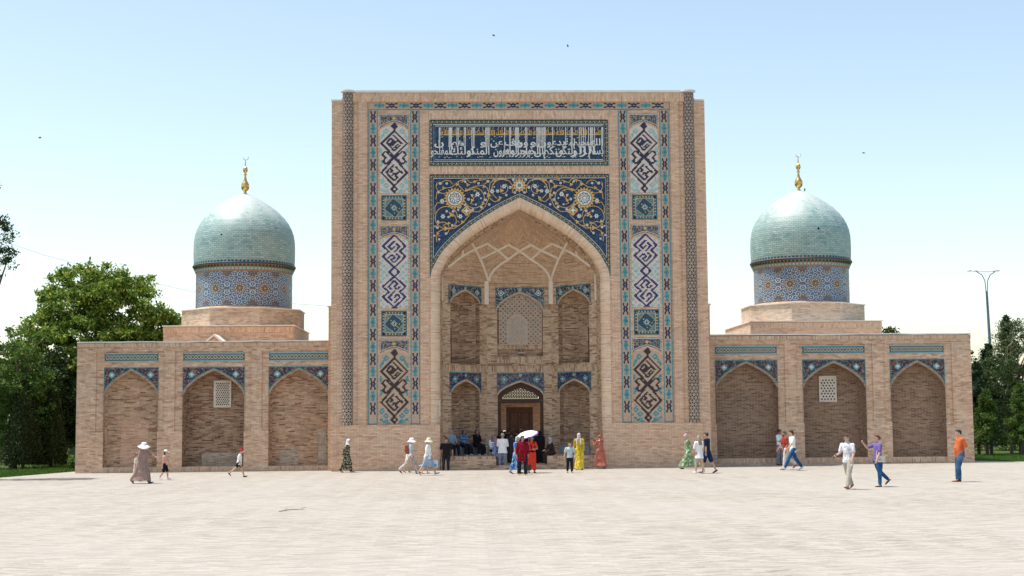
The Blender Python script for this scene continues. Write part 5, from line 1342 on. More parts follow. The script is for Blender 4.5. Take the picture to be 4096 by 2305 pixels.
# bushes by the car
for i, (u, v, Y, r_, lab) in enumerate(((300, 1850, 6.5, .36, 'small round green bush touching the left wing corner'), (243, 1845, 12, .55, 'pale yellow green bush beside the white car'), (8, 1800, 16, .9, 'loose light green shrub at the very left edge behind the thujas'))):
    q = at(u, v, Y); e = empty('bush', q, lab, 'bush'); P, N = clumps([((0, 0, r_*.9), (r_, r_, r_*1.15))], 46, r_*.35, 60, 40+i, .3); leaves('foliage', P, N, .09, (L_mid, L_walnut, L_birch)[i], e, 3+i)
    m = MB(); m.tube([(0, 0, -.05), (0, 0, r_)], .03, 6, M_bark); m.build('stem', parent=e)
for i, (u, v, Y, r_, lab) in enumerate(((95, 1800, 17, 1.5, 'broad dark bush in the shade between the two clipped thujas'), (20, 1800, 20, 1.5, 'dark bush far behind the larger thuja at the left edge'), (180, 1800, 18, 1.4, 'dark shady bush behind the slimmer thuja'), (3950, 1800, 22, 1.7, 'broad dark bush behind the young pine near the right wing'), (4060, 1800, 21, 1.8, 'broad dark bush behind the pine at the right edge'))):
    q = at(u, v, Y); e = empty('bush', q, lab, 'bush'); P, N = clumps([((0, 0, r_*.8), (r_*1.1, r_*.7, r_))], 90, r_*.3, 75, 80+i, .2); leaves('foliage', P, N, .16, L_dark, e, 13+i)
    m = MB(); m.tube([(0, 0, -.05), (0, 0, r_)], .06, 6, M_bark); m.build('stem', parent=e)
# far belt of trees that closes the horizon on both sides
for i, (x, y, h, lab) in enumerate(((-46, 62, 9, 'distant dark tree far behind the white car, left of the walnut'), (-36, 66, 8, 'distant dark tree behind the walnut trunk'), (-55, 48, 8, 'distant tree beyond the left lawn'), (42, 55, 8, 'distant dark tree behind the lamp post'), (34, 60, 9, 'distant tree behind the right wing end'), (50, 44, 9, 'distant tree at the right edge behind the pines'))):
    tree('distant_tree', lab, 'tree', (x, y, ground(x)-.05), h, [((0, 0, h*.5), (5.5, 3, h*.48))], 150, 1.0, 50, .42, L_dark, 60+i, .25, 'far trees beyond the lawns', shell=.2)
# right side
def cone_tree(name, label, base, h, r_, seed, mat, size=.16, n=12000, cat='conifer', gap=.22, group=None, top=.6):
    e = empty(name, base, label, cat, group); t = MB(); t.tube([(0, 0, -.1), (0, 0, h*.95)], [.11, .02], 8, M_bark); rr = np.random.RandomState(seed); P = []; N = []
    nb = int(h*16)
    for i in range(nb):
        f = gap*.6+(1-gap*.6)*(i+.5)/nb; a = rr.uniform(0, 2*pi); L_ = r_*(1-f)**top*rr.uniform(.6, 1.12)+.08
        up = rr.uniform(-.05, .5); s = np.array([0, 0, f*h]); tip = s+np.array([cos(a)*L_, sin(a)*L_, up*L_]); m_ = int(n/nb)
        if L_ > .4: t.tube([tuple(s), tuple(tip)], [.025, .006], 5, M_bark)
        k = rr.uniform(.15, 1, m_)[:, None]; P.append(s+(tip-s)*k+rr.normal(size=(m_, 3))*.10*(.5+L_*.4)); N.append(np.tile([cos(a), sin(a), .6], (m_, 1)))
    t.build('trunk', parent=e); leaves('crown', np.concatenate(P), np.concatenate(N), size, mat, e, seed, aspect=.3, droop=-.4); return e
cone_tree('juniper', 'dark spiky juniper standing against the right wing end', at(3905, 1500, 12), 5.2, 1.15, 31, L_pine, cat='juniper')
cone_tree('juniper', 'tall dark juniper with the lamp post rising behind it', at(3955, 1500, 14), 6.3, 1.25, 32, L_pine, cat='juniper', n=15000)
cone_tree('juniper', 'tallest dark juniper at the right edge behind the weeping birch', at(4035, 1500, 15), 8.0, 1.35, 33, L_pine, cat='juniper', n=16000)
cone_tree('pine', 'young pine with a bare lower trunk on the lawn near the right wing', at(3938, 1500, 10), 3.6, 1.15, 34, L_mid, .13, 11000, 'pine', .3, 'young pines on the right lawn', .8)
cone_tree('pine', 'young pine on the lawn cut off by the right edge of the photo', at(4070, 1500, 10), 3.9, 1.25, 35, L_mid, .13, 12000, 'pine', .3, 'young pines on the right lawn', .8)
bb_ = at(4075, 1500, 12)
e = tree('weeping_birch', 'weeping birch with hanging yellow green twigs at the right edge', 'tree', bb_, 8.2,
     [((0, 0, 5.0), (1.9, 1.6, 2.9)), ((-.9, 0, 4.0), (1.2, 1.2, 2.2)), ((.6, 0, 6.6), (1.2, 1, 1.4))], 230, .36, 80, .11, L_birch, 41, .15, shell=.4, droop=1.2)
m = MB(); rr = random.Random(9)
for i in range(16):
    a = rr.uniform(-1, 1); x0 = a*.4; z0 = rr.uniform(5.5, 7.8); L_ = rr.uniform(.8, 1.9)*(1 if a > 0 else -1)
    m.tube([(x0, -.6, z0), (x0+L_*.5, -1.2, z0+.35), (x0+L_*.9, -1.4, z0+.05), (x0+L_, -1.45, z0-.7)], [.014, .010, .008, .004], 5, plain('pale_twig', (.36, .28, .20), .9) if i == 0 else bpy.data.materials['pale_twig'])
m.build('hanging_twigs', parent=e)
tree('leafy_tree', 'treetop showing above the right wing roof beside the pale dome base', 'tree', at(3560, 1500, 24), 9.0, [((.0, 0, 6.6), (1.0, 1.0, 1.35)), ((-.5, 0, 6.0), (.9, .9, 1.2)), ((.6, 0, 5.9), (.7, .9, 1.0)), ((-1.1, 0, 7.0), (.25, .3, .2))], 120, .30, 65, .16, L_dark, 51, .16, shell=.3)

# ------------------------------------------------------------------ lamp, wires, birds, twig, car
q = at(3966, 1500, 30); LPOST = empty('street_lamp', q, 'tall grey blue double armed street lamp behind the junipers', 'street lamp'); M_pole = plain('blue_grey_paint', (.12, .20, .25), .4, .5, .3, .1)
zt = px(3958, 1165, 30).z-q[2]; m = MB(); m.tube([(0, 0, 0), (0, 0, zt*.55), (-.12, 0, zt)], [.13, .11, .08], 10, M_pole); m.build('pole', parent=LPOST, smooth=True)
for s, dx in ((-1, .66), (1, .60)):
    m = MB(); m.tube([(-.12+s*.04, 0, zt-.1), (-.12+s*.10, 0, zt+.75), (-.12+s*.30, 0, zt+1.15), (-.12+s*.60, 0, zt+1.33), (-.12+s*dx, 0, zt+1.40)], .03, 6, M_pole); m.build('lamp_arm', parent=LPOST)
    for (ex, ey, ez) in ((.0, 0, .0), (.26*s, .4, .05)):
        hd = MB(); cx_ = -.12+s*(dx+.10)+ex; hd.lathe([(0, .07), (.07, .05), (.11, 0), (.08, -.03), (0, -.035)], (0, 0, 0), 12, M_tin)
        vs = [(cx_+v[0]*2.0, ey+v[1], zt+1.42+ez+v[2]) for v in hd.v]; hd.v = vs; hd.build('lamp_head', parent=LPOST, smooth=True)
m = MB(); m.tube([(-.70, 0, zt+1.37), (.46, 0, zt+1.37)], .016, 5, M_pole); m.build('cross_bar', parent=LPOST)
M_wire = plain('grey_wire', (.30, .33, .36), .6)
def wire(pts, label):
    m = MB(); P3 = [px(u, v, Y) for u, v, Y in pts]; m.tube(P3, .012, 5, M_wire); m.build('overhead_wire', label=label, cat='wire')
wire([(-200, 905, 24), (50, 978, 24), (180, 1022, 24), (320, 1060, 24), (450, 1092, 24), (600, 1128, 24), (700, 1152, 24), (800, 1173, 24), (950, 1195, 24), (1160, 1214, 24), (1330, 1226, 24), (1500, 1232, 24)], 'thin overhead wire running from the left tree behind the left dome to the portal')
M_bird = plain('dark_feathers', (.03, .035, .045), .7)
def bird(u, v, Y, a, label, span=.24, perch=False):
    span *= .75
    p = px(u, v, Y); m = MB(); ca, sa = cos(R(a)), sin(R(a)); f = Vector((ca, 0, -sa)); w = Vector((sa, .0, ca))
    if perch: m.tube([(0, 0, 0), (.0, 0, .05), (0, 0, .12), (.02, 0, .15)], [.01, .035, .04, .022], 8); m.tube([(0, 0, .04), (-.05, 0, -.05)], [.015, .008], 6)
    else:
        m.tube([tuple(-f*.10), tuple(-f*.03), tuple(f*.05), tuple(f*.09)], [.008, .026, .024, .008], 8)
        for s in (-1, 1):
            r_ = Vector((0, s, 0))*.6+w*s*.8; t_ = r_.normalized()*span*.5
            m.mesh([tuple(f*.04), tuple(-f*.03), tuple(t_-f*.05), tuple(t_*.6+f*.03)], [(0, 1, 2, 3)]); m.mesh([tuple(f*.04+Vector((0, 0, .008))), tuple(-f*.03+Vector((0, 0, .008))), tuple(t_-f*.05), tuple(t_*.6+f*.03+Vector((0, 0, .006)))], [(3, 2, 1, 0)])
    m.build('bird', M_bird, loc=p, label=label, cat='bird')
bird(1975, 142, 10, 35, 'small swallow high above the portal centre'); bird(2271, 184, 10, 75, 'small swallow above the portal, right of centre', .2); bird(160, 551, 10, 5, 'small swallow in the sky at the far left', .24); bird(3455, 612, 10, 5, 'tiny swallow in the sky right of the right dome', .16)
bird(3219, 765, 9.3, 0, 'small dark bird perched on the right dome beside the finial', perch=True)
m = MB(); p0 = gp(1117, 2047); p1 = gp(1222, 2046); d = (p1-p0)
pts = [(0, 0, .02), (d.x*.05, d.y-.25, .02), (d.x*.2, .05, .03), (d.x*.45, .35, .035), (d.x*.75, .45, .03), (d.x*.97, .2, .02)]
m.tube(pts, [.005, .008, .010, .008, .006, .003], 6); m.tube([pts[4], (d.x*.8, .9, .05), (d.x*.86, 1.1, .03)], [.007, .005, .003], 5); m.tube([pts[2], (d.x*.24, .5, .07)], [.007, .003], 5)
m.build('dry_twig', plain('dry_twig_bark', (.07, .05, .045), .9), loc=p0, label='thin dry twig lying on the pale paving left of centre', cat='twig')
# car on the road behind the left lawn
cb = px(272, 1845, 20); cb = Vector((cb.x+.9, 20, ground(cb.x)-.05)); CARe = empty('parked_car', cb, 'white car parked behind the bushes left of the brick wing', 'car'); M_car = plain('white_car_paint', (.72, .74, .78), .25, .5, 0, .02); M_glass = plain('dark_glass', (.02, .025, .03), .1, .6); M_tyre = plain('black_tyre', (.015, .015, .015), .9)
side = [(-2.1, .35), (-2.12, .62), (-1.95, .80), (-1.1, .93), (-.55, 1.36), (.9, 1.42), (1.7, 1.0), (2.05, .92), (2.1, .4)]
def whl(c): return [(c+.40*cos(R(a)), .33+.40*sin(R(a))) for a in range(170, 5, -15)]
ol = [(-2.1, .33)]+whl(-1.35)+whl(1.3)+[(2.1, .33)]+side[::-1]
m = MB(); m.plate(ol, T=lambda a, z, d: (a, -.85+d+(0 if z < .95 else (.12 if d < .5 else -.12)), z), d=1.7, back=True, m=M_car); m.build('body', parent=CARe)
m = MB(); m.plate([(-1.0, .95), (-.52, 1.30), (.1, 1.34), (.1, .95)], T=lambda a, z, d: (a, -.87+.12*(z-.9)/.1*.3, z), m=M_glass); m.plate([(.18, .95), (.18, 1.34), (.85, 1.35), (1.45, 1.0)], T=lambda a, z, d: (a, -.87+.12*(z-.9)/.1*.3, z), m=M_glass); m.mesh([(-1.08, -.7, .96), (-1.08, .7, .96), (-.58, .62, 1.33), (-.58, -.62, 1.33)], [(0, 1, 2, 3)], M_glass); m.build('windows', parent=CARe)
for x in (-1.35, 1.3):
    for y in (-.78, .78):
        m = MB(); m.tube([(x, y-.1, .31), (x, y+.1, .31)], .31, 20, M_tyre); w_ = m.build('wheel', parent=CARe); m = MB(); m.tube([(x, y-.115, .31), (x, y+.115, .31)], .17, 16, M_tin); m.build('rim', parent=w_)
m = MB(); m.mesh([(-2.13, -.75, .6), (-2.13, -.4, .6), (-2.03, -.4, .76), (-2.0, -.78, .78)], [(0, 1, 2, 3)], M_tin); m.build('headlight', parent=CARe)
# ------------------------------------------------------------------ people
def nmix(a, b, t): return tuple(a[i]+(b[i]-a[i])*t for i in range(3))
def cloth(name, c, kind=None, c2=None, c3=None, sc=10.0, rough=.9):
    t = NT(name, rough, .12); P = t.tex()
    fold = t.noise(P, 9, 3); base = t.mix(t.rng(fold, .3, .7, 0, 1), tuple(x*.86 for x in c), tuple(min(1, x*1.1) for x in c))
    if kind == 'flowers':
        d = t.vor(P, sc); base = t.mix(t.math('LESS_THAN', d, .42), base, c2); w = t.vor(t.vm('ADD', P, (3.1, .4, 1.7)), sc*1.3); base = t.mix(t.math('LESS_THAN', w, .34), base, c3 or c2)
    elif kind == 'speckle':
        d = t.noise(P, sc*3, 2); base = t.mix(t.math('GREATER_THAN', d, .53), base, c2)
    elif kind == 'swirl':
        w = t.noise(P, sc*.4, 2, .5, True); pp = t.vm('ADD', P, t.vm('MULTIPLY', t.vm('SUBTRACT', w, (.5, .5, .5)), (.5, .5, .5)))
        a = t.math('ABSOLUTE', t.math('SUBTRACT', t.noise(pp, sc, 1), .5)); base = t.mix(t.math('LESS_THAN', a, .05), base, c2)
        if c3: b = t.noise(t.vm('ADD', P, (5, 5, 5)), sc*.6, 1); base = t.mix(t.math('GREATER_THAN', b, .60), base, c3)
    elif kind == 'waves':
        q = t.sep(P); s = t.math('SINE', t.math('ADD', t.math('MULTIPLY', q[2], sc*8), t.math('MULTIPLY', t.math('SINE', t.math('MULTIPLY', t.math('ADD', q[0], q[1]), sc*7)), 1.3)))
        base = t.mix(t.math('GREATER_THAN', s, .2), base, c2)
    elif kind == 'denim':
        base = t.mix(t.rng(t.noise(P, 4, 3), .45, .7, 0, .8), base, c2)
    t.col(base); t.bump(t.noise(P, 14, 3), .25, .02); return t.mat
def skin(name, c):
    t = NT(name, .55, .35); n = t.noise(t.tex(), 30, 2); t.col(t.mix(t.rng(n, .3, .7, 0, 1), tuple(x*.92 for x in c), tuple(min(1, x*1.06) for x in c))); t.b.inputs['Subsurface Weight'].default_value = 0; return t.mat
SK = [skin('light_skin', (.56, .34, .24)), skin('tanned_skin', (.42, .24, .155)), skin('brown_skin', (.27, .145, .09))]
M_eye = plain('eye_dark', (.02, .012, .01), .4, .5); M_lip = plain('lip', (.36, .13, .11), .5, .4); M_hair = plain('black_hair', (.018, .013, .011), .5, .4, 0, .3, 30)
M_hairb = plain('brown_hair', (.10, .055, .035), .5, .4, 0, .35, 30); M_hairg = plain('ash_blonde_hair', (.30, .21, .17), .5, .4, 0, .4, 30); M_hairr = plain('auburn_hair', (.11, .028, .018), .5, .4, 0, .3, 30)

def remesh(name, mb, vox, mats, parent, smooth=2, fold=None, label=None):
    me = bpy.data.meshes.new('tmp'); me.from_pydata(mb.v, [], mb.f); o = bpy.data.objects.new('tmp', me); COL.objects.link(o)
    r = o.modifiers.new('r', 'REMESH'); r.mode = 'VOXEL'; r.voxel_size = vox; r.use_smooth_shade = True
    if smooth: s = o.modifiers.new('s', 'SMOOTH'); s.iterations = smooth; s.factor = .5
    dg = bpy.context.evaluated_depsgraph_get(); dg.update(); n = bpy.data.meshes.new_from_object(o.evaluated_get(dg)); bpy.data.objects.remove(o); bpy.data.meshes.remove(me)
    n.name = name
    if fold and len(n.vertices):
        k = len(n.vertices); co = np.empty(k*3); n.vertices.foreach_get('co', co); no = np.empty(k*3); n.vertices.foreach_get('normal', no); co = co.reshape(-1, 3); no = no.reshape(-1, 3)
        amp, fx, fz = fold; s = random.random()*40
        d = np.array([mnoise.noise((x*fx+s, y*fx, z*fz)) for x, y, z in co]); d2 = np.array([mnoise.noise((x*fx*2.3+s, y*fx*2.3+5, z*fz*2.1)) for x, y, z in co])
        n.vertices.foreach_set('co', (co+no*((d+.5*d2)*amp)[:, None]*(1-np.abs(no[:, 2:3])*.7)).ravel())
    for m in mats: n.materials.append(m)
    n.polygons.foreach_set('use_smooth', [True]*len(n.polygons)); n.update()
    ob = bpy.data.objects.new(name, n); COL.objects.link(ob); ob.parent = parent
    return tag(ob, label)
def caps(mb, a, b, ra, rb, n=12):
    a = Vector(a); b = Vector(b); d = b-a; L = d.length
    if L < 1e-6: d = Vector((0, 0, 1)); L = 1e-6
    d.normalize(); P = []; rr = []
    for t in (-1, -.86, -.5): P.append(a+d*ra*t); rr.append(ra*sqrt(max(.0004, 1-t*t)))
    P += [a, b]; rr += [ra, rb]
    for t in (.5, .86, 1): P.append(b+d*rb*t); rr.append(rb*sqrt(max(.0004, 1-t*t)))
    mb.tube(P, rr, n)
def limb(mb, pts, rads, n=12):
    for i in range(len(pts)-1): caps(mb, pts[i], pts[i+1], rads[i], rads[i+1], n)
def ell(mb, c, A, n=14):
    """ellipsoid, A = three radius vectors"""
    vs = []; fs = []; m = n//2
    for i in range(m+1):
        th = pi*i/m
        for j in range(n):
            ph = 2*pi*j/n; p = Vector(c)+A[0]*(sin(th)*cos(ph))+A[1]*(sin(th)*sin(ph))+A[2]*cos(th); vs.append(tuple(p))
    for i in range(m):
        for j in range(n): fs.append((i*n+j, i*n+(j+1) % n, (i+1)*n+(j+1) % n, (i+1)*n+j))
    mb.mesh(vs, fs)
def loft(mb, rings, n=20):
    """rings: (centre, vecA, vecB) ellipses, closed at both ends"""
    vs = []; fs = []
    for c, A, B in rings:
        for j in range(n): p = Vector(c)+A*cos(2*pi*j/n)+B*sin(2*pi*j/n); vs.append(tuple(p))
    for i in range(len(rings)-1):
        for j in range(n): fs.append((i*n+j, i*n+(j+1) % n, (i+1)*n+(j+1) % n, (i+1)*n+j))
    fs.append(tuple(range(n-1, -1, -1))); fs.append(tuple((len(rings)-1)*n+j for j in range(n))); mb.mesh(vs, fs)

def dirv(p, ab=0, s=1): p, ab = R(p), R(ab); return Vector((sin(p)*cos(ab), s*sin(ab), -cos(p)*cos(ab)))
class Fig: pass
def person(label, base, H, face, lL=(12, 4), lR=(-14, 16), aL=(-10, 8, 12), aR=(10, 8, 12), lean=2, head=(0, 0), skin_=0, wide=1.0, belly=0.0, seat=None, cat='person', group=None,
           wear=(), hs=1.0, vox=.0075, spread=0.0, female=False, child=False, fist=(0, 0), eyes=True, sit_feet=None):
    """face: degrees, 0 towards the camera, 90 to the right of the picture. Angles: leg (swing, knee), arm (swing, out, elbow[, inward])"""
    k = Fig(); k.H = H; a = R(face); f = Vector((sin(a), -cos(a), 0)); l = Vector((cos(a), sin(a), 0)); z = Vector((0, 0, 1)); k.f, k.l, k.z = f, l, z
    M = lambda v: f*v[0]+l*v[1]+z*v[2]
    if child: hs *= 1.22
    hipw, shw = (.052 if not female else .058)*H*wide, (.112 if not female else .100)*H*wide**.5
    hipz = .515*H if not child else .49*H
    L1, L2, fo = .245*H, .235*H, .15*H
    if child: L1, L2, fo = .23*H, .225*H, .155*H
    J = {}
    def leg(s, sw, kn, ab):
        h = Vector((0, s*hipw, 0)); kn_ = h+dirv(sw, ab, s)*L1; an = kn_+dirv(sw-kn, ab*.4, s)*L2; t = -(sw-kn)*.85
        if abs(t) < 11 or seat is not None: t = 0
        t = max(-25, min(72, t)); fd = Vector((cos(R(t)), s*.12, -sin(R(t)))).normalized(); up = Vector((sin(R(t)), 0, cos(R(t))))
        return h, kn_, an, fd, up
    ld = {}
    for s, (sw, kn) in ((1, lL[:2]), (-1, lR[:2])):
        ab = (lL if s > 0 else lR)[2] if len(lL if s > 0 else lR) > 2 else 2+spread
        ld[s] = leg(s, sw, kn, ab)
    if seat is None:
        low = min(min((ld[s][2]-ld[s][4]*.045*H).z, (ld[s][2]-ld[s][4]*.045*H+ld[s][3]*fo*.72).z) for s in ld); pz = -low
    else: pz = seat
    P0 = Vector((0, 0, pz)); pel = P0
    # centre the figure over its feet
    mid = (ld[1][2]+ld[-1][2])/2; off = Vector((-mid.x, 0, 0)) if seat is None else Vector((0, 0, 0)); P0 = P0+off
    le = R(lean); sp = Vector((sin(le), 0, cos(le)))
    W = lambda v: M(v)
    k.pel = W(P0); k.legs = {s: [W(P0+q) for q in ld[s][:3]]+[W(ld[s][3]), W(ld[s][4])] for s in ld}
    chest = P0+sp*.20*H; shc = P0+sp*(.295*H if not child else .27*H); neck = shc+sp*.028*H+Vector((.005*H, 0, 0)); k.chest, k.shc, k.neck, k.sp = W(chest), W(shc), W(neck), W(sp)
    hy, hp = R(head[0]), R(head[1]); hf = Vector((cos(hy)*cos(hp), sin(hy)*cos(hp), sin(hp))); hl = Vector((-sin(hy), cos(hy), 0)); hz = hf.cross(hl)
    q = H*hs; hc = neck+Vector((.012*H, 0, 0))+sp*.016*H+hz*.060*q; k.hc, k.hf, k.hl, k.hz, k.q = W(hc), W(hf), W(hl), W(hz), q
    k.arms = {}
    for s, A in ((1, aL), (-1, aR)):
        sw, ab, el = A[:3]; inw = A[3] if len(A) > 3 else 6
        sh = shc+Vector((0, s*shw, -.012*H)); u = dirv(sw, ab, s); e = sh+u*.165*H; fd = dirv(sw+el, ab*.5, s); fd = (fd+Vector((0, -s*sin(R(inw)), 0))).normalized(); w = e+fd*.145*H
        k.arms[s] = [W(sh), W(e), W(w), W(fd), W(Vector((0, -s, 0)))]
    name_e = empty('person', base, label, cat, group); k.e = name_e
    # ---- body, one surface
    b = MB(); h = H
    loft(b, [(k.pel-z*.03*h, f*.055*h, l*.075*h*wide), (k.pel+k.sp*.03*h, f*.062*h, l*.088*h*wide), (k.pel+k.sp*.11*h, f*.054*h, l*.070*h*wide), (k.chest, f*.062*h, l*.085*h*wide), (k.shc-k.sp*.02*h, f*.055*h, l*.095*h), (k.shc+k.sp*.022*h, f*.035*h, l*.055*h)])
    caps(b, k.shc+k.sp*.01*h, k.hc-k.hz*.03*q, .031*h, .028*h*hs)
    for s in (1, -1):
        hp_, kn_, an_, fd, up = k.legs[s]; limb(b, [hp_, (hp_+kn_)/2, kn_, (kn_*.6+an_*.4), an_], [.052*h*wide, .045*h*wide, .031*h, .031*h, .020*h])
        limb(b, [an_-up*.022*h-fd*.02*h, an_-up*.028*h+fd*.07*h, an_-up*.033*h+fd*.105*h], [.020*h, .016*h, .011*h])
        sh, e, w, fd2, nn = k.arms[s]; limb(b, [sh, (sh+e)/2, e, (e*.6+w*.4), w], [.031*h, .026*h, .021*h, .0215*h, .0145*h])
        side_ = fd2.cross(nn).normalized(); c_ = w+fd2*.032*h; ell(b, c_, [fd2*.031*h, side_*.022*h, nn*.011*h], 12)
        fr = max(.0042*h, .0064)
        cur = fist[0 if s > 0 else 1]
        for i, (o, ln) in enumerate(((-.75, .75), (-.25, 1), (.25, .95), (.75, .78))):
            p0 = w+fd2*.054*h+side_*o*.020*h; a1 = R(18+cur*55); a2 = R(40+cur*110); p1 = p0+(fd2*cos(a1)+nn*sin(a1))*.022*h*ln; p2 = p1+(fd2*cos(a2)+nn*sin(a2))*.020*h*ln
            limb(b, [p0, p1, p2], [fr, fr*.95, fr*.8], 8)
        t0 = w+fd2*.018*h-side_*.016*h; limb(b, [t0, t0-side_*.014*h+fd2*.016*h+nn*.006*h, t0-side_*.012*h+fd2*.034*h+nn*.012*h], [fr*1.2, fr*1.1, fr*.9], 8)
    F, Lh, U = k.hf, k.hl, k.hz
    ell(b, k.hc+U*.006*q, [F*.056*q, Lh*.043*q, U*.056*q], 20); ell(b, k.hc-U*.030*q+F*.012*q, [F*.038*q, Lh*.033*q, U*.036*q], 16)
    caps(b, k.hc+F*.052*q+U*.004*q, k.hc+F*.063*q-U*.014*q, .005*q, .0085*q, 8); ell(b, k.hc+F*.046*q-U*.034*q, [F*.009*q, Lh*.014*q, U*.008*q], 8)
    for s in (1, -1): ell(b, k.hc+Lh*s*.044*q-F*.004*q-U*.004*q, [F*.010*q, Lh*.006*q, U*.017*q], 8)
    B = remesh('body', b, vox, [SK[skin_], M_eye, M_lip], k.e, 1)
    if eyes and len(B.data.polygons):
        n = len(B.data.polygons); ce = np.empty(n*3); B.data.polygons.foreach_get('center', ce); ce = ce.reshape(-1, 3)-np.array(k.hc)
        x = ce@np.array(F)/q; y = ce@np.array(Lh)/q; zz = ce@np.array(U)/q; mi = np.zeros(n, int)
        mi[(x > .02) & (np.abs(np.abs(y)-.0175) < .0085) & (np.abs(zz-.004) < .0042)] = 1
        mi[(x > .02) & (np.abs(np.abs(y)-.0185) < .011) & (np.abs(zz-.0165) < .0026)] = 1
        mi[(x > .035) & (np.abs(y) < .0125) & (np.abs(zz+.034) < .0045)] = 2
        B.data.polygons.foreach_set('material_index', mi)
    for w_ in wear: w_(k)
    return k

def top(mat, name='shirt', sleeve=.62, hem=-.02, w=1.0, loose=1.0, belly=0.0, fold=(.010, 9, 6), long_=False, collar=True):
    def go(k):
        h, f, l, sp = k.H, k.f, k.l, k.sp; b = MB(); W = w*loose
        hemc = k.pel+sp*hem*h
        loft(b, [(hemc-k.z*.012*h, f*.076*h*loose, l*.103*h*W), (hemc, f*.077*h*loose, l*.103*h*W), (k.pel+sp*.06*h+f*belly*.4*h, f*(.066+belly*.5)*h*loose, l*.086*h*W), (k.pel+sp*.12*h+f*belly*.5*h, f*(.064+belly*.6)*h*loose, l*.084*h*W), (k.chest, f*.070*h*loose, l*.100*h*W), (k.shc-sp*.03*h, f*.064*h, l*.116*h*w), (k.shc+sp*.004*h, f*.048*h, l*.100*h*w), (k.shc+sp*.026*h, f*.034*h, l*.045*h)])
        for s in (1, -1):
            sh, e, wr, fd, nn = k.arms[s]
            s0 = sh-k.z*.004*h
            if sleeve <= 1: caps(b, s0, sh+(e-sh)*sleeve, .0375*h*w**.5, .035*h*loose)
            else: limb(b, [s0, e, e+(wr-e)*(sleeve-1)], [.0375*h, .031*h*loose, .026*h*loose])
        remesh(name, b, .012, [mat], k.e, 2, fold)
    return go
def pants(mat, name='trousers', to=1.92, r=(.062, .043, .034), w=1.0, fold=(.010, 11, 8)):
    def go(k):
        h = k.H; b = MB(); loft(b, [(k.pel-k.z*.055*h, k.f*.055*h, k.l*.078*h*w), (k.pel+k.sp*.0*h, k.f*.064*h, k.l*.088*h*w), (k.pel+k.sp*.035*h, k.f*.060*h, k.l*.082*h*w)])
        for s in (1, -1):
            hp, kn, an = k.legs[s][:3]
            if to <= 1: limb(b, [hp, hp+(kn-hp)*to], [r[0]*h*w, r[1]*h*w])
            else: limb(b, [hp, (hp+kn)/2, kn, kn+(an-kn)*(to-1)], [r[0]*h*w, (r[0]*.55+r[1]*.45)*h*w, r[1]*h, r[2]*h])
        remesh(name, b, .012, [mat], k.e, 2, fold)
    return go
def skirt(mat, name='skirt', z1=.06, w=1.0, flare=.13, dep=None, fold=(.022, 10, 1.6), start=.06):
    """z1: hem height as a fraction of H; follows the feet"""
    def go(k):
        h = k.H; b = MB(); fl = [k.legs[s][2] for s in (1, -1)]; c = (fl[0]+fl[1])/2; kn = [(k.legs[s][1]) for s in (1, -1)]; kc = (kn[0]+kn[1])/2
        spread_ = abs((fl[0]-fl[1]).dot(k.f))/2; d = (dep if dep else flare)*h+spread_*.72; hz_ = z1*h
        kz = max(hz_+.05*h, kc.z)
        rings = [(Vector((c.x*.9+kc.x*.1, c.y*.9+kc.y*.1, hz_)), k.f*d, k.l*flare*h*w), (Vector(((c.x+kc.x)/2, (c.y+kc.y)/2, (hz_+kz)/2)), k.f*(d*.6+.045*h), k.l*(flare*.6+.04)*h*w), (Vector((kc.x*.5+k.pel.x*.5, kc.y*.5+k.pel.y*.5, kz)), k.f*(.085*h+spread_*.2), k.l*.098*h*w)] if hz_ < kc.z else [(Vector((kc.x*.6+k.pel.x*.4, kc.y*.6+k.pel.y*.4, hz_)), k.f*(.09*h+spread_*.3), k.l*flare*h*w)]
        rings += [(k.pel-k.z*.06*h, k.f*.078*h, k.l*.097*h*w), (k.pel+k.sp*.02*h, k.f*.070*h, k.l*.092*h*w), (k.pel+k.sp*start*h, k.f*.062*h, k.l*.080*h*w)]
        for s in (1, -1):
            hp_, kn_, an_ = k.legs[s][:3]; t_ = max(0, min(1, (kn_.z-hz_)/max(.01, kn_.z-an_.z))); end = kn_+(an_-kn_)*t_ if hz_ < kn_.z else hp_+(kn_-hp_)*.9
            limb(b, [hp_, kn_, end], [.064*h, .052*h, .046*h]) if hz_ < kn_.z else None
        loft(b, rings, 28); remesh(name, b, .012, [mat], k.e, 3, fold)
    return go
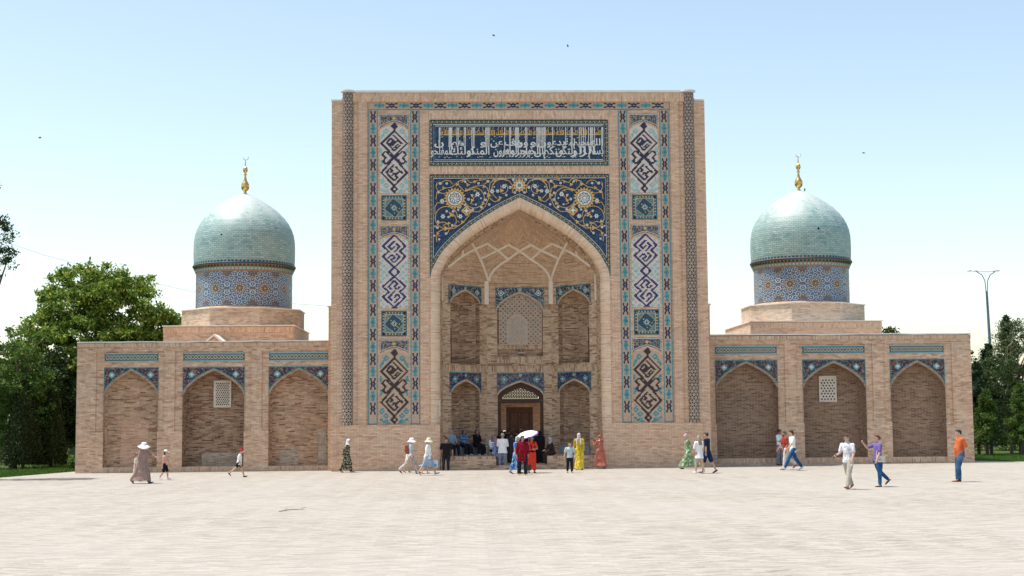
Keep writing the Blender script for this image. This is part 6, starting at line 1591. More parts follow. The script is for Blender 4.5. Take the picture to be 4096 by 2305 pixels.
def dress(mat, name='dress', z1=.06, sleeve=1.8, w=1.0, flare=.12, loose=1.0, fold=(.016, 9, 1.8)):
    def go(k):
        h, f, l, sp = k.H, k.f, k.l, k.sp; b = MB(); fl = [k.legs[s][2] for s in (1, -1)]; c = (fl[0]+fl[1])/2; kc = (k.legs[1][1]+k.legs[-1][1])/2; sp_ = abs((fl[0]-fl[1]).dot(k.f))/2; hz_ = z1*h
        rings = []
        if hz_ < kc.z: rings += [(Vector((c.x, c.y, hz_)), f*(flare*.75*h+sp_*1.0), l*flare*h*w), (Vector(((c.x+kc.x)/2, (c.y+kc.y)/2, (hz_+kc.z)/2)), f*(flare*.7*h+sp_*.72), l*flare*.88*h*w), (Vector((kc.x*.8+k.pel.x*.2, kc.y*.8+k.pel.y*.2, kc.z)), f*(.088*h*loose+sp_*.38), l*.100*h*w*loose)]
        else: rings += [(Vector((kc.x*.6+k.pel.x*.4, kc.y*.6+k.pel.y*.4, hz_)), f*(.085*h+sp_*.3), l*flare*h*w)]
        rings += [(k.pel-k.z*.05*h, f*.078*h*loose, l*.098*h*w*loose), (k.pel+sp*.09*h, f*.066*h*loose, l*.084*h*w*loose), (k.chest+f*.006*h, f*.073*h, l*.094*h*w), (k.shc-sp*.03*h, f*.062*h, l*.102*h*w), (k.shc+sp*.004*h, f*.044*h, l*.088*h), (k.shc+sp*.024*h, f*.033*h, l*.044*h)]
        loft(b, rings, 28)
        for s in (1, -1):
            hp_, kn_, an_ = k.legs[s][:3]; t_ = max(0, min(1, (kn_.z-hz_)/max(.01, kn_.z-an_.z))); end = kn_+(an_-kn_)*t_ if hz_ < kn_.z else hp_+(kn_-hp_)*.85
            limb(b, [hp_, kn_, end], [.064*h*w, .054*h*w, .048*h]) if hz_ < kn_.z else None
            sh, e, wr, fd, nn = k.arms[s]
            s0 = sh-k.z*.003*h
            if sleeve <= 1: caps(b, s0, sh+(e-sh)*sleeve, .037*h, .035*h)
            else: limb(b, [s0, e, e+(wr-e)*(sleeve-1)], [.037*h, .032*h, .029*h])
        remesh(name, b, .012, [mat], k.e, 2, fold)
    return go
def seated_robe(mat, name='dress', feet=True, w=1.0, sleeve=1.8, legs=True):
    def go(k):
        h, f, l, sp = k.H, k.f, k.l, k.sp; b = MB()
        loft(b, [(k.pel-k.z*.05*h, f*.085*h, l*.115*h*w), (k.pel+sp*.09*h, f*.075*h, l*.095*h*w), (k.chest, f*.076*h, l*.10*h*w), (k.shc-sp*.03*h, f*.062*h, l*.104*h*w), (k.shc+sp*.02*h, f*.038*h, l*.06*h)])
        for s in (1, -1):
            hp, kn, an = k.legs[s][:3]
            if legs: limb(b, [hp, kn, kn+(an-kn)*.85], [.07*h, .055*h, .055*h])
            sh, e, wr, fd, nn = k.arms[s]; limb(b, [sh, e, e+(wr-e)*(sleeve-1)], [.038*h, .034*h, .03*h])
        if legs: caps(b, (k.legs[1][1]+k.legs[-1][1])/2, (k.legs[1][1]+k.legs[-1][1])/2+((k.legs[1][2]+k.legs[-1][2])/2-(k.legs[1][1]+k.legs[-1][1])/2)*.8, .06*h, .06*h)
        remesh(name, b, .012, [mat], k.e, 2, (.012, 9, 5))
    return go
def shoes(mat, r=1.0, heel=False, name='shoe'):
    def go(k):
        h = k.H
        for s in (1, -1):
            an, fd, up = k.legs[s][2:5]; b = MB(); g = fd.cross(up)
            base = an-up*.030*h
            loft(b, [(base-fd*.034*h, up*.008*h, g*.010*h), (base-fd*.028*h+up*.004*h, up*.022*h*r, g*.022*h), (base+fd*.02*h, up*.021*h*r, g*.024*h), (base+fd*.07*h-up*.003*h, up*.016*h, g*.027*h), (base+fd*.105*h-up*.006*h, up*.010*h, g*.022*h), (base+fd*.118*h-up*.007*h, up*.004*h, g*.010*h)], 14)
            o = MB(); o.v = b.v; o.f = b.f; o.m = [0]*len(b.f); o.uv = [None]*len(b.f); o.build(name, mat, parent=k.e, smooth='all')
    return go
def hair(mat, style='short', name='hair'):
    def go(k):
        q, F, L, U, c = k.q, k.hf, k.hl, k.hz, k.hc; b = MB()
        ell(b, c-F*.010*q+U*.014*q, [F*.053*q, L*.0485*q, U*.055*q], 18)
        ell(b, c+F*.022*q+U*.044*q, [F*.036*q, L*.039*q, U*.022*q], 12)
        if style == 'long':
            for s in (-1, 0, 1): limb(b, [c-F*.03*q+L*s*.022*q, k.neck-k.f*.05*q+k.l*s*.03*q, k.chest-k.f*(.075)*q+k.l*s*.035*q+k.z*.02*q], [.035*q, .032*q, .014*q])
        if style == 'bob':
            for s in (-1, 0, 1): limb(b, [c-F*.02*q+L*s*.026*q, c-F*.03*q-U*.055*q+L*s*.026*q], [.030*q, .018*q])
        if style == 'bun': ell(b, c-F*.060*q+U*.012*q, [F*.024*q, L*.022*q, U*.022*q], 10); limb(b, [c-F*.07*q+U*.01*q, c-F*.092*q-U*.006*q], [.010*q, .006*q])
        if style == 'back': ell(b, c-F*.038*q-U*.012*q, [F*.028*q, L*.036*q, U*.040*q], 12)
        remesh(name, b, .010, [mat], k.e, 1, (.006, 30, 18))
    return go
def beard(mat):
    def go(k):
        q, F, L, U, c = k.q, k.hf, k.hl, k.hz, k.hc; b = MB(); ell(b, c+F*.018*q-U*.042*q, [F*.036*q, L*.032*q, U*.024*q], 12); remesh('beard', b, .008, [mat], k.e, 1)
    return go
def scarf(mat, drape=True, long_=0.0, name='headscarf', knot=False, bare=False):
    def go(k):
        q, F, L, U, c = k.q, k.hf, k.hl, k.hz, k.hc; b = MB()
        ell(b, c-F*.014*q+U*.012*q, [F*.056*q, L*.053*q, U*.060*q], 18); ell(b, c+F*.012*q+U*.045*q, [F*.038*q, L*.042*q, U*.024*q], 12)
        if not bare:
            limb(b, [c-F*.020*q-U*.02*q, k.neck-k.f*.012*q, k.shc+k.sp*.01*q], [.050*q, .050*q, .056*q])
        if knot: ell(b, c-F*.058*q-U*.02*q, [F*.026*q, L*.024*q, U*.026*q], 10)
        if drape: loft(b, [(k.shc-k.sp*.075*q, k.f*.060*q, k.l*.085*q), (k.shc-k.sp*.03*q, k.f*.066*q, k.l*.098*q), (k.shc+k.sp*.012*q, k.f*.056*q, k.l*.085*q), (k.neck, k.f*.050*q, k.l*.054*q)])
        if long_:
            for s in (-1, 1): limb(b, [k.shc-k.f*.05*q+k.l*s*.055*q, k.shc-k.f*.078*q+k.l*s*.05*q-k.z*long_*q], [.026*q, .018*q])
        remesh(name, b, .010, [mat], k.e, 1, (.009, 14, 8))
    return go
def turban(mat):
    def go(k):
        q, F, L, U, c = k.q, k.hf, k.hl, k.hz, k.hc; b = MB()
        ell(b, c-F*.010*q+U*.018*q, [F*.058*q, L*.052*q, U*.050*q], 16); ell(b, c-F*.035*q+U*.040*q, [F*.036*q, L*.040*q, U*.034*q], 12); ell(b, c-F*.052*q-U*.01*q, [F*.022*q, L*.026*q, U*.028*q], 10); remesh('headscarf', b, .010, [mat], k.e, 1, (.010, 22, 14))
    return go
def revolve(k, prof, c, U, F, L, n=28, wob=0.0):
    vs = []; fs = []
    for r, z_ in prof:
        for j in range(n): a = 2*pi*j/n; vs.append(tuple(c+F*r*cos(a)+L*r*sin(a)+U*(z_+wob*r*sin(2*a+.6)*(1 if r > .06 else 0)))) 
    for i in range(len(prof)-1):
        for j in range(n): fs.append((i*n+j, i*n+(j+1) % n, (i+1)*n+(j+1) % n, (i+1)*n+j))
    return vs, fs
def sunhat(mat, rb=.115, droop=-.02, wob=.12, band=None):
    def go(k):
        q, F, L, U, c = k.q, k.hf, k.hl, k.hz, k.hc; c = c+U*.016*q-F*.004*q; rb_ = rb; S = q/1.0
        pr = [(rb*q, droop*q-.004), (rb*q, droop*q), (.075*q, .004*q), (.062*q, .012*q), (.061*q, .038*q), (.054*q, .064*q), (.034*q, .078*q), (.002, .082*q)]
        vs, fs = revolve(k, pr, c, U, F, L, 32, wob); m = MB(); m.mesh(vs, fs); vs2, fs2 = revolve(k, [(rb*q, droop*q-.004), (.058*q, .0), (.052*q, .03*q), (.002, .06*q)], c, U, F, L, 32, wob); m.mesh(vs2, [t[::-1] for t in fs2])
        o = m.build('sun_hat', mat, parent=k.e, smooth='all')
        if band: vs, fs = revolve(k, [(.0590*q, .012*q), (.0585*q, .030*q)], c, U, F, L, 28); m = MB(); m.mesh(vs, fs); m.build('hat_band', band, parent=o)
    return go
def cap(mat, peak=None):
    def go(k):
        q, F, L, U, c = k.q, k.hf, k.hl, k.hz, k.hc; c = c+U*.022*q-F*.004*q
        vs, fs = revolve(k, [(.056*q, -.004*q), (.057*q, .012*q), (.052*q, .034*q), (.036*q, .047*q), (.002, .052*q)], c, U, F, L*.86, 24); m = MB(); m.mesh(vs, fs); o = m.build('cap', mat, parent=k.e, smooth='all')
        v = MB(); n = 10; A = []; Bp = []
        for i in range(n+1):
            a = R(-68+136*i/n); A.append(c+F*.050*q*cos(a)+L*.046*q*sin(a)+U*.004*q); Bp.append(c+F*(.050+.045*cos(a)**.5 if cos(a) > 0 else .05)*q*(cos(a)*.15+.85)+L*.050*q*sin(a)-U*.010*q*cos(a))
        vs = [tuple(p) for p in A+Bp]+[tuple(p-U*.004) for p in A+Bp]; m2 = 2*(n+1)
        fs = [(i, i+1, n+2+i, n+1+i) for i in range(n)]+[(m2+i, m2+n+1+i, m2+n+2+i, m2+i+1) for i in range(n)]+[(n+1+i, n+2+i, m2+n+2+i, m2+n+1+i) for i in range(n)]
        v.mesh(vs, fs); v.build('cap_peak', peak or mat, parent=o)
    return go
def skullcap(mat):
    def go(k):
        q, F, L, U, c = k.q, k.hf, k.hl, k.hz, k.hc; c = c+U*.026*q-F*.006*q
        vs, fs = revolve(k, [(.054*q, -.012*q), (.055*q, .012*q), (.048*q, .032*q), (.034*q, .040*q), (.002, .043*q)], c, U, F, L*.88, 24); m = MB(); m.mesh(vs, fs); m.build('skullcap', mat, parent=k.e, smooth='all')
    return go
def glasses(mat):
    def go(k):
        q, F, L, U, c = k.q, k.hf, k.hl, k.hz, k.hc; m = MB()
        for s in (-1, 1):
            p = c+F*.056*q+L*s*.018*q+U*.004*q; pts = [p+L*.0135*q*cos(a)+U*.0095*q*sin(a) for a in [i*pi/5 for i in range(10)]]; m.mesh([tuple(x) for x in pts]+[tuple(x+F*.004) for x in pts], [tuple(range(10)), tuple(range(19, 9, -1))]+[(i, (i+1) % 10, 10+(i+1) % 10, 10+i) for i in range(10)])
            m.tube([c+F*.056*q+L*s*.030*q+U*.006*q, c+L*s*.045*q+U*.004*q], .0022, 5)
        m.tube([c+F*.060*q-L*.008*q+U*.006*q, c+F*.060*q+L*.008*q+U*.006*q], .002, 5); m.build('sunglasses', mat, parent=k.e)
    return go
def collar(mat):
    def go(k):
        h = k.H; vs, fs = revolve(k, [(.040*h, .0), (.043*h, .018*h), (.036*h, .030*h)], k.shc+k.sp*.018*h+k.f*.004*h, k.sp, k.f, k.l, 20); m = MB(); m.mesh(vs, fs); m.build('collar', mat, parent=k.e, smooth='all')
    return go
def wpos(k, v): return Vector(k.e.location)+Vector(v)
def thing_at(name, p, label, cat): return empty(name, p, label, cat)
def soft_box(mb, c, A, B, C, r=.25):
    """rounded box from three half-vectors"""
    for s in (-1, -.9, .9, 1):
        pass
    rings = []
    for t, sc in ((-1, .82), (-.85, 1), (.85, 1), (1, .82)): rings.append((t, sc))
    vs = []; fs = []; n = 16
    for t, sc in rings:
        for j in range(n):
            a = 2*pi*j/n; ca, sa = cos(a), sin(a); e = .35; vs.append(tuple(Vector(c)+C*t+A*sc*math.copysign(abs(ca)**e, ca)+B*sc*math.copysign(abs(sa)**e, sa)))
    for i in range(3):
        for j in range(n): fs.append((i*n+j, i*n+(j+1) % n, (i+1)*n+(j+1) % n, (i+1)*n+j))
    fs.append(tuple(range(n-1, -1, -1))); fs.append(tuple(3*n+j for j in range(n))); mb.mesh(vs, fs)
# ---- wardrobe
C = cloth
c_brown = C('mauve_speckled_cotton', (.36, .25, .21), 'speckle', (.24, .15, .135), sc=14); w_white = C('white_cotton', (.78, .78, .78)); w_hat = plain('white_straw', (.80, .80, .80), .9, .1, var=.04)
c_pink = C('salmon_pink_cotton', (.68, .36, .29)); c_black = C('black_cotton', (.014, .014, .018)); c_blackp = C('black_trouser_cloth', (.02, .02, .026)); c_cream = C('cream_cotton', (.62, .57, .46)); c_blueshoe = plain('blue_canvas', (.04, .10, .20), .8)
c_blk = plain('black_shoe_leather', (.02, .02, .024), .5); c_red = plain('red_cap_cloth', (.55, .02, .035), .8); c_paisley = C('black_paisley_cotton', (.022, .02, .012), 'flowers', (.26, .24, .14), (.42, .40, .32), 13)
c_floral = C('grey_floral_cotton', (.55, .55, .50), 'flowers', (.55, .15, .06), (.12, .20, .30), 18); c_pale = C('pale_blue_cotton', (.50, .60, .66)); c_bluesk = C('blue_dotted_cotton', (.20, .30, .42), 'speckle', (.45, .52, .60), sc=16); c_sand = plain('sandal_leather', (.09, .045, .03), .7)
c_denim = C('blue_denim', (.035, .085, .17), 'denim', (.13, .23, .34)); c_denim2 = C('bright_blue_denim', (.02, .075, .20), 'denim', (.05, .15, .30)); c_grey = C('grey_trouser_cloth', (.24, .24, .26), 'speckle', (.18, .18, .20), sc=9); c_khaki = C('khaki_trouser_cloth', (.44, .40, .33))
c_polo = C('white_shirt_with_grey_leaf_print', (.74, .74, .75), 'speckle', (.44, .43, .46), sc=8); c_purple = C('purple_cotton', (.17, .12, .34)); c_orange = C('orange_cotton', (.56, .13, .045)); c_navy = C('navy_cotton', (.012, .022, .055)); c_navy2 = C('navy_shorts_cloth', (.012, .035, .09))
c_green = C('green_and_navy_print', (.30, .42, .16), 'swirl', (.02, .05, .12), (.48, .60, .46), 15); c_yellow = C('yellow_print_silk', (.72, .52, .03), 'swirl', (.16, .12, .03), (.74, .58, .08), 15, .6); c_redspot = C('rust_red_spotted_cotton', (.38, .075, .05), 'speckle', (.56, .26, .18), sc=15)
c_blue = C('bright_blue_print', (.015, .13, .50), 'swirl', (.42, .62, .72), (.02, .10, .40), 11); c_redblk = C('black_tunic_with_red_print', (.02, .004, .008), 'swirl', (.50, .012, .035), None, 24); c_scarlet = C('scarlet_cloth', (.72, .06, .035)); c_maroon = C('maroon_velvet', (.06, .01, .012))
c_scw = C('white_scarf_cloth', (.78, .77, .78)); c_scg = C('grey_print_scarf', (.50, .48, .52), 'speckle', (.20, .19, .24), sc=10); c_scp = C('dusty_pink_scarf', (.36, .23, .23)); c_scl = C('pale_pink_scarf', (.58, .50, .50)); c_scb = C('pale_blue_scarf', (.30, .38, .48)); c_scd = C('dark_patterned_scarf', (.05, .06, .10), 'speckle', (.12, .14, .20), sc=10)
c_scr = C('brown_magenta_scarf', (.36, .14, .08), 'flowers', (.30, .02, .10), (.62, .55, .52), 8); c_scm = C('mauve_turban_cloth', (.55, .44, .46), 'speckle', (.28, .16, .20), sc=9); c_scbw = C('black_white_scarf', (.50, .55, .48), 'flowers', (.03, .04, .04), (.05, .06, .06), 18)
c_ltblue = C('light_blue_blouse', (.24, .36, .46)); c_ikat = C('blue_wave_print', (.03, .09, .26), 'waves', (.20, .33, .46), sc=6); c_dkbrown = C('dark_brown_robe', (.045, .028, .024)); c_bw = C('blue_white_floral_dress', (.02, .09, .32), 'swirl', (.46, .54, .66), (.50, .56, .68), 14); c_tee = C('pale_printed_tee', (.50, .58, .56), 'speckle', (.38, .45, .45), sc=7)
c_redsh = C('brick_red_shirt', (.36, .05, .035)); c_whiteshoe = plain('white_trainer', (.74, .73, .72), .6); c_brshoe = plain('brown_shoe_leather', (.20, .085, .05), .6); c_dkshoe = plain('dark_brown_shoe', (.055, .03, .022), .6); c_tan = C('beige_sock_shoe', (.42, .35, .32)); M_sung = plain('dark_lens', (.01, .01, .012), .15, .7)
TR = lambda m, **k: pants(m, **k)
def P(u, v): q = gp(u, v); return (q.x, q.y, q.z)

# far left
k = person('woman in a huge white sun hat and long mauve speckled dress, walking right', P(562, 1935), 1.62, 65, (20, 6), (-20, 22), (52, 20, 10, 0), (-8, 8, 14), 3, (10, -4), 0, 1.25, female=True,
           wear=[dress(c_brown, z1=.075, sleeve=1.5, w=1.3, flare=.125, loose=1.15), sunhat(w_hat, .155, -.05, .16, c_cream), shoes(c_blueshoe, 1.1), hair(M_hairb, 'short')])
person('child mostly hidden behind the woman in the mauve dress, in cream clothes', P(541, 1927), 1.18, 80, (12, 4), (-12, 12), (5, 5, 10), (-5, 5, 10), 2, (0, 0), 0, child=True, female=True, vox=.0085,
       wear=[top(c_cream, sleeve=.8, loose=1.15), TR(c_cream), hair(M_hairb), shoes(c_blueshoe)])
person('child in a white cap, salmon pink tee and black shorts', P(655, 1921), 1.27, 85, (16, 10), (-6, 26), (26, 6, 14), (-14, 6, 10), 2, (0, -4), 0, child=True, vox=.0085,
       wear=[top(c_pink, sleeve=.35, hem=0.0), TR(c_black, name='shorts', to=.95, r=(.060, .05, .05)), hair(M_hair, 'bob'), cap(w_hat), shoes(c_whiteshoe)])
person('boy in a red cap, white tee and black shorts striding right', P(947, 1909), 1.28, 88, (22, 6), (-34, 20), (-4, 5, 10), (4, 5, 12), 4, (0, -16), 0, child=True, vox=.0085,
       wear=[top(w_white, sleeve=.75, hem=-.05, loose=1.15), TR(c_black, name='shorts', to=.55, r=(.060, .056, .05)), hair(M_hair), cap(c_red, w_hat), shoes(c_blk, 1.15)])
k = person('elderly woman in a white headscarf and black leaf print dress', P(1383, 1891), 1.53, 85, (16, 6), (-16, 12), (-28, 8, 16), (-30, 8, 14), 4, (8, -4), 1, 1.2, female=True,
           wear=[dress(c_paisley, z1=.085, sleeve=1.9, w=1.2, flare=.10, loose=1.12), scarf(c_scw), shoes(c_tan)])
m = MB(); hnd = wpos(k, k.arms[1][2]+k.arms[1][3]*.09); soft_box(m, (0, 0, -.02), Vector((.07, 0, 0)), Vector((0, .012, 0)), Vector((.02, 0, .035))); m.build('white_purse', plain('white_leather', (.72, .70, .66), .6), loc=hnd+Vector((-.05, 0, -.02)), label='small white purse held behind the woman in the white headscarf', cat='purse')
k = person('woman in a white sun hat, pale blue tee and wide flowered trousers, walking right', P(1635, 1896), 1.60, 85, (24, 6), (-26, 24), (20, 6, 62, 10), (12, 6, 70, 10), 2, (0, 0), 0, 1.05, female=True,
           wear=[top(c_pale, sleeve=.6, hem=.01), TR(c_floral, r=(.072, .062, .062)), sunhat(w_hat, .130, -.035, .10), hair(M_hairb, 'back'), shoes(c_sand)])
k1 = k
person('small child in white walking hidden behind the flowered trousers', P(1626, 1891), 1.02, 85, (10, 4), (-12, 12), (5, 6, 10), (-6, 6, 10), 2, (0, 0), 0, child=True, vox=.0085, wear=[top(w_white, sleeve=.9, hem=-.06, loose=1.2), TR(cloth('yellow_shorts_cloth', (.70, .55, .08)), name='shorts', to=.8, r=(.062, .056, .05)), hair(M_hair, 'bob'), shoes(c_sand)])
k = person('woman in a straw brimmed hat, white shirt and blue dotted skirt, walking right', P(1708, 1902), 1.60, 82, (26, 6), (-22, 16), (6, 8, 14), (-8, 6, 12), 2, (14, 0), 0, female=True,
           wear=[top(w_white, sleeve=1.65, hem=-.06, loose=1.15), skirt(c_bluesk, z1=.25, flare=.10, start=.04), sunhat(plain('natural_straw', (.66, .62, .48), .9), .122, -.04, .06), hair(M_hairb, 'back'), shoes(c_tan, .8)])
k2 = k
person('child in white with bright blue shorts hidden behind the woman in the dotted skirt', P(1699, 1896), 1.08, 85, (12, 6), (-12, 12), (5, 6, 10), (-6, 6, 10), 2, (0, 0), 0, child=True, vox=.0085, wear=[top(w_white, sleeve=.9, hem=-.06, loose=1.2), TR(c_blue if False else cloth('bright_blue_shorts_cloth', (.02, .20, .42)), name='shorts', to=.8, r=(.062, .056, .05)), hair(M_hair), shoes(c_tan)])
def backpack(p, s, mat, label, face=85, tilt=0, trim=None, pocket=None):
    e = empty('backpack', p, label, 'backpack'); a = R(face); f = Vector((sin(a), -cos(a), 0)); l = Vector((cos(a), sin(a), 0)); z = Vector((sin(R(tilt))*f.x, sin(R(tilt))*f.y, cos(R(tilt))))
    m = MB(); soft_box(m, (0, 0, 0), f*s*.42, l*s*.72, z*s); q = remesh('pack_body', m, .012, [mat], e, 4)
    m = MB(); soft_box(m, tuple(-f*s*.42-z*s*.3), f*s*.18, l*s*.5, z*s*.4); remesh('pocket', m, .012, [pocket or mat], e, 3)
    m = MB(); m.tube([tuple(z*s*.9+l*s*.2), tuple(z*s*1.25), tuple(z*s*.9-l*s*.2)], .012, 6, trim or mat); m.build('handle', parent=e)
    for q_ in (-1, 1): m = MB(); m.tube([tuple(z*s*.85+l*s*.35*q_+f*s*.35), tuple(z*s*.6+l*s*.4*q_+f*s*.75), tuple(-z*s*.5+l*s*.4*q_+f*s*.5)], .014, 6, trim or mat); m.build('strap', parent=e)
backpack(wpos(k1, k1.chest-k1.f*.17-k1.z*.04), .20, plain('brown_leather', (.27, .085, .045), .6), 'brown leather backpack on the back of the woman in flowered trousers', 85, -8)
backpack(wpos(k2, k2.arms[1][2]+k2.arms[1][3]*.1-k2.z*.22+k2.f*.12), .17, plain('white_nylon', (.62, .66, .72), .6), 'white and blue school backpack hanging from the hand of the woman in the dotted skirt', 175, 8, plain('pink_strap', (.55, .06, .18), .7), plain('blue_nylon', (.10, .38, .52), .6))

# under and around the iwan
k = person('man in black with mirrored glasses leaning on the brick platform edge', (-3.52, -1.85, 0), 1.70, -6, (26, 26, 1), (30, 20, 1), (-14, 16, 14), (-14, 16, 16), -3, (4, -2), 1, 1.12, seat=.70,
           wear=[top(c_black, sleeve=.75, hem=-.04, w=1.1), TR(c_blackp, to=1.85), hair(M_hair), glasses(plain('mirror_lens', (.45, .48, .45), .15, .8)), shoes(c_blk)])
LBL = ('seated woman in a pale blue scarf and light blue blouse, leftmost in the shaded niche', 'seated woman in a blue wave print blouse with clasped hands', 'seated woman in black with her hand raised to her face')
for i, (u, Y, cl, sc_, hd, arm) in enumerate(((1806, .55, c_ltblue, c_scb, (20, 0), (20, 6, 40, 25)), (1853, 1.05, c_ikat, c_scd, (30, -5), (20, 6, 50, 35)), (1905, 1.55, C('black_robe', (.012, .012, .015)), c_scd, (40, 0), (60, 12, 110, 10)))):
    q = px(u, 1785, Y)
    person(LBL[i], (q.x, Y-.10, .6), 1.56, 38, (82, 76), (80, 84), (20, 6, 45, 35), arm, 2, hd, 1, 1.15, seat=.50, female=True, group='women resting in the shaded niche',
           wear=[seated_robe(cl, 'blouse', legs=False, w=1.15), TR(c_blackp, r=(.068, .055, .045)), scarf(sc_), shoes(c_whiteshoe if i else c_blk)]+([glasses(M_sung)] if i == 1 else []))
q = px(1884, 1812, .95); backpack((q.x, .95, .82), .20, plain('black_nylon', (.015, .016, .02), .6), 'dark backpack with bright blue straps between the seated women', 20, 0, plain('blue_strap', (.02, .22, .55), .5))
q = px(1938, 1805, 1.2); backpack((q.x, 1.2, .85), .25, plain('charcoal_nylon', (.01, .01, .012), .7), 'black backpack left on the platform beside the pink scarf woman', 10)
k = person('seated woman in a dusty pink scarf and blue floral dress on the platform edge', (-1.22, -.5, .19), 1.58, 40, (72, 66), (70, 74), (30, 6, 50, 30), (50, 10, 80, 20), 4, (0, -4), 1, 1.1, seat=.52, female=True, wear=[seated_robe(c_bw), scarf(c_scp), glasses(M_sung), shoes(c_tan)])
person('woman seated behind the pink scarf woman, white top and purple scarf', (-1.32, .45, .6), 1.55, 25, (78, 120), (78, 120), (20, 6, 45, 35), (20, 6, 45, 30), 2, (20, 0), 1, seat=.14+.10, female=True, vox=.01, wear=[seated_robe(w_white, 'blouse', legs=False), TR(c_blackp), scarf(C('purple_grey_scarf', (.20, .17, .30)))])
tp = empty('phone_tripod', (-1.62, -.95, .6), 'thin white phone stand with a phone on top, on the brick platform', 'tripod'); m = MB(); m.tube([(0, 0, .03), (0, 0, .44)], .010, 6, M_white); m.build('pole', parent=tp)
for a in (0, 2.1, 4.2): m = MB(); m.tube([(0, 0, .08), (.1*cos(a), .1*sin(a), 0)], .006, 5, plain('black_plastic', (.02, .02, .02), .5) if a == 0 else bpy.data.materials['black_plastic']); m.build('leg', parent=tp)
m = MB(); m.box((-.085, -.006, .43), (.085, .006, .51), bpy.data.materials['black_plastic']); ph = m.build('phone', parent=tp); m = MB(); m.box((-.075, -.009, .437), (.075, -.0065, .503), plain('dim_screen', (.10, .22, .20), .3)); m.build('screen', parent=ph)
k = person('man seen from behind in a loose white shirt and white skullcap', P(2011, 1877.5), 1.69, 176, (1, 0, 5), (0, 0, 5), (16, 6, 62, 45), (14, 6, 62, 45), 1, (-8, 0), 1, 1.1,
           wear=[top(w_white, sleeve=1.35, hem=-.07, w=1.15, loose=1.15), TR(c_grey, r=(.064, .050, .042)), hair(M_hairg), skullcap(C('grey_knit', (.55, .55, .52), 'speckle', (.35, .35, .34), sc=20)), shoes(c_blk)])
person('woman in a bright blue and white dress with black and white headscarf', P(2062, 1896), 1.60, 55, (10, 4), (-12, 12), (-6, 6, 12), (6, 12, 10), 3, (35, -6), 1, 1.1, female=True, wear=[dress(c_blue, z1=.13, sleeve=.6, w=1.05, flare=.085), scarf(c_scbw, drape=False), shoes(c_sand)])
k = person('stout woman in a black and red patterned tunic, in front of the group', P(2090, 1901), 1.67, 8, (8, 4, 1), (-6, 6, 1), (3, 10, 10), (-2, 12, 10), 1, (42, 2), 1, 1.2, female=True,
           wear=[top(c_redblk, 'tunic', sleeve=1.7, hem=-.17, w=1.22, loose=1.12, belly=.02), TR(c_blackp, r=(.070, .056, .050)), hair(M_hair, 'short'), shoes(plain('gold_sandal', (.45, .26, .10), .5))])
h_ = wpos(k, k.arms[1][2]+k.arms[1][3]*.10); e = empty('handbag', h_, 'dark handbag hanging from the hand of the woman in the red patterned tunic', 'handbag'); m = MB(); soft_box(m, (0, -.01, -.42), Vector((.14, 0, 0)), Vector((0, .05, 0)), Vector((0, 0, .12))); m.build('bag_body', plain('dark_leather', (.045, .032, .028), .6), parent=e)
m = MB(); m.tube([(-.08, 0, -.31), (-.02, 0, 0), (.03, 0, 0), (.08, 0, -.31)], .009, 6, plain('dark_leather', (.045, .032, .028), .6)); m.build('handle', parent=e)
k = person('woman in a long scarlet dress with maroon bodice under the white umbrella', P(2127, 1892), 1.62, 6, (6, 2, 2), (-4, 4, 2), (10, 16, 75, 75), (30, 20, 95, 20), 1, (-6, 0), 1, female=True, fist=(0, 1),
           wear=[top(c_maroon, 'bodice', sleeve=.2, hem=.04), skirt(c_scarlet, z1=.10, flare=.135, start=.09), top(c_scarlet, 'blouse', sleeve=.85, hem=.11), hair(M_hairb, 'back'), shoes(c_dkshoe)])
up = wpos(k, k.hc+k.z*.16)+Vector((-.19, -.10, 0)); e = empty('umbrella', up, 'open white umbrella with purple trim held over the scarlet dress woman', 'umbrella'); m = MB(); N = 24; V = []; tl = Matrix.Rotation(R(-14), 3, 'Y')@Matrix.Rotation(R(14), 3, 'X')
def cano(r_, j, s=0): a = 2*pi*j/N; rib = .5+.5*cos(8*a); zz = .15*(1-(r_/.50)**2)-.025*(1-rib)*(r_/.5)**2; return tuple(tl@Vector((r_*cos(a), r_*sin(a), zz+s)))
RR = [.01, .12, .24, .34, .42, .455]
for i in range(len(RR)-1):
    for j in range(N): m.face([cano(RR[i], j), cano(RR[i], j+1), cano(RR[i+1], j+1), cano(RR[i+1], j)], w_hat)
m.build('canopy', parent=e, smooth='all'); m = MB()
for j in range(N): m.face([cano(.455, j), cano(.455, j+1), cano(.50, j+1), cano(.50, j)], plain('purple_trim', (.12, .04, .30), .7) if j == 0 else bpy.data.materials['purple_trim'])
m.build('trim', parent=e); m = MB(); m.tube([tuple(tl@Vector((0, 0, .18))), tuple(tl@Vector((0, 0, -.52)))], .007, 6, M_tin); m.build('shaft', parent=e)
person('elderly woman in a grey print scarf and dark brown robe, seated facing left', (1.48, -.62, .19), 1.60, -72, (78, 74), (76, 80), (25, 6, 45, 30), (25, 6, 40, 30), 10, (0, -4), 1, 1.25, seat=.54, female=True, wear=[seated_robe(c_dkbrown, w=1.15), scarf(c_scg, long_=.12), glasses(M_sung), shoes(c_tan)])
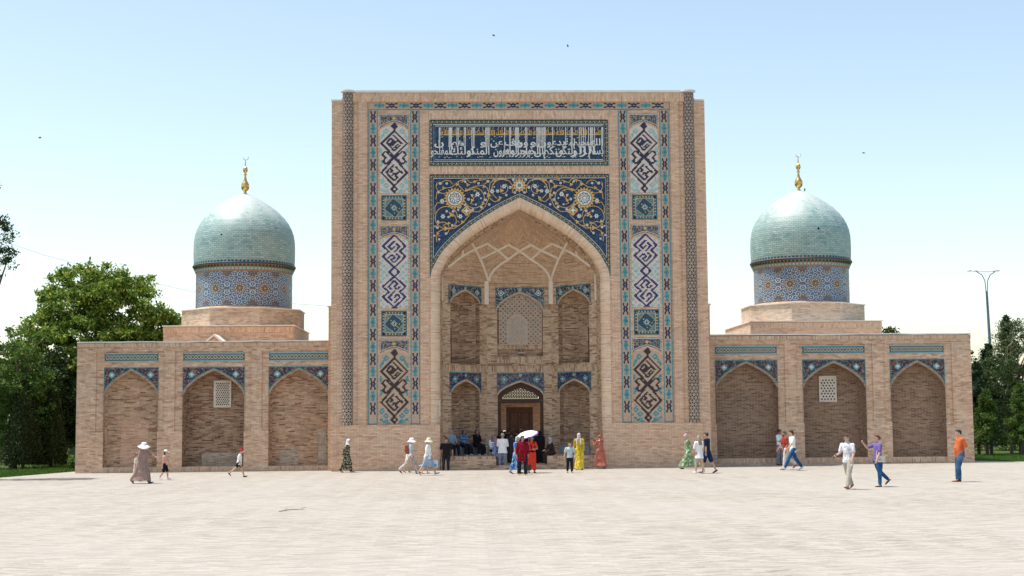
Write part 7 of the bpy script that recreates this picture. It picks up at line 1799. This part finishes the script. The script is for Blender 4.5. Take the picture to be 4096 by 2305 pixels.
# crowd inside the doorway
rr = random.Random(12); tints = [C('dark_cloth_%s' % n_, c_) for n_, c_ in (('black', (.012, .012, .014)), ('navy', (.015, .02, .05)), ('brown', (.04, .025, .02)), ('grey', (.05, .05, .055)))]
CL = ['dark haired person at the left doorpost inside the doorway', 'person with a pale cap inside the doorway, left side', 'tall dark haired person inside the doorway before the left door leaf', 'dark haired person inside the doorway left of the door joint', 'dark haired person in the middle of the doorway crowd', 'person in a maroon headscarf with pale band, above the umbrella', 'dark haired person right of the maroon headscarf in the doorway', 'person in a grey blue headscarf deep in the doorway', 'person in a black headscarf at the right doorpost']
for i, (u, top_, Y, hd) in enumerate(((2006, 1722, 1.9, 'h'), (2019, 1720, 3.2, 's'), (2035, 1713, 2.6, 'h'), (2045, 1723, 1.7, 'h'), (2066, 1716, 2.3, 'h'), (2085, 1714, 2.9, 'r'), (2110, 1721, 2.0, 'h'), (2124, 1720, 3.1, 'g'), (2158, 1722, 1.9, 'b'))):
    q = px(u, top_, Y); Hh = q.z-.19-.01
    wr = [dress(tints[i % 4], z1=.05, sleeve=1.8, loose=1.1)] + ([hair(M_hair, 'back')] if hd == 'h' else [skullcap(w_white), hair(M_hair)] if hd == 's' else [scarf(C('maroon_scarf_cloth', (.08, .03, .03)), drape=False)] if hd == 'r' else [scarf(C('grey_blue_scarf_cloth', (.10, .15, .20)), drape=False)] if hd == 'g' else [scarf(tints[0])])
    person(CL[i], (q.x, Y, .19), Hh, rr.uniform(140, 220), (3, 0), (-3, 0), (5, 6, 10), (0, 6, 10), 0, (rr.uniform(-30, 30), 0), 2, 1.1, vox=.012, wear=wr, group='people crowded in the doorway')
person('woman in long black robe and headscarf at the doorway, right of the umbrella', (.97, .9, .19), 1.56, 170, (3, 0), (-3, 0), (5, 6, 10), (0, 6, 10), 0, (20, 0), 2, 1.25, vox=.012, female=True, wear=[dress(tints[0], z1=.04, sleeve=1.9, w=1.2, flare=.13, loose=1.15), scarf(tints[0])])
# right of the iwan
k = person('boy in a pale printed tee and black trousers walking to the camera', P(2279, 1892), 1.38, 4, (10, 2, 1), (-8, 14, 1), (14, 12, 26, 10), (-6, 14, 16, 0), 2, (4, -4), 0, child=True, vox=.0085, wear=[top(c_tee, sleeve=.7, hem=-.03, loose=1.08), TR(c_blackp, r=(.060, .048, .042)), hair(M_hair), shoes(c_sand)])
k = person('woman seen from behind in a yellow print dress and pale pink scarf', P(2317, 1880), 1.66, 172, (8, 3), (-8, 8), (8, 12, 30, -10), (-6, 8, 12), 1, (-4, 0), 1, 1.05, female=True, wear=[dress(c_yellow, z1=.035, sleeve=1.8, w=1.05, flare=.135), scarf(c_scl, drape=False, long_=.14), shoes(c_dkshoe)])
h_ = wpos(k, k.arms[-1][2]+k.arms[-1][3]*.1); m = MB(); m.box((-.02, -.03, -.14), (.02, .06, .06)); o = m.build('dark_book', plain('dark_maroon_cover', (.03, .008, .01), .5), loc=h_, label='dark book in the right hand of the woman in yellow', cat='book'); o.rotation_euler = (0, .3, 0)
person('woman in a rust red spotted dress raising her hand, brown magenta headscarf', P(2404, 1876), 1.56, -140, (14, 5), (-12, 8), (38, 8, 105, 10), (30, 8, 100, 10), 2, (-5, 0), 0, 1.3, female=True, wear=[dress(c_redspot, z1=.09, sleeve=1.85, w=1.15, flare=.105, loose=1.15), scarf(c_scr, drape=True), shoes(plain('black_white_shoe', (.30, .30, .30), .5))])
k = person('woman in long green and navy dress and mauve turban, head bowed', P(2762, 1876), 1.66, -80, (24, 4), (-26, 24), (-20, 8, 14), (-4, 6, 12), 6, (0, -24), 0, female=True, wear=[dress(c_green, z1=.07, sleeve=1.75, flare=.15), turban(c_scm), shoes(c_dkshoe)])
k = person('young woman in a short white dress with long ash blonde hair, seen from behind', P(2800, 1895), 1.58, -155, (10, 4), (-8, 10), (8, 14, 30, 30), (18, 12, 66, 30), 1, (-8, 2), 0, female=True, wear=[dress(w_white, z1=.40, sleeve=.9, flare=.115, loose=1.08), hair(M_hairg, 'long'), shoes(c_whiteshoe)])
h_ = wpos(k, k.arms[-1][2]+k.arms[-1][3]*.06); e = empty('clutch_bag', h_, 'cream clutch bag in the hand of the woman in the short white dress', 'bag'); m = MB(); soft_box(m, (-.02, -.02, -.07), Vector((.11, .02, -.045)), Vector((.01, .03, 0)), Vector((.025, 0, .055))); m.build('bag_body', plain('cream_leather', (.62, .54, .44), .6), parent=e)
m = MB(); m.tube([(.05, -.03, -.06), (.20, -.02, .08), (.30, .02, .25)], .008, 6, M_hairb); m.build('strap', parent=e)
person('man in a navy tee and navy shorts walking beside the woman in white', P(2837, 1893), 1.72, -120, (16, 6), (-18, 10), (-8, 8, 10), (10, 8, 14), 1, (12, 0), 0, 1.1, wear=[top(c_navy, sleeve=.8, hem=-.05, w=1.08), TR(c_navy2, name='shorts', to=.95, r=(.064, .056, .05)), hair(M_hair), shoes(c_blk)])
# right wing
person('man in a white tee and grey trousers leaning on the pier between right bays', (12.33, -.38, .04), 1.72, 55, (4, 2, 2), (-2, 4, 2), (18, 10, 75, 40), (24, 8, 70, 20), -2, (22, -4), 2, 1.05, wear=[top(w_white, sleeve=.8, hem=-.05, w=1.05), TR(c_grey, r=(.062, .048, .040)), hair(M_hair), shoes(c_dkshoe)])
k = person('man in a white tee, blue jeans and white shoes striding left', P(3174, 1883), 1.78, -84, (30, 4), (-24, 12), (22, 6, 22), (-6, 6, 12), 2, (-6, -2), 0, 1.05, wear=[top(w_white, sleeve=.8, hem=-.05, w=1.05), TR(c_denim2, r=(.062, .044, .036)), hair(M_hair, 'back'), shoes(c_whiteshoe, 1.1)])
h_ = wpos(k, k.arms[1][2]+k.arms[1][3]*.1)
person('bearded man in brick red shirt and cream trousers, partly behind the man in jeans', (P(3170, 1881)[0], P(3170, 1881)[1]+.55, .03), 1.72, -82, (12, 4), (-26, 20), (0, 6, 10), (16, 6, 22), 2, (6, 0), 1, 1.08, wear=[top(c_redsh, sleeve=.8, hem=-.04, w=1.05), TR(c_khaki if False else C('cream_trouser_cloth', (.62, .57, .48)), r=(.064, .048, .038)), hair(M_hairb), beard(M_hair), shoes(c_brshoe)])
k = person('man in sunglasses and white leaf print shirt, walking left, looking at the camera', P(3399, 1958), 1.80, -48, (18, 2), (-20, 10), (10, 10, 14), (14, 10, 62, 10), 1, (40, -2), 0, 1.05, fist=(.6, .8), vox=.0065,
           wear=[top(c_polo, sleeve=.75, hem=-.03, w=1.05), TR(c_khaki, r=(.062, .046, .037)), hair(M_hair), glasses(M_sung), collar(C('grey_blue_collar', (.40, .47, .55))), shoes(c_brshoe)])
M_ph = plain('dark_phone', (.03, .03, .035), .3, .5)
def phone(p, label, rot=(0, 0, 0), mat=None, cat='phone', name='phone', s=(.036, .005, .075)):
    e = empty(name, p, label, cat); e.rotation_euler = rot; m = MB(); m.box((-s[0], -s[1], -s[2]), (s[0], s[1], s[2]), mat or M_ph); m.build('case', parent=e)
    if name == 'phone': m = MB(); m.box((-s[0]*.9, -s[1]-.002, -s[2]*.94), (s[0]*.9, -s[1]-.0005, s[2]*.94), M_sung); m.build('screen', parent=e)
phone(wpos(k, k.arms[-1][2]+k.arms[-1][3]*.085), 'phone in the raised hand of the man in sunglasses', (.5, .6, .4), M_tin)
m = MB(); m.box((-.035, -.002, -.05), (.035, .002, .05)); o = m.build('paper_card', w_hat, loc=wpos(k, k.arms[1][2]+k.arms[1][3]*.13), label='small white card in the lowered hand of the man in sunglasses', cat='card'); o.rotation_euler = (.2, 1.1, .3)
k = person('red haired woman in a purple tee and blue jeans taking a photo with her phone', P(3537, 1947), 1.74, -78, (2, 2), (-16, 34), (12, 8, 14, 0), (66, 14, 68, 20), -1, (0, 8), 0, 1.12, female=True, fist=(.3, 1), vox=.0065,
           wear=[top(c_purple, sleeve=.75, hem=-.02, w=1.1, belly=.01), TR(c_denim2, r=(.066, .045, .033), w=1.08), hair(M_hairr, 'bun'), glasses(plain('thin_black_frame', (.05, .05, .05), .4)), shoes(c_sand, .9)])
phone(wpos(k, k.arms[-1][2]+k.arms[-1][3]*.09+k.f*.02), 'dark red phone held up by the red haired woman', (.05, 0, R(15)), plain('dark_red_case', (.16, .02, .025), .4))
hb = wpos(k, k.pel+k.l*.19+k.z*.02); e = empty('shoulder_bag', hb, 'cream shoulder bag with flap worn by the red haired woman', 'handbag'); M_crm = plain('cream_leather_bag', (.58, .54, .47), .55); m = MB(); soft_box(m, (0, 0, 0), Vector((.15, -.01, 0)), Vector((.01, .045, 0)), Vector((0, 0, .11))); m.build('bag_body', M_crm, parent=e)
m = MB(); m.box((-.145, -.056, -.01), (.145, -.047, .105), M_crm); fl_ = m.build('flap', parent=e); m = MB(); m.box((-.014, -.066, -.016), (.014, -.058, .006), M_sung); m.build('clasp', parent=fl_)
m = MB(); s0 = k.shc-k.pel-k.l*.09*0; m.tube([(.13, 0, .10), tuple(Vector((.05, -.03, .30))), tuple(k.shc-k.pel-k.l*.19+k.l*.03+k.z*.05-k.f*.02), tuple(k.shc-k.pel-k.l*.19+k.l*.06-k.f*-.03+k.z*.0), (-.13, 0, .10)], .011, 6, M_crm); m.build('strap', parent=e)
k = person('heavy man in an orange tee and blue jeans with hands clasped behind his back', P(3835, 1928), 1.86, -84, (18, 22), (4, 2), (-24, 10, 30, 40), (-24, 10, 30, 40), -1, (-6, -2), 0, 1.15, fist=(.8, .8), vox=.0065,
           wear=[top(c_orange, sleeve=.85, hem=-.045, w=1.12, belly=.035, loose=1.05), TR(c_denim, r=(.066, .052, .044)), hair(M_hair), shoes(c_dkshoe, 1.1)])
m = MB(); m.box((-.06, -.02, -.05), (.06, .02, .05)); o = m.build('red_wallet', plain('dark_red_leather', (.18, .02, .02), .5), loc=wpos(k, (k.arms[1][2]+k.arms[-1][2])/2+k.arms[1][3]*.10-k.f*.05), label='dark red wallet held behind the back of the man in orange', cat='wallet')
m = MB(); soft_box(m, (0, 0, 0), Vector((.09, 0, .02)), Vector((0, .02, 0)), Vector((-.02, 0, .17))); m.build('folded_hat', plain('grey_pink_cloth', (.46, .38, .36), .9), loc=wpos(k, k.chest-k.f*.16-k.z*.1-k.l*.06), label='pale folded cloth hat tucked under the arm of the man in orange', cat='hat')

for o in [q for q in list(scene.objects) if q.type == 'MESH' and q.parent and q.name.split('.')[0] in ('coping', 'brick_patch', 'soldier_course', 'medallions', 'vault_rib', 'small_arch_spandrel', 'inner_window', 'iwan_detail', 'windows', 'hanging_twigs', 'gold_script', 'white_script', 'lunette_lattice', 'door_frame', 'star_rosettes', 'wing_detail')]:
    split_pieces(o)
for o in scene.objects:
    if o.name.startswith('windows'): o.name = 'window'
    if o.name.startswith('hanging_twigs'): o.name = 'hanging_twig'

for o in scene.objects:
    if o.get('label') and len(o['label'].split()) > 16: print('LONG', o['label'])
